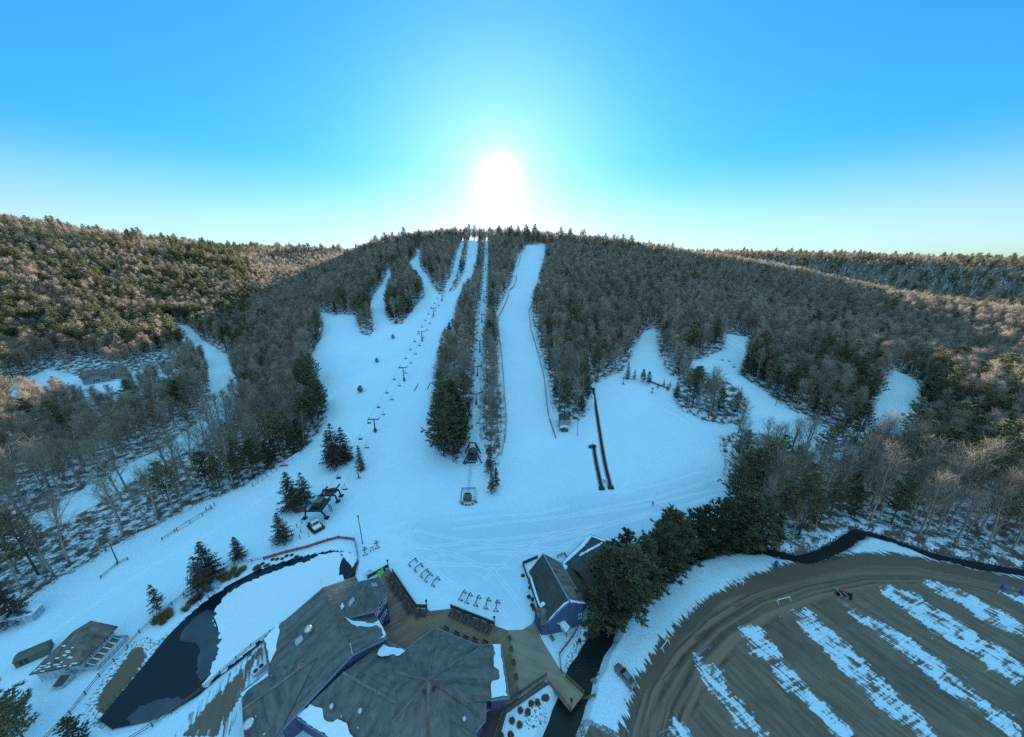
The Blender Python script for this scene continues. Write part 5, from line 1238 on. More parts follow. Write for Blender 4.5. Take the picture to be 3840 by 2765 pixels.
def far_house():
    b = P(385,1432); root = empty('hillside_house', b, R(35), 'sunlit tan house with a low gabled roof among bare trees on the left', 'house')
    s = MB(); s.box((0,5,2.3), (17,10,5.0)); s.build('wall', M_TAN, root)
    s = MB(); s.slab([Vector((-9.2,-.9,4.6)),Vector((9.2,-.9,4.6)),Vector((9.2,5,7.6)),Vector((-9.2,5,7.6))], .25); s.slab([Vector((-9.2,5,7.6)),Vector((9.2,5,7.6)),Vector((9.2,10.9,4.6)),Vector((-9.2,10.9,4.6))], .25); rf = s.build('roof', M_ROOFG, root)
    s = MB(); s.box((-4,6.2,8.0), (1.2,1.2,1.8)); s.build('chimney', M_CONC, rf)
    s = MB(); s.slab([Vector((-1,-5,7.2)),Vector((-1,4,7.2)),Vector((-7.6,4,4.4)),Vector((-7.6,-5,4.4))], .25); s.slab([Vector((-1,-5,7.2)),Vector((5.6,-5,4.4)),Vector((5.6,4,4.4)),Vector((-1,4,7.2))], .25); s.build('roof', M_ROOFG, root)
    s = MB(); s.poly([(-7,-4,0),(5,-4,0),(5,-4,4.6),(-1,-4,7.0),(-7,-4,4.6)]); s.poly([(-7,-4,4.6),(-7,-4,0),(-7,0,0),(-7,0,4.6)]); s.poly([(5,-4,0),(5,0,0),(5,0,4.6),(5,-4,4.6)]); s.build('gable', M_GREYS, root)
    for x in (6.2,7.6): wall_window(root, (x-.5,0), (x+.5,0), 1.6, 3.8, 1, 2, (0,-1))
    wall_window(root, (-2.5,-4), (.5,-4), 1.2, 3.4, 3, 1, (0,-1))
    s = MB(); s.box((7.2,-2.2,.5), (5,4,.3))
    for x in (4.9,9.5): s.bar((x,-4.1,-.4), (x,-4.1,1.4), .16)
    s.bar((4.9,-4.1,1.4), (9.5,-4.1,1.4), .14); s.bar((4.9,-4.1,1.0), (9.5,-4.1,1.0), .1); s.build('porch', M_TRIM, root)
far_house()
p = P(872,1052); o = MB(); o.box((0,0,1.5),(16,8,4)); o.slab([Vector((-9,-5,3.5)),Vector((9,-5,3.5)),Vector((9,0,6.4)),Vector((-9,0,6.4))], .3); o.slab([Vector((-9,0,6.4)),Vector((9,0,6.4)),Vector((9,5,3.5)),Vector((-9,5,3.5))], .3)
r_ = empty('valley_house', p + Vector((0,0,5)), .3, 'tiny far-off white house in the gap between the hills', 'house'); o.build('wall', M_WHITE, r_)
b_ = P(85,2325); r_ = empty('small_shed', b_, R(20), 'low pale shed half hidden under a spruce beside the outrun', 'shed'); s = MB(); s.box((0,0,1), (6,2.6,2.2)); s.build('wall', M_PALE, r_); s = MB(); s.box((0,0,2.2),(6.4,3,.16)); s.build('roof', M_SNOW, r_)
# ------------------------------------------------------------------ lifts
def hgt(b, top_py):
    lo, hi = 0.0, 60.0
    for _ in range(40):
        m = (lo+hi)/2
        if proj((b.x, b.y, b.z+m))[1] > top_py: lo = m
        else: hi = m
    return hi
def lift_tower(b, h, ang, aw, label, group, foot=True):
    root = empty('lift_tower', b, ang, label, 'lift tower', group)
    s = MB(); s.tube([(0,0,-.5),(0,0,h)], [.28,.22], 10); s.build('mast', M_DARK, root, True)
    if foot: s = MB(); s.box((0,0,.9), (.9,.9,2.0)); s.build('pad', M_RUST, root)
    s = MB(); s.bar((-aw,0,h), (aw,0,h), .32, .38); a_ = s.build('crossarm', M_DARK, root)
    for sx in (-1,1):
        s = MB(); s.bar((sx*aw,-1.3,h+.25), (sx*aw,1.3,h+.25), .14, .2)
        for y in (-1.1,-.4,.4,1.1): s.lathe([(.2,-.05),(.2,.05)], (sx*aw,y,h+.36), 8)
        s.build('sheave_train', M_DARK, a_)
    s = MB()
    for z in np.arange(2.5, h-.6, .5): s.bar((-.35,-.26,z), (.35,-.26,z), .05)
    s.build('ladder', M_DARK, root)
    return root
def chair_proto():
    root = empty('lift_chair', (0,0,0), 0)
    s = MB(); s.box((0,0,-2.35), (1.5,.55,.09)); s.build('seat', M_DARK, root)
    s = MB(); s.box((0,.28,-2.05), (1.5,.06,.45)); s.build('backrest', M_WOODD, root)
    s = MB(); s.bar((0,.05,0), (0,.05,-.9), .07); s.bar((0,.05,-.9), (-.75,.2,-1.5), .06); s.bar((0,.05,-.9), (.75,.2,-1.5), .06)
    for x in (-.75,.75): s.bar((x,.2,-1.5), (x,.2,-2.4), .06); s.bar((x,.2,-2.0), (x,-.3,-2.0), .05); s.bar((x,-.3,-2.0), (x,-.3,-2.35), .05)
    s.build('hanger', M_DARK, root)
    return root
CH = chair_proto(); CH_used = []
def chair(p, ang, label, group):
    o = CH if not CH_used else copy_tree(CH); CH_used.append(1); o.location = p; o.rotation_euler = (0,0,ang); tag(o, label, 'lift chair', group); return o
def lift_line(name, towers, aw, ends, label_t, label_c, label_k, gap, skip=()):
    """towers: base px and top py; ends: two world points (lower, upper) at cable height"""
    bs = [P(*t[:2]) for t in towers]; hs = [min(hgt(b, t[2]), 13) for b, t in zip(bs, towers)]
    tops = [b + Vector((0,0,h+.45)) for b, h in zip(bs, hs)]
    line = [ends[0]] + tops + [ends[1]]
    for k, (b, h) in enumerate(zip(bs, hs)):
        d = (line[k+2]-line[k]); lift_tower(b, h, math.atan2(d.y, d.x)-math.pi/2, aw, label_t, name + ' towers')
    root = empty('lift_cable', (0,0,0), 0, label_k, 'cable'); ndx = 0
    for sx in (-1,1):
        pts = []
        for i in range(len(line)-1):
            a, b = line[i], line[i+1]; d = (b-a); e = Vector((d.y,-d.x,0)).normalized()*aw*sx; L_ = d.length
            for k in range(8): t = k/8; pts.append(a.lerp(b, t)+e-Vector((0,0,4*t*(1-t)*L_*.012)))
        d = line[-1]-line[-2]; pts.append(line[-1]+Vector((d.y,-d.x,0)).normalized()*aw*sx)
        s = MB(); s.tube(pts, .035, 4); s.build('rope', M_DARK, root)
        acc = gap*(.5 if sx > 0 else 1.0)
        for i in range(len(pts)-1):
            a, b = pts[i], pts[i+1]; L_ = (b-a).length; ang = math.atan2((b-a).y, (b-a).x)-math.pi/2
            while acc < L_:
                c = a.lerp(b, acc/L_); acc += gap; ndx += 1
                chair(c, ang + (math.pi if sx > 0 else 0), label_c, name + ' chairs')
            acc -= L_
    return bs
# left lift up the main slope
LB = P(1190,1915); 
e_low = G(1238,1862,5.5); e_up = P(1672,1062, 10.5)
lift_line('left lift', [(1408,1621,1573),(1516,1429,1379),(1583,1279,1244),(1626,1187,1156),(1658,1127,1100)], 2.3, (e_low, e_up),
  'dark T-shaped lift tower with a red padded foot on the open snow slope', 'empty chair of the left lift hanging over the open slope', 'haul rope of the left chairlift over the open slope', 12.0)
e_low2 = P(1772,1662, 8); e_up2 = P(1826,915, 9)
lift_line('wooded lift', [(1786,1517,1478),(1791,1411,1375),(1800,1322,1279),(1807,1208,1179),(1815,1131,1093),(1822,1018,994),(1825,956,935)], 2.2, (e_low2, e_up2),
  'slim lift tower in the narrow cut between two strips of woods', 'empty chair of the lift in the narrow wooded cut', 'haul rope of the chairlift in the narrow wooded cut', 13.0)
# side lift seen for a moment above the far right trail
a_, b_ = P(2700,1305,7), P(2800,1400,7); root = empty('lift_cable', (0,0,0), 0, 'short stretch of haul rope above the far right trail', 'cable')
for off in (0, 3.5): s = MB(); o_ = Vector((off,0,0)); s.tube([a_+(a_-b_)*.4+o_, a_+o_, b_+o_, b_+(b_-a_)*.6+o_], .04, 4); s.build('rope', M_DARK, root)
for px, py, lab in ((2702,1346,'leftmost of the three chairs above the far right trail'),(2727,1350,'middle chair of the three above the far right trail'),(2745,1372,'rightmost of the three chairs above the far right trail')):
    q = P(px, py+40); chair(q+Vector((0,0,hgt(q, py-8))), 2.4, lab, 'side lift chairs')
# bottom station of the left lift
def station_left():
    root = empty('lift_station', (0,0,0), 0, 'dark steel portal frame drive station of the left chairlift', 'lift station')
    G_ = lambda x, y, z: G(x, y, z)
    z = 5.2; A0, A1 = G_(1211,1838,z), G_(1270,1838,z); B0, B1 = G_(1194,1859,z), G_(1256,1858,z); C0, C1 = G_(1146,1917,z), G_(1204,1917,z)
    feet = [(A0, G_(1209,1862,0)), (A1, G_(1280,1861,0)), (B0, G_(1191,1880,0)), (B1, G_(1268,1882,0)), (C0, G_(1143,1945,0)), (C1, G_(1226,1944,0))]
    for t, f in feet: s = MB(); s.bar(f, t, .42, .42); s.box((f.x,f.y,.15), (1.3,1.3,.5)); s.build('leg', M_DARK, root)
    s = MB()
    for p, q in ((A0,A1),(B0,B1),(C0,C1)): s.bar(p, q, .42, .45)
    e = Vector((0,0,.44)); i0, i1 = B0.lerp(B1,.2), B0.lerp(B1,.8)
    s.bar(C0.lerp(C1,.25)+e, A0.lerp(A1,.18)+e+(A0-C0)*.12, .4, .45); s.bar(C0.lerp(C1,.95)+e, A0.lerp(A1,.85)+e+(A0-C0)*.25, .4, .45); s.build('beam', M_DARK, root)
    m = (B0+B1+C0+C1)/4; d = (B0-C0).normalized(); an = math.atan2(d.y, d.x)
    s = MB(); s.box(m+Vector((0,0,-.5)), (5.5,4.2,.2), an); s.build('platform', M_DARK, root)
    s = MB(); s.box(m+Vector((0,0,.5)), (2.6,2.0,1.5), an); s.box(m+Vector((0,0,1.3)), (2.8,2.2,.15), an); s.build('motor_housing', M_DGREEN, root)
    s = MB(); s.box(m+Vector((0,0,.4))-d*1.7, (1.2,2.6,.9), an); s.build('gearbox', M_DARK, root)
    s = MB(); s.lathe([(1.9,-.12),(2.1,0),(1.9,.12)], A0.lerp(A1,.5)-Vector((0,0,.6)), 24); s.build('bullwheel', M_RUST, root)
    s = MB(); p, q = G_(1232,1890,4.6), G_(1244,1918,.1)
    for o in (-.35,.35): s.bar(p+Vector((o,0,0)), q+Vector((o,0,0)), .1)
    for k in range(9): c = p.lerp(q, (k+.5)/9); s.bar(c-Vector((.35,0,0)), c+Vector((.35,0,0)), .08)
    s.build('ladder', M_DARK, root)
station_left()
b_ = G(1131,1914); root = empty('operator_booth', b_, R(20), 'small blue-roofed operator booth tucked under the spruces at the left lift', 'booth')
s = MB(); s.box((0,0,1.1),(2.6,2.2,2.3)); s.build('wall', M_WOODD, root); s = MB(); s.box((0,0,2.35),(3.1,2.7,.16)); s.build('roof', M_FASC, root); s = MB(); s.box((.6,-1.15,.6),(1.0,.12,1.1)); s.build('panel', M_RED, root)
# A-frame station of the wooded lift
def station_mid():
    root = empty('lift_station', (0,0,0), 0, 'dark A-frame lift station with a shingled engine house in the wooded cut', 'lift station')
    zt = 7.0; T = [G(1761,1661,zt), G(1782,1661,zt)]; T2 = [G(1758,1700,5.2), G(1788,1700,5.2)]
    F = [G(1742,1705,0), G(1806,1705,0), G(1735,1739,0), G(1809,1738,0)]
    for t, f in ((T[0],F[0]),(T[1],F[1]),(T2[0],F[2]),(T2[1],F[3])): s = MB(); s.bar(f-Vector((0,0,.3)), t, .5, .5); s.build('leg', M_DARK, root)
    s = MB(); s.bar(T[0],T[1],.4,.4); s.bar(T2[0],T2[1],.35,.35); s.bar(T[0],T2[0],.35,.35); s.bar(T[1],T2[1],.35,.35)
    lo = [G(1750,1735,.6), G(1786,1735,.6)]; s.bar(lo[0],lo[1],.3,.3); s.bar(T2[0],lo[0],.3,.3); s.bar(T2[1],lo[1],.3,.3); s.build('frame', M_DARK, root)
    c = G(1771,1728,0); s = MB(); s.box(c+Vector((0,1.5,1.6)), (3.4,4.0,3.2)); s.build('engine_house', M_WOODD, root)
    s = MB()
    for sx in (-1,1): s.slab([c+Vector((0,-.9,4.4)), c+Vector((0,3.9,4.4)), c+Vector((sx*2.1,3.9,3.1)), c+Vector((sx*2.1,-.9,3.1))], .15)
    s.build('roof', M_ROOFG, root)
    s = MB(); s.box(c+Vector((0,-.55,2.0)),(1.6,.08,.6)); s.build('window', M_GLASS, root)
    s = MB(); s.bar(c+Vector((-1.9,-1.4,.9)), c+Vector((1.9,-1.4,.9)), .08)
    for k in range(9): x = -1.9+k*.475; s.bar(c+Vector((x,-1.4,0)), c+Vector((x,-1.4,.9)), .05)
    s.build('railing', M_DARK, root)
    s = MB(); p, q = G(1790,1666,6.4), G(1789,1734,.3)
    for o in (-.3,.3): s.bar(p+Vector((o,0,0)), q+Vector((o,0,0)), .1)
    for k in range(12): m = p.lerp(q, (k+.5)/12); s.bar(m-Vector((.3,0,0)), m+Vector((.3,0,0)), .07)
    s.build('ladder', M_DARK, root)
station_mid()
def pit():
    root = empty('counterweight_frame', (0,0,0), 0, 'red-railed rope tension pit standing alone on the open snow', 'machinery')
    q = [G(1728,1891), G(1782,1888), G(1782,1838), G(1733,1841)]
    for p in q: s = MB(); s.bar(p, p+Vector((0,0,1.3)), .16); s.build('post', M_RUST, root)
    s = MB()
    for i in range(4):
        for z in (.6,.95,1.25): s.bar(q[i]+Vector((0,0,z)), q[(i+1) % 4]+Vector((0,0,z)), .1)
    s.build('rails', M_RUST, root)
    c = G(1754,1873); s = MB(); s.box(c+Vector((0,0,.6)), (2.7,1.9,1.2)); s.box(c+Vector((0,0,1.24)), (2.9,2.1,.1)); s.build('housing', M_DGREEN, root)
    s = MB(); c2 = G(1754,1858)
    for k in range(5): s.lathe([(.3,-.08),(.36,0),(.3,.08)], c2+Vector((-.8+k*.4,0,.9)), 10)
    s.box(c2+Vector((0,0,.4)), (2.0,.6,.6)); s.build('sheaves', M_DARK, root)
    for k, (x, y) in enumerate(((1735,1893),(1748,1896),(1760,1896),(1773,1893),(1785,1885))):
        t = MB(); t.tube([Vector((.38*math.cos(a), .0, .38+.38*math.sin(a))) for a in np.linspace(0, 6.283, 15)], .13, 6, False); o = t.build('tyre', M_BLACK, None, True); o.location = G(x, y); o.rotation_euler = (.25,0,rnd.uniform(-.4,.4))
        tag(o, 'old black tyre leaning on the red-railed rope pit', 'tyre', 'tyres round the rope pit')
    c = empty('tension_cable', (0,0,0), 0, 'four parallel ropes running from the A-frame station to the red-railed pit', 'cable')
    for k in range(4): s = MB(); s.tube([G(1751+k*3.2,1840,1.2), G(1761+k*3.4,1738,2.2)], .03, 4); s.build('rope', M_DARK, c)
pit()
# conveyor lifts of the learning slope
def conveyor(a, b, label, wd=1.7):
    n = 26; A, B = P(*a), P(*b); pts = []
    for k in range(n+1): t = k/n; p = A.lerp(B, t); p.z = zg(p.x, p.y)+.25; pts.append(p)
    root = empty('conveyor_lift', (0,0,0), 0, label, 'conveyor lift'); s = MB(); s2 = MB(); e = Vector(((B-A).y, -(B-A).x, 0)).normalized()
    for p, q in zip(pts, pts[1:]):
        s.bar(p, q, wd*.62, .12)
        for o in (-1,1): s2.bar(p+e*o*wd*.45-Vector((0,0,.05)), q+e*o*wd*.45-Vector((0,0,.05)), wd*.22, .2)
    s.build('belt', M_BLACK, root); s2.build('side_deck', M_CONC, root)
    s = MB(); s.box(pts[0]+Vector((0,0,.2)), (wd*1.2,1.2,.9)); s.build('drive_housing', M_DARK, root); s = MB(); s.box(pts[-1]+Vector((0,0,.2)), (wd*1.2,1.2,.9)); s.build('return_housing', M_DARK, root)
conveyor((2290,1832), (2224,1462), 'long black conveyor lift climbing the learning slope to the woods')
conveyor((2256,1835), (2226,1677), 'short black conveyor lift at the foot of the learning slope')
b_ = P(2266,1822); root = empty('course_sign', b_, R(5), 'pale sign panel with yellow and blue marks between the two conveyor lifts', 'sign')
s = MB(); s.box((0,0,2.0),(1.9,.08,1.7)); bd = s.build('board', M_WHITE, root); s = MB()
for x in (-.8,.8): s.bar((x,.08,-.2),(x,.08,2.8),.1)
s.build('post', M_WOOD, root); s = MB()
for k in range(4): s.box((-.5+.45*(k % 3),-.06,2.6-.4*k),(.5,.03,.18))
s.build('marking', M_BLUEP, bd); M_YEL = simple('yellow_paint', (.75,.6,.08)); s = MB()
for k in range(4): s.box((.1+.4*((k+1) % 2),-.06,2.45-.42*k),(.22,.03,.16))
s.build('marking', M_YEL, bd)
o = MB(); o.box((0,0,.6),(.5,.5,1.2)); o.lathe([(.3,1.15),(.3,1.3),(.1,1.4)]); t = o.build('control_post', M_BLUEP); t.location = P(2221,1676); tag(t, 'blue control post at the top of the short conveyor', 'control post')
b_ = P(2214,1680); s = MB(); s.box((0,0,.55),(1.4,.9,1.1)); s.box((0,0,1.14),(1.6,1.1,.1)); t = s.build('equipment_box', M_WOODD); t.location = b_; tag(t, 'small dark wooden box beside the top of the short conveyor', 'box')
# ------------------------------------------------------------------ racks, tables, lamps, vehicles, people and small things
def ski_rack_proto(L_):
    root = empty('ski_rack', (0,0,0)); s = MB(); s.bar((-L_/2,0,1.1),(L_/2,0,1.1),.13)
    for k in range(int(L_/.3)): s.bar((-L_/2+.15+k*.3,-.18,1.14),(-L_/2+.15+k*.3,.18,1.14),.06)
    s.build('bar', M_DARK, root)
    for x in (-L_/2, L_/2):
        s = MB(); s.bar((x,0,1.1),(x,-.65,0),.1); s.bar((x,0,1.1),(x,.65,0),.1); s.bar((x,-.65,.05),(x,.65,.05),.1); s.build('foot', M_DARK, root)
    return root
first = None
ra_ = [((1562,2104),(1536,2124)),((1584,2122),(1555,2144)),((1606,2143),(1578,2168)),((1620,2156),(1594,2185)),((1645,2171),(1621,2201))]
rb2 = [((1744,2222),(1726,2254)),((1766,2232),(1749,2266)),((1797,2242),(1783,2276)),((1834,2251),(1821,2286)),((1867,2259),(1859,2297))]
ordn = ['first','second','third','fourth','fifth']
for grp, lab, rr in (('racks by the lodge deck', 'black ski rack, {} from the left in the row by the lodge deck', ra_), ('racks by the table row', 'black ski rack, {} from the left in the row above the parapet', rb2)):
    for k, (a, b) in enumerate(rr):
        A, B = G(*a, 0), G(*b, 0)
        if first is None: first = o = ski_rack_proto((A-B).length*.95)
        else: o = copy_tree(first)
        m = (A+B)/2; o.location = (m.x, m.y, 0.05); o.rotation_euler = (0,0,math.atan2((B-A).y, (B-A).x)); tag(o, lab.format(ordn[k]), 'ski rack', grp)
for (a, b), lab in ((((1411,2036),(1416,2060)), 'black ski rack standing right of the pond corner, farther from the pond'), (((1368,2060),(1370,2086)), 'black ski rack right beside the reddish pond fence'), (((1388,2068),(1402,2062)), 'low empty rack frame between the two racks by the pond corner')):
    A, B = G(*a, 0), G(*b, 0); o = copy_tree(first); m = (A+B)/2; o.location = (m.x, m.y, .05); o.rotation_euler = (0,0,math.atan2((B-A).y, (B-A).x)); tag(o, lab, 'ski rack', 'racks by the pond corner')
    o.scale = ((A-B).length/2.6, 1, 1)
def picnic_proto():
    root = empty('picnic_table', (0,0,0)); s = MB()
    for k in range(5): s.box((0,-.36+k*.18,.75),(1.9,.16,.05))
    s.build('table_top', M_WOODD, root)
    for y in (-.75,.75): s = MB(); s.box((0,y,.45),(1.9,.28,.05)); s.build('bench', M_WOODD, root)
    for x in (-.65,.65): s = MB(); s.bar((x,-.7,0),(x,-.25,.74),.09); s.bar((x,.7,0),(x,.25,.74),.09); s.bar((x,-.8,.42),(x,.8,.42),.08); s.build('leg', M_WOODD, root)
    # folded chairs stood on top
    s = MB(); r = random.Random(2)
    for k in range(4): x, y = -.7+k*.45, r.uniform(-.25,.25); s.bar((x,y,.8),(x+.2,y+.3,1.25),.05); s.bar((x+.3,y,.8),(x+.1,y+.3,1.25),.05); s.bar((x,y+.1,1.0),(x+.3,y+.1,1.0),.25,.04)
    s.build('stacked_seats', M_DARK, root)
    return root
pt = None
for k, (x, y) in enumerate([(1464,2173),(1478,2198),(1491,2220),(1508,2240),(1526,2268),(1539,2290),(1570,2306)]):
    if pt is None: pt = o = picnic_proto()
    else: o = copy_tree(pt)
    o.location = G(x, y, .3); o.rotation_euler = (0,0,R(-52)+rnd.uniform(-.15,.15)); o.scale = (1.05,1.05,1)
    tag(o, ['dark picnic table nearest the stair corner of the left deck','second dark picnic table along the left deck parapet','third dark picnic table along the left deck parapet','middle dark picnic table of the left deck row','fifth dark picnic table along the left deck parapet','sixth dark picnic table, just short of the parapet bend','dark picnic table inside the parapet bend of the left deck'][k], 'picnic table', 'picnic tables on the left deck')
for k, (x, y) in enumerate([(1699,2306),(1730,2319),(1759,2332),(1792,2347),(1825,2361)]):
    o = copy_tree(pt); o.location = G(x, y, .3); o.rotation_euler = (0,0,R(65)+rnd.uniform(-.12,.12)); o.scale = (1.05,1.05,1)
    tag(o, f'dark picnic table, {ordn[k]} from the left under the right deck parapet', 'picnic table', 'picnic tables on the right deck')
def bench(x, y, rz, label, m=M_WOODD, z=.3, group=None):
    o = empty('bench', G(x, y, z), rz, label, 'bench', group); s = MB(); s.box((0,0,.43),(1.3,.42,.06)); s.build('seat', m, o); s = MB(); s.box((0,.22,.7),(1.3,.05,.4)); s.build('backrest', m, o)
    for xx in (-.55,.55): s = MB(); s.bar((xx,0,0),(xx,0,.43),.08,.35); s.build('leg', m, o)
    return o
for k, (x, y) in enumerate([(1674,2364),(1712,2382),(1745,2397),(1781,2406),(1820,2415)]): bench(x, y, R(-28), f'dark bench, {ordn[k]} from the left along the octagonal roof edge', group='benches along the octagonal roof edge')
bench(2069, 2398, R(-62), 'grey slatted bench alone on the snowy lawn below the map board', M_WOOD, 0)
# planters joined by a rope across the plaza
pl = None; q_ = [(1911,2397),(1917,2437),(1926,2487),(1935,2541)]
for k, (x, y) in enumerate(q_):
    o = empty('planter', G(x, y, .14), R(12)); s = MB(); s.box((0,0,.3),(.75,.75,.6)); s.build('box', M_WOOD, o); s = MB(); s.box((0,0,.62),(.62,.62,.05)); s.build('soil', M_WOODD, o); s = MB(); s.bar((0,0,.6),(0,0,1.3),.1); s.build('post', M_DARK, o)
    tag(o, f'square timber planter, {ordn[k]} from the slope in the roped line on the plaza', 'planter', 'planters across the plaza')
o = empty('barrier_rope', (0,0,0), 0, 'rope strung between the planters across the plaza', 'rope')
s = MB(); s.tube([G(1903,2366,1.1)] + [G(x, y, .14)+Vector((0,0,1.15)) for x, y in q_] + [G(1945,2602,1.0)], .03, 4); s.build('rope', M_DARK, o)
def lamp(x, y, top, label, m=M_WOODD, z=0, head=True):
    b = P(x, y) if z == 0 else G(x, y, z); h = hgt(b, top); o = empty('lamp_post', b, 0, label, 'lamp post'); s = MB(); s.tube([(0,0,-.3),(0,0,h)], [.14,.09], 8); s.build('pole', m, o, True)
    s = MB(); s.box((0,0,h+.1),(.35,.35,.45)); s.lathe([(.3,.3),(.05,.5)], (0,0,h), 8); s.build('lamp_head', M_DARK, o)
    return o
lamp(1360, 2040, 1938, 'tall dark light pole leaning over the snow at the pond corner')
lamp(1457, 2131, 2105, 'short dark lamp post at the stair corner of the left deck', z=.3); lamp(1601, 2284, 2256, 'short dark lamp post at the bend of the left deck parapet', z=.3)
lamp(1854, 2348, 2318, 'short dark lamp post at the end of the right deck parapet', z=.3); lamp(2140, 2664, 2628, 'grey lamp post at the near corner of the foot bridge', M_WOOD, z=.1)
lamp(1859, 1824, 1738, 'dark lamp pole among thin spruces beside the race trail outrun'); lamp(2164, 1634, 1580, 'dark pole beside the grey cabin')
lamp(2908, 1522, 1455, 'dark pole at the woods edge above the far right trail')
b = P(443, 2112); h = hgt(b, 2010); o = empty('utility_pole', b, R(25), 'leaning timber utility pole with two crossarms at the lower left woods', 'utility pole'); s = MB(); s.tube([(0,0,-.3),(0,0,h)], [.17,.11], 8); s.build('pole', M_WOOD, o, True)
for z in (h-.3, h-1.2): s = MB(); s.bar((-1.3,0,z),(1.3,0,z),.12); s.build('crossarm', M_WOOD, o)
# left edge banners on the trail fence
def banner(a, b, label, h=1.1, red=None):
    A, B = P(*a), P(*b); o = empty('trail_banner', (0,0,0), 0, label, 'banner'); s = MB(); s.bar(A+Vector((0,0,.75)), B+Vector((0,0,.75)), .06, h); s.build('board', M_WHITE, o)
    n = max(2, int((B-A).length/3.0))
    for k in range(n+1): p = A.lerp(B, k/n); s = MB(); s.bar(p-Vector((0,0,.2)), p+Vector((0,0,1.5)), .13); s.build('post', M_RUST, o)
banner((1067,1741), (1124,1703), 'long white banner with red posts on the left trail edge under pines'); banner((1003,1790), (1038,1768), 'white banner at the left trail edge, below the red rail')
banner((950,1826), (985,1802), 'snow-topped white banner farther down the left trail edge'); banner((666,1994), (760,1937), 'long white banner on the trail fence at the lower left woods', .8); banner((774,1916), (806,1898), 'short white banner at the upper end of the lower left fence', .8)
def red_rail(a, b, label): A, B = P(*a), P(*b); s = MB(); s.bar(A+Vector((0,0,.5)), B+Vector((0,0,.5)), .5, .3); s.bar(A, A+Vector((0,0,.5)), .3); s.bar(B, B+Vector((0,0,.5)), .3); tag(s.build('terrain_rail', M_RED), label, 'rail')
red_rail((1090,1716), (1134,1692), 'red terrain rail behind the long white banner'); red_rail((1051,1751), (1079,1748), 'red terrain rail lying below the long white banner')
M_PIPE = simple('dark_park_pipe', (.06,.07,.08), .4)
for a, b, lab in (((1553,1468),(1567,1442),'bent dark jib rail on the snow left of its twin'),((1602,1462),(1612,1438),'straight dark jib rail nearer the wooded strip')):
    A, B = P(*a), P(*b); s = MB(); s.tube([A+Vector((0,0,.5)), A.lerp(B,.5)+Vector((.3,0,.6)), B+Vector((0,0,.5))], .2, 6); s.bar(A, A+Vector((0,0,.5)), .12); s.bar(B, B+Vector((0,0,.5)), .12); tag(s.build('jib_rail', M_PIPE), lab, 'rail')
# fan guns
def fan_gun(x, y, top, label):
    b = P(x, y); h = hgt(b, top); o = empty('snow_gun', b, rnd.uniform(-.4,.4), label, 'snow gun'); s = MB(); s.tube([(0,0,0),(0,0,h*.75)], [.22,.16], 8); s.build('tower', M_DARK, o)
    s = MB(); s.box((0,0,.15),(1.5,1.1,.25)); s.build('base', M_METAL, o)
    s = MB(); n = 14
    s.tube([(0,.7,h*.9),(0,.3,h*.9),(0,-.5,h*.95),(0,-.75,h*.95)], [.42,.55,.55,.48], n); s.build('barrel', M_DARK, o, True)
    s = MB(); s.lathe([(.1,-.2),(.1,.2)], (0,.0,h*.75), 6); s.tube([(0,-.76,h*.95),(0,-.8,h*.95)], [.4,.4], n); s.build('nozzle_ring', M_METAL, o)
fan_gun(1346, 1794, 1764, 'black fan snow gun beside the dark fir on the left slope'); fan_gun(2337, 1441, 1418, 'black fan snow gun at the top left of the learning slope'); fan_gun(2445, 1474, 1456, 'black fan snow gun below the red net on the learning slope'); fan_gun(1722, 1136, 1118, 'small dark snow gun at the left edge of the wooded strip'); fan_gun(1664, 1712, 1690, 'snow gun under the big pines of the central strip')
# piste machine
def groomer():
    o = empty('piste_machine', G(1183,1978), R(-128), 'white piste machine with a black cargo deck parked below the left lift', 'piste machine')
    for sx in (-1,1): s = MB(); s.box((sx*1.25,0,.42),(.8,4.2,.8)); s.tube([(sx*1.25-.4,-2.0,.42),(sx*1.25+.4,-2.0,.42)],.42,10); s.tube([(sx*1.25-.4,2.0,.42),(sx*1.25+.4,2.0,.42)],.42,10); s.build('track', M_BLACK, o)
    s = MB(); s.box((0,1.2,1.0),(2.2,2.0,.5)); s.slab([Vector((-1.1,2.3,1.2)),Vector((1.1,2.3,1.2)),Vector((1.0,1.0,1.6)),Vector((-1.0,1.0,1.6))], .5); s.build('bonnet', M_WHITE, o)
    s = MB(); k = [(-1.05,-.3,1.2),(1.05,-.3,1.2),(1.05,1.2,1.2),(-1.05,1.2,1.2),(-.9,-.2,2.5),(.9,-.2,2.5),(.9,.7,2.5),(-.9,.7,2.5)]; s.v += k; s.f += [(3,2,1,0),(4,5,6,7),(0,1,5,4),(1,2,6,5),(2,3,7,6),(3,0,4,7)]; c = s.build('cab', M_GLASS, o)
    s = MB(); s.box((0,.25,2.55),(2.0,1.1,.1))
    for a, b in ((0,4),(1,5),(2,6),(3,7)): s.bar(k[a],k[b],.12)
    s.build('cab_frame', M_WHITE, c)
    s = MB(); s.box((0,-1.4,1.0),(2.5,2.2,.15)); s.build('cargo_deck', M_BLACK, o)
    s = MB()
    for a, b in (((-1.25,-2.5),(1.25,-2.5)),((-1.25,-2.5),(-1.25,-.3)),((1.25,-2.5),(1.25,-.3))): s.bar((*a,1.8),(*b,1.8),.07); s.bar((*a,1.0),(*a,1.8),.07); s.bar((*b,1.0),(*b,1.8),.07)
    s.build('guard_rail', M_DARK, o)
    s = MB(); s.box((0,2.9,.55),(3.4,.15,.9)); s.bar((-.8,2.2,.6),(-.8,2.9,.6),.15); s.bar((.8,2.2,.6),(.8,2.9,.6),.15); s.build('blade', M_DARK, o)
    s = MB(); s.box((-1.12,1.3,1.05),(.03,.6,.3)); s.build('marking', M_YEL, o)
groomer()
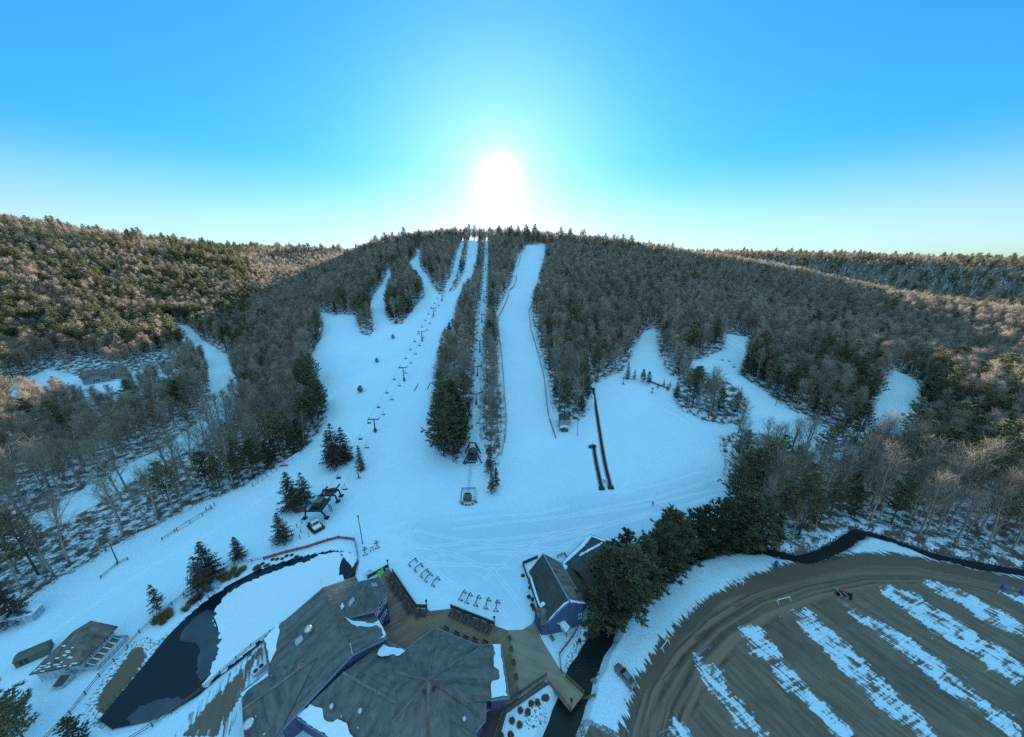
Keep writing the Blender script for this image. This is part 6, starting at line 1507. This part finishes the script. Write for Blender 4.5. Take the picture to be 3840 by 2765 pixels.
# slim marker posts in the lift queue
for x, y, t in ((1131,1963,1950),(1114,1979,1965),(1094,2004,1988),(1098,2020,2003),(1130,2000,1985),(1126,2022,2006),(1159,2014,2000),(1166,1996,1983)):
    b = G(x, y); h = hgt(b, t); s = MB(); s.tube([(0,0,-.1),(0,0,h)], .09, 6); s.lathe([(.11,h),(.11,h+.06),(.03,h+.1)], (0,0,0), 8); o = s.build('queue_post', M_DARK); o.location = b; tag(o, 'slim dark queue post in the snow beside the piste machine', 'post', 'queue posts at the left lift')
# car
def car():
    f, r_ = G(2308,2500), G(2381,2588); d = (f-r_).normalized(); m = (f+r_)/2
    o = empty('parked_car', (m.x, m.y, .02), math.atan2(d.y, d.x), 'dark grey saloon car parked alone nose-in on the streaked snow verge', 'car')
    M_CAR = simple('dark_grey_car_paint', (0.17,0.165,0.18), .3, .3, .05); bm = bmesh.new()
    # body lofted from cross-sections along its length
    st = [(-2.32,.62,.45,.80),(-2.2,.80,.32,.92),(-1.75,.88,.26,.98),(-1.0,.91,.24,1.0),(0,.92,.24,.98),(.9,.91,.24,.94),(1.6,.88,.26,.88),(2.1,.78,.32,.76),(2.34,.58,.42,.62)]
    rings = []
    for x, w_, z0, z1 in st:
        rings.append([bm.verts.new((x, y*w_, z0+(z1-z0)*z)) for y, z in ((-.86,0),(-1,.25),(-1.0,.6),(-.92,.9),(-.7,1),(0,1.03),(.7,1),(.92,.9),(1.0,.6),(1,.25),(.86,0))])
    for a, b in zip(rings, rings[1:]):
        for i in range(10): bm.faces.new((a[i], b[i], b[i+1], a[i+1]))
        bm.faces.new((a[10], b[10], b[0], a[0]))
    bm.faces.new(rings[0][::-1]); bm.faces.new(rings[-1]); bmesh.ops.recalc_face_normals(bm, faces=bm.faces)
    me = bpy.data.meshes.new('body'); bm.to_mesh(me); bm.free(); me.materials.append(M_CAR); me.polygons.foreach_set('use_smooth', [True]*len(me.polygons)); b_ = bpy.data.objects.new('body', me); link(b_); b_.parent = o
    zr = 1.43; k = [(-1.75,.68,.96),(-.95,.58,zr),(.15,.60,zr+.01),(1.0,.72,.95)]
    s = MB(); s.slab([Vector((-.98,-.6,zr)),Vector((.2,-.62,zr+.01)),Vector((.2,.62,zr+.01)),Vector((-.98,.6,zr))], .06); s.bar((.2,.61,zr),(1.02,.74,.96),.08); s.bar((.2,-.61,zr),(1.02,-.74,.96),.08); s.bar((-.96,.59,zr),(-1.78,.7,.97),.08); s.bar((-.96,-.59,zr),(-1.78,-.7,.97),.08); s.build('roof', M_CAR, o)
    s = MB(); s.poly([(.98,-.72,.97),(.98,.72,.97),(.2,.58,zr-.02),(.2,-.58,zr-.02)]); s.build('windscreen', M_GLASS, o)
    s = MB(); s.poly([(-1.74,.68,.98),(-1.74,-.68,.98),(-.97,-.56,zr-.02),(-.97,.56,zr-.02)]); s.build('rear_window', M_GLASS, o)
    for sy in (-1,1): s = MB(); p = [(-1.66,sy*.74,.98),(.95,sy*.78,.96),(.2,sy*.61,zr-.04),(-.95,sy*.59,zr-.04)]; s.poly(p if sy < 0 else p[::-1]); s.build('side_window', M_GLASS, o)
    for x in (-1.38,1.42):
        for sy in (-1,1):
            w_ = empty('wheel', (x, sy*.80, .32)); w_.parent = o; s = MB(); s.tube([(0,-.11,0),(0,.11,0)], .32, 16); s.build('tyre', M_BLACK, w_); s = MB(); s.tube([(0,sy*.08,0),(0,sy*.125,0)], .2, 12); s.build('rim', M_METAL, w_)
    for sy in (-1,1):
        s = MB(); s.box((2.2,sy*.56,.66),(.22,.3,.12)); s.build('headlight', M_GLASS, o); s = MB(); s.box((-2.24,sy*.55,.78),(.12,.34,.14)); s.build('tail_light', M_RED, o); s = MB(); s.box((.72,sy*.98,.99),(.2,.22,.14)); s.build('mirror', M_CAR, o)
car()
# white sawhorse barricades, barrels, utility trailer
def barricade(a, b, label, m=M_WHITE, h=1.0):
    A, B = G(*a), G(*b); o = empty('barricade', (0,0,0), 0, label, 'barricade'); d = (B-A).normalized(); e = Vector((-d.y, d.x, 0)); s = MB(); s.bar(A+Vector((0,0,h)), B+Vector((0,0,h)), .09, .18); s.build('rail', m, o)
    for p in (A, B): s = MB(); s.bar(p+Vector((0,0,h)), p+e*.5, .09); s.bar(p+Vector((0,0,h)), p-e*.5, .09); s.bar(p+e*.25+Vector((0,0,h*.5)), p-e*.25+Vector((0,0,h*.5)), .07); s.build('leg', m, o)
barricade((2582,2300),(2606,2278),'white sawhorse barricade at the end of the long streaked verge'); barricade((2481,2440),(2503,2410),'white sawhorse barricade by the dirt road beyond the parked car'); barricade((2342,2652),(2366,2610),'white sawhorse barricade closest to the bridge end'); barricade((2756,2195),(2782,2190),'white sawhorse barricade at the bend of the dirt road')
barricade((2598,2478),(2654,2434),'long blue barricade at the head of the nearest snow island', M_FASC, .8); barricade((2470,2760),(2530,2735),'blue barricade in the bottom foreground of the car park', M_FASC, .8); barricade((2912,2262),(2958,2250),'white sawhorse barricade at the head of the second snow island'); barricade((3462,2305),(3510,2340),'grey barricade lying among the car park snow', M_METAL, .6)
for x, y, lab in ((2910,2119,'blue barrel on the snowbank above the dirt road'),(3762,2208,'blue barrel at the head of the far right snow island'),(3833,2227,'blue barrel at the right-hand end of the car park')):
    s = MB(); s.lathe([(.3,0),(.34,.1),(.34,.35),(.36,.42),(.34,.5),(.34,.85),(.3,.92),(.05,.94)], (0,0,0), 14); o = s.build('barrel', M_BLUEP, None, True); o.location = G(x, y); o.scale = (1.3,1.3,1.3); tag(o, lab, 'barrel')
def work_frame(a, b, label, red=False):
    A, B = G(*a), G(*b); o = empty('metal_barricade', (0,0,0), 0, label, 'barricade'); d = (B-A).normalized(); e = Vector((-d.y, d.x, 0)); s = MB(); s.bar(A+Vector((0,0,1.0)), B+Vector((0,0,1.0)), .1); s.build('rail', M_METAL, o)
    for p in (A, B): s = MB(); s.bar(p+Vector((0,0,1.0)), p+e*.6, .09); s.bar(p+Vector((0,0,1.0)), p-e*.6, .09); s.bar(p+e*.3+Vector((0,0,.5)), p-e*.3+Vector((0,0,.5)), .07); s.build('leg', M_METAL, o)
work_frame((3126,2212),(3152,2244),'grey metal trestle left of the red-tipped machine in the car park'); work_frame((3140,2217),(3176,2250),'grey metal trestle right beside the red-tipped machine')
o = empty('small_tractor', G(3172,2236), R(-45), 'dark small tractor with a red nose behind the metal trestles', 'tractor'); s = MB(); s.box((0,0,.7),(1.5,.7,.5)); s.build('body', M_DARK, o); s = MB(); s.slab([Vector((-1.4,-.32,1.05)),Vector((-.75,-.35,1.15)),Vector((-.75,.35,1.15)),Vector((-1.4,.32,1.05))], .45); s.build('bonnet', M_RED, o); s = MB(); s.box((.5,0,1.05),(.5,.5,.12)); s.box((.75,0,1.3),(.1,.5,.5)); s.build('seat', M_BLACK, o)
for x, y, r_ in ((.6,.5,.5),(.6,-.5,.5),(-1.0,.42,.32),(-1.0,-.42,.32)): s = MB(); s.tube([(x,y-.14,r_),(x,y+.14,r_)], r_, 14); s.build('wheel', M_BLACK, o)
o = empty('machine_part', G(3145,2231), .4, 'dark lump of machinery between the two metal trestles', 'machinery'); s = MB(); s.box((0,0,.35),(1.2,.9,.7)); s.tube([(-.5,0,.7),(.5,.1,.9)], .3, 10); s.build('body', M_BLACK, o)
# small utility trailer by the lodge, green chairs, bin
o = empty('utility_trailer', G(1387,2153), R(28), 'small empty utility trailer on the snow beside the lodge turret', 'trailer'); s = MB(); s.box((0,0,.5),(1.9,1.0,.08))
for y in (-.5,.5): s.bar((-.95,y,.8),(.95,y,.8),.06)
s.bar((-.95,0,.5),(-1.7,0,.45),.08); s.build('bed', M_METAL, o)
for y in (-.62,.62): s = MB(); s.tube([(0,y-.08,.3),(0,y+.08,.3)], .3, 12); s.build('wheel', M_BLACK, o)
for x, y, lab in ((1421,2160,'bright green deck chair nearer the lodge turret'),(1433,2150,'bright green deck chair nearer the stair corner')):
    o = empty('deck_chair', G(x, y, .3), R(20), lab, 'chair'); s = MB(); s.box((0,0,.35),(.75,.7,.06)); s.build('seat', M_GREEN, o); s = MB(); s.slab([Vector((-.38,.35,.35)),Vector((.38,.35,.35)),Vector((.38,.7,1.05)),Vector((-.38,.7,1.05))], .06); s.build('backrest', M_GREEN, o)
    for xx in (-.42,.42): s = MB(); s.box((xx,0,.55),(.1,.8,.05)); s.bar((xx,-.35,0),(xx,-.35,.55),.08); s.bar((xx,.35,0),(xx,.35,.55),.08); s.build('arm', M_GREEN, o)
s = MB(); s.lathe([(.32,0),(.36,.9),(.38,.95),(.1,1.05)], (0,0,0), 12); o = s.build('litter_bin', M_NAVY, None, True); o.location = G(1442,2140,.3); tag(o, 'dark blue litter bin at the stair corner of the left deck', 'bin')
# air-conditioning unit by the lodge gable
o = empty('condenser_unit', G(976,2520), R(60), 'grey twin-fan cooling unit on the snow against the lodge wall', 'cooling unit'); s = MB(); s.box((0,0,.6),(2.6,1.2,1.2)); s.build('cabinet', M_METAL, o)
for x in (-.6,.4): s = MB(); s.lathe([(.42,1.2),(.42,1.26)], (x,0,0), 16); s.build('fan', M_DARK, o)
# skier
def person():
    o_loc = G(2447,1897); bm = bmesh.new(); sk = [((0,0,.98),.15),((0,0,1.18),.15),((0,0.02,1.42),.17),((0,.01,1.54),.07),((0,-.01,1.66),.11),((0,-.02,1.76),.09)]
    vs = [bm.verts.new(p) for p, r in sk]; rad = [r for p, r in sk]
    for a, b in zip(vs, vs[1:]): bm.edges.new((a, b))
    def limb(root, pts):
        prev = root
        for p, r in pts: v = bm.verts.new(p); rad.append(r); bm.edges.new((prev, v)); prev = v
    limb(vs[0], [((-.11,.02,.92),.11),((-.14,-.14,.50),.075),((-.14,.02,.09),.055),((-.14,-.14,.05),.05)]); limb(vs[0], [((.11,.02,.92),.11),((.12,.14,.52),.075),((.13,.32,.12),.055),((.13,.20,.05),.05)])
    limb(vs[2], [((-.21,.02,1.42),.075),((-.30,-.08,1.17),.055),((-.26,-.26,1.0),.04),((-.25,-.33,.97),.035)]); limb(vs[2], [((.21,.02,1.42),.075),((.30,.10,1.17),.055),((.30,-.02,.96),.04),((.29,-.08,.90),.035)])
    me = bpy.data.meshes.new('person'); bm.to_mesh(me); bm.free(); o = bpy.data.objects.new('person', me); link(o)
    m = o.modifiers.new('skin', 'SKIN'); lay = me.skin_vertices[0].data
    for i, r in enumerate(rad): lay[i].radius = (r, r)
    lay[0].use_root = True
    s_ = o.modifiers.new('sub', 'SUBSURF'); s_.levels = 2; s_.render_levels = 2
    M_SUIT, n, l, b = mat_new('skier_clothes'); tc = n.new('ShaderNodeTexCoord'); sp = n.new('ShaderNodeSeparateXYZ'); l.new(tc.outputs['Object'], sp.inputs[0])
    r = ramp(n, [(0.0, (.01,.01,.02)), (.44, (.02,.02,.06)), (.46, (.35,.02,.03)), (.60, (.35,.02,.03)), (.62, (.02,.03,.16)), (.80, (.02,.03,.16)), (.81, (.45,.30,.24)), (.87, (.45,.30,.24)), (.88, (.015,.015,.02))]); r.color_ramp.interpolation = 'CONSTANT'
    dv = n.new('ShaderNodeMath'); dv.operation = 'DIVIDE'; l.new(sp.outputs[2], dv.inputs[0]); dv.inputs[1].default_value = 1.9; l.new(dv.outputs[0], r.inputs[0]); l.new(r.outputs[0], b.inputs['Base Color']); b.inputs['Roughness'].default_value = .7
    me.materials.append(M_SUIT); o.location = o_loc; o.rotation_euler = (0,0,2.6); o.scale = (1.05,)*3
    tag(o, 'lone person in a dark blue jacket and red waist layer walking on the snow', 'person')
    s = MB(); s.box((0,.22,1.32),(.32,.18,.45)); s.build('backpack', M_NAVY, o)
person()
# ------------------------------------------------------------------ trees that stand in the open
def tree_at(kind, x, y, top, label, group=None, var=None, wide=1.0, cat='tree'):
    b = P(x, y); return tree(kind, b.x, b.y, hgt(b, top), label, group, var, z=zg(b.x, b.y)-.05, wide=wide, cat=cat)
for x, y, t, k, v, lab in [(763,2218,2088,'spruce',0,'dark drooping spruce at the pond fence, nearer of the close pair'),(790,2170,2030,'spruce',1,'dark drooping spruce just behind its twin at the pond fence'),(897,2094,2013,'spruce',2,'small lone spruce on the snow above the pond fence'),(597,2287,2192,'thin',0,'sparse half-bare spruce on the snow above the pond hut'),
  (1061,2034,1922,'spruce',1,'broad rounded spruce standing alone near the queue posts'),(1098,1908,1770,'spruce',2,'tall sparse spruce left of the lift station, leftmost of three'),(1148,1890,1772,'spruce',0,'spruce behind the lift station booth, rightmost of three'),(1117,1920,1820,'hem',0,'dense dark tree between the two spruces at the lift station'),
  (1262,1749,1588,'spruce',0,'tallest spruce of the clump on the left slope'),(1242,1733,1613,'spruce',1,'leftmost spruce of the clump on the left slope'),(1294,1727,1602,'spruce',2,'rightmost spruce of the clump on the left slope'),(1298,1728,1662,'spruce',1,'short spruce at the right foot of the clump on the left slope'),
  (1355,1762,1670,'fir',0,'dense dark cone-shaped fir below the left lift rope'),(1845,1850,1772,'thin',1,'thin half-bare spruce standing farthest out on the snow by the outrun'),(1861,1826,1755,'thin',0,'thin dark spruce around the lamp pole by the outrun'),(1840,1782,1672,'thin',0,'tall thin spruce beside the little shingled sheds'),
  (2353,1420,1356,'fir',0,'dark fir at the mouth of the right side trail'),(2378,1424,1384,'thin',1,'tiny spruce beside the dark fir at the right side trail'),(2410,1432,1386,'hem',1,'bushy dark pine left of its twin at the learning slope top'),(2432,1440,1392,'hem',2,'bushy dark pine right of its twin at the learning slope top'),
  (2467,1456,1434,'thin',0,'small pine left of the short red net'),(2488,1450,1422,'thin',1,'small pine behind the short red net'),(2503,1466,1440,'thin',1,'little reddish pine in front of the short red net'),(2512,1452,1428,'thin',0,'small pine at the right end of the short red net'),(2535,1490,1424,'fir',0,'pointed fir at the corner of the island woods'),
  (60,2330,2180,'spruce',2,'tall spruce shading the low pale shed at lower left'),(30,2765,2560,'hem',0,'large dark evergreen cut by the bottom left corner'),(110,2800,2620,'pine',1,'broad evergreen in the bottom left corner beside the hut bulkhead'),(300,2800,2690,'hem',2,'dark evergreen bough at the bottom edge below the pond')]:
    tree_at(k, x, y, t, lab, None, v, 1.25 if k == 'spruce' else 1.0)
for k, (x, y, t) in enumerate([(2262,2322,2040),(2300,2262,2055),(2345,2290,2012),(2335,2195,1995),(2398,2228,1998),(2425,2165,1962),(2470,2165,1938),(2485,2105,1902),(2535,2112,1897),(2585,2075,1887),(2625,2064,1880),(2685,2062,1842),(2735,2042,1822),(2785,2052,1832),(2845,2045,1842)]):
    tree_at('hem', x, y, t, 'tall dense dark pine in the row between the gabled building and the stream', 'pines along the stream', k, 1.2)
for k, (x, y, t) in enumerate([(1645,1690,1500),(1700,1714,1490),(1668,1640,1450),(1728,1680,1510),(1700,1600,1430)]):
    tree_at('hem', x, y, t, 'tall dark pine at the foot of the central wooded strip', 'pines at the foot of the central strip', k, 1.0)
for k, (x, y, t, lab) in enumerate([(1473,1268,1247,'dark bush on the slope, highest of the three by the left lift'),(1413,1357,1336,'dark bush on the slope, middle one of three'),(1351,1470,1438,'dark bush on the slope, lowest of the three')]):
    b = P(x, y); o = tree('hem', b.x, b.y, hgt(b, t)*.8, lab, None, k, wide=1.9, cat='bush')
# big bare trees that can be told apart
for x, y, t, v, lab in [(1857,1700,1560,2,'large bare tree with a thick trunk at the foot of the wooded lift cut'),(3260,1810,1590,2,'spreading bare tree standing out against the farthest right trail'),(2985,1800,1560,1,'tall bare tree in front of the far right trail'),(3030,2010,1960,0,'white-barked bare tree leaning over the stream bank')]:
    tree_at('near', x, y, t, lab, None, v)
# tawny shrubs and grass clumps
M_TAWNY = needle_mat('tawny_grass', (0.24, 0.155, 0.075), (0.44, 0.30, 0.15), .3)
def clump_mesh(seed, n=260, up=.9):
    r = random.Random(seed); q = Quads()
    for _ in range(n): a = r.random()*6.28; s = r.random()*.35; p = Vector((math.cos(a)*s, math.sin(a)*s, 0)); q.ribbon(p, p+Vector((math.cos(a)*r.uniform(.05,.45), math.sin(a)*r.uniform(.05,.45), up*r.uniform(.5,1.1))), .05, r)
    return to_mesh('grass_clump', q.v, q.f, M_TAWNY)
def bush_mesh(seed):
    r = random.Random(seed); q = Quads()
    for _ in range(420):
        d = Vector((r.gauss(0,1), r.gauss(0,1), abs(r.gauss(0,.8)))).normalized()*r.uniform(.2,.5); needle_tuft(q, Vector((d.x, d.y, d.z*.9)), .13, r, 2)
    return to_mesh('garden_shrub', q.v, q.f, M_BROWN)
CL = [clump_mesh(1), clump_mesh(2)]; BU = [bush_mesh(1), bush_mesh(2)]
def small(name, me, x, y, s, label, cat, group, px=True):
    b = G(x, y) ; o = bpy.data.objects.new(name, me); link(o); o.location = (b.x, b.y, zg(b.x, b.y)-.03); o.scale = (s,s,s); o.rotation_euler = (0,0,rnd.random()*6); tag(o, label, cat, group); return o
for k, (x, y) in enumerate([(590,2325),(608,2318),(625,2305),(634,2298),(612,2338),(640,2312),(585,2338),(622,2322),(700,2288),(830,2170),(845,2160),(868,2155),(880,2140),(905,2145),(915,2138),(890,2160),(860,2172),(840,2180)]):
    small('grass_clump', CL[k % 2], x, y, 1.5, 'tawny ornamental grass clump between the pond and its fence', 'grass clump', 'tawny grass clumps by the pond')
for k, (x, y) in enumerate([(995,2122),(1022,2100),(1039,2098),(1058,2095),(1075,2086),(1093,2083),(1110,2088),(985,2115),(1004,2118)]): small('garden_shrub', BU[k % 2], x, y, 1.1, 'small round brown shrub in the row inside the reddish pond fence', 'shrub', 'shrubs inside the pond fence')
for k, (x, y) in enumerate([(730,2252),(718,2262),(742,2244),(964,2130),(1112,2090)]): small('garden_shrub', BU[k % 2], x, y, 2.2, 'dark brown bush at the edge of the open pond water', 'shrub', 'bushes at the pond edge')
for k, (x, y) in enumerate([(1992,2640),(2016,2636),(1952,2666),(1980,2672),(1920,2704),(1948,2720),(1878,2762),(1915,2758),(2188,2345),(2202,2338),(2212,2330),(2195,2372),(2172,2398),(2041,2620),(2050,2618)]): small('garden_shrub', BU[k % 2], x, y, 1.25, 'brown frosted shrub in the snowy beds beside the stream', 'shrub', 'shrubs in the streamside beds')
for k, (x, y) in enumerate([(1988,2205),(1983,2240),(1998,2250),(1996,2272),(2002,2285),(1960,2160)]): small('garden_shrub', BU[k % 2], x, y, 1.2, 'small shrub in the planting strip below the gabled building', 'shrub', 'shrubs in the planting strip')
for k, (x, y) in enumerate([(2225,2350),(2238,2362),(2215,2365),(2230,2340)]): small('garden_shrub', BU[k % 2], x, y, 2.6, 'reddish brown bush at the foot of the pines above the stream', 'shrub', 'bushes under the stream pines')
for x, y, lab in ((1832,1700,'upper one of two small shingled sheds by the tall thin spruce'),(1832,1745,'lower one of two small shingled sheds by the tall thin spruce')):
    o = empty('lift_shed', G(x, y+10), 0, lab, 'shed'); s = MB(); s.box((0,1,1.0),(2.0,1.9,2.0)); s.build('wall', M_GREYS, o); s = MB()
    for sx in (-1,1): s.slab([Vector((0,-.2,2.9)),Vector((0,2.2,2.9)),Vector((sx*1.2,2.2,2.0)),Vector((sx*1.2,-.2,2.0))], .12)
    s.build('roof', M_ROOFD, o); s = MB(); s.box((0,0.03,.95),(.8,.06,1.7)); s.build('door', M_WOODD, o)
for x, y, lab in ((1791,1748,'white notice board in front of the A-frame station'),): o = empty('notice_board', G(x, y), R(10), lab, 'sign'); s = MB(); s.box((0,0,1.1),(1.3,.08,1.3)); s.build('board', M_WHITE, o); s = MB(); s.bar((-.5,.06,0),(-.5,.06,1.8),.09); s.bar((.5,.06,0),(.5,.06,1.8),.09); s.build('post', M_WOOD, o)
for x, y, lab in ((1745,1741,'blue bin left of the A-frame station'),(1131,1685,'blue bin at the trail edge by the red terrain rail')): s = MB(); s.lathe([(.35,0),(.4,1.0),(.42,1.05),(.1,1.15)], (0,0,0), 12); o = s.build('litter_bin', M_NAVY, None, True); o.location = P(x, y); tag(o, lab, 'bin')
# ------------------------------------------------------------------ the woods
woods(~ever, lambda i: 'bare', 300, 'bare_woods', 'grey leafless woods covering the hills behind the nearer trees')
woods(ever, lambda i: 'hem' if hem[i] else 'pine', 300, 'evergreen_woods', 'green pines and hemlocks scattered through the leafless woods on the hills')
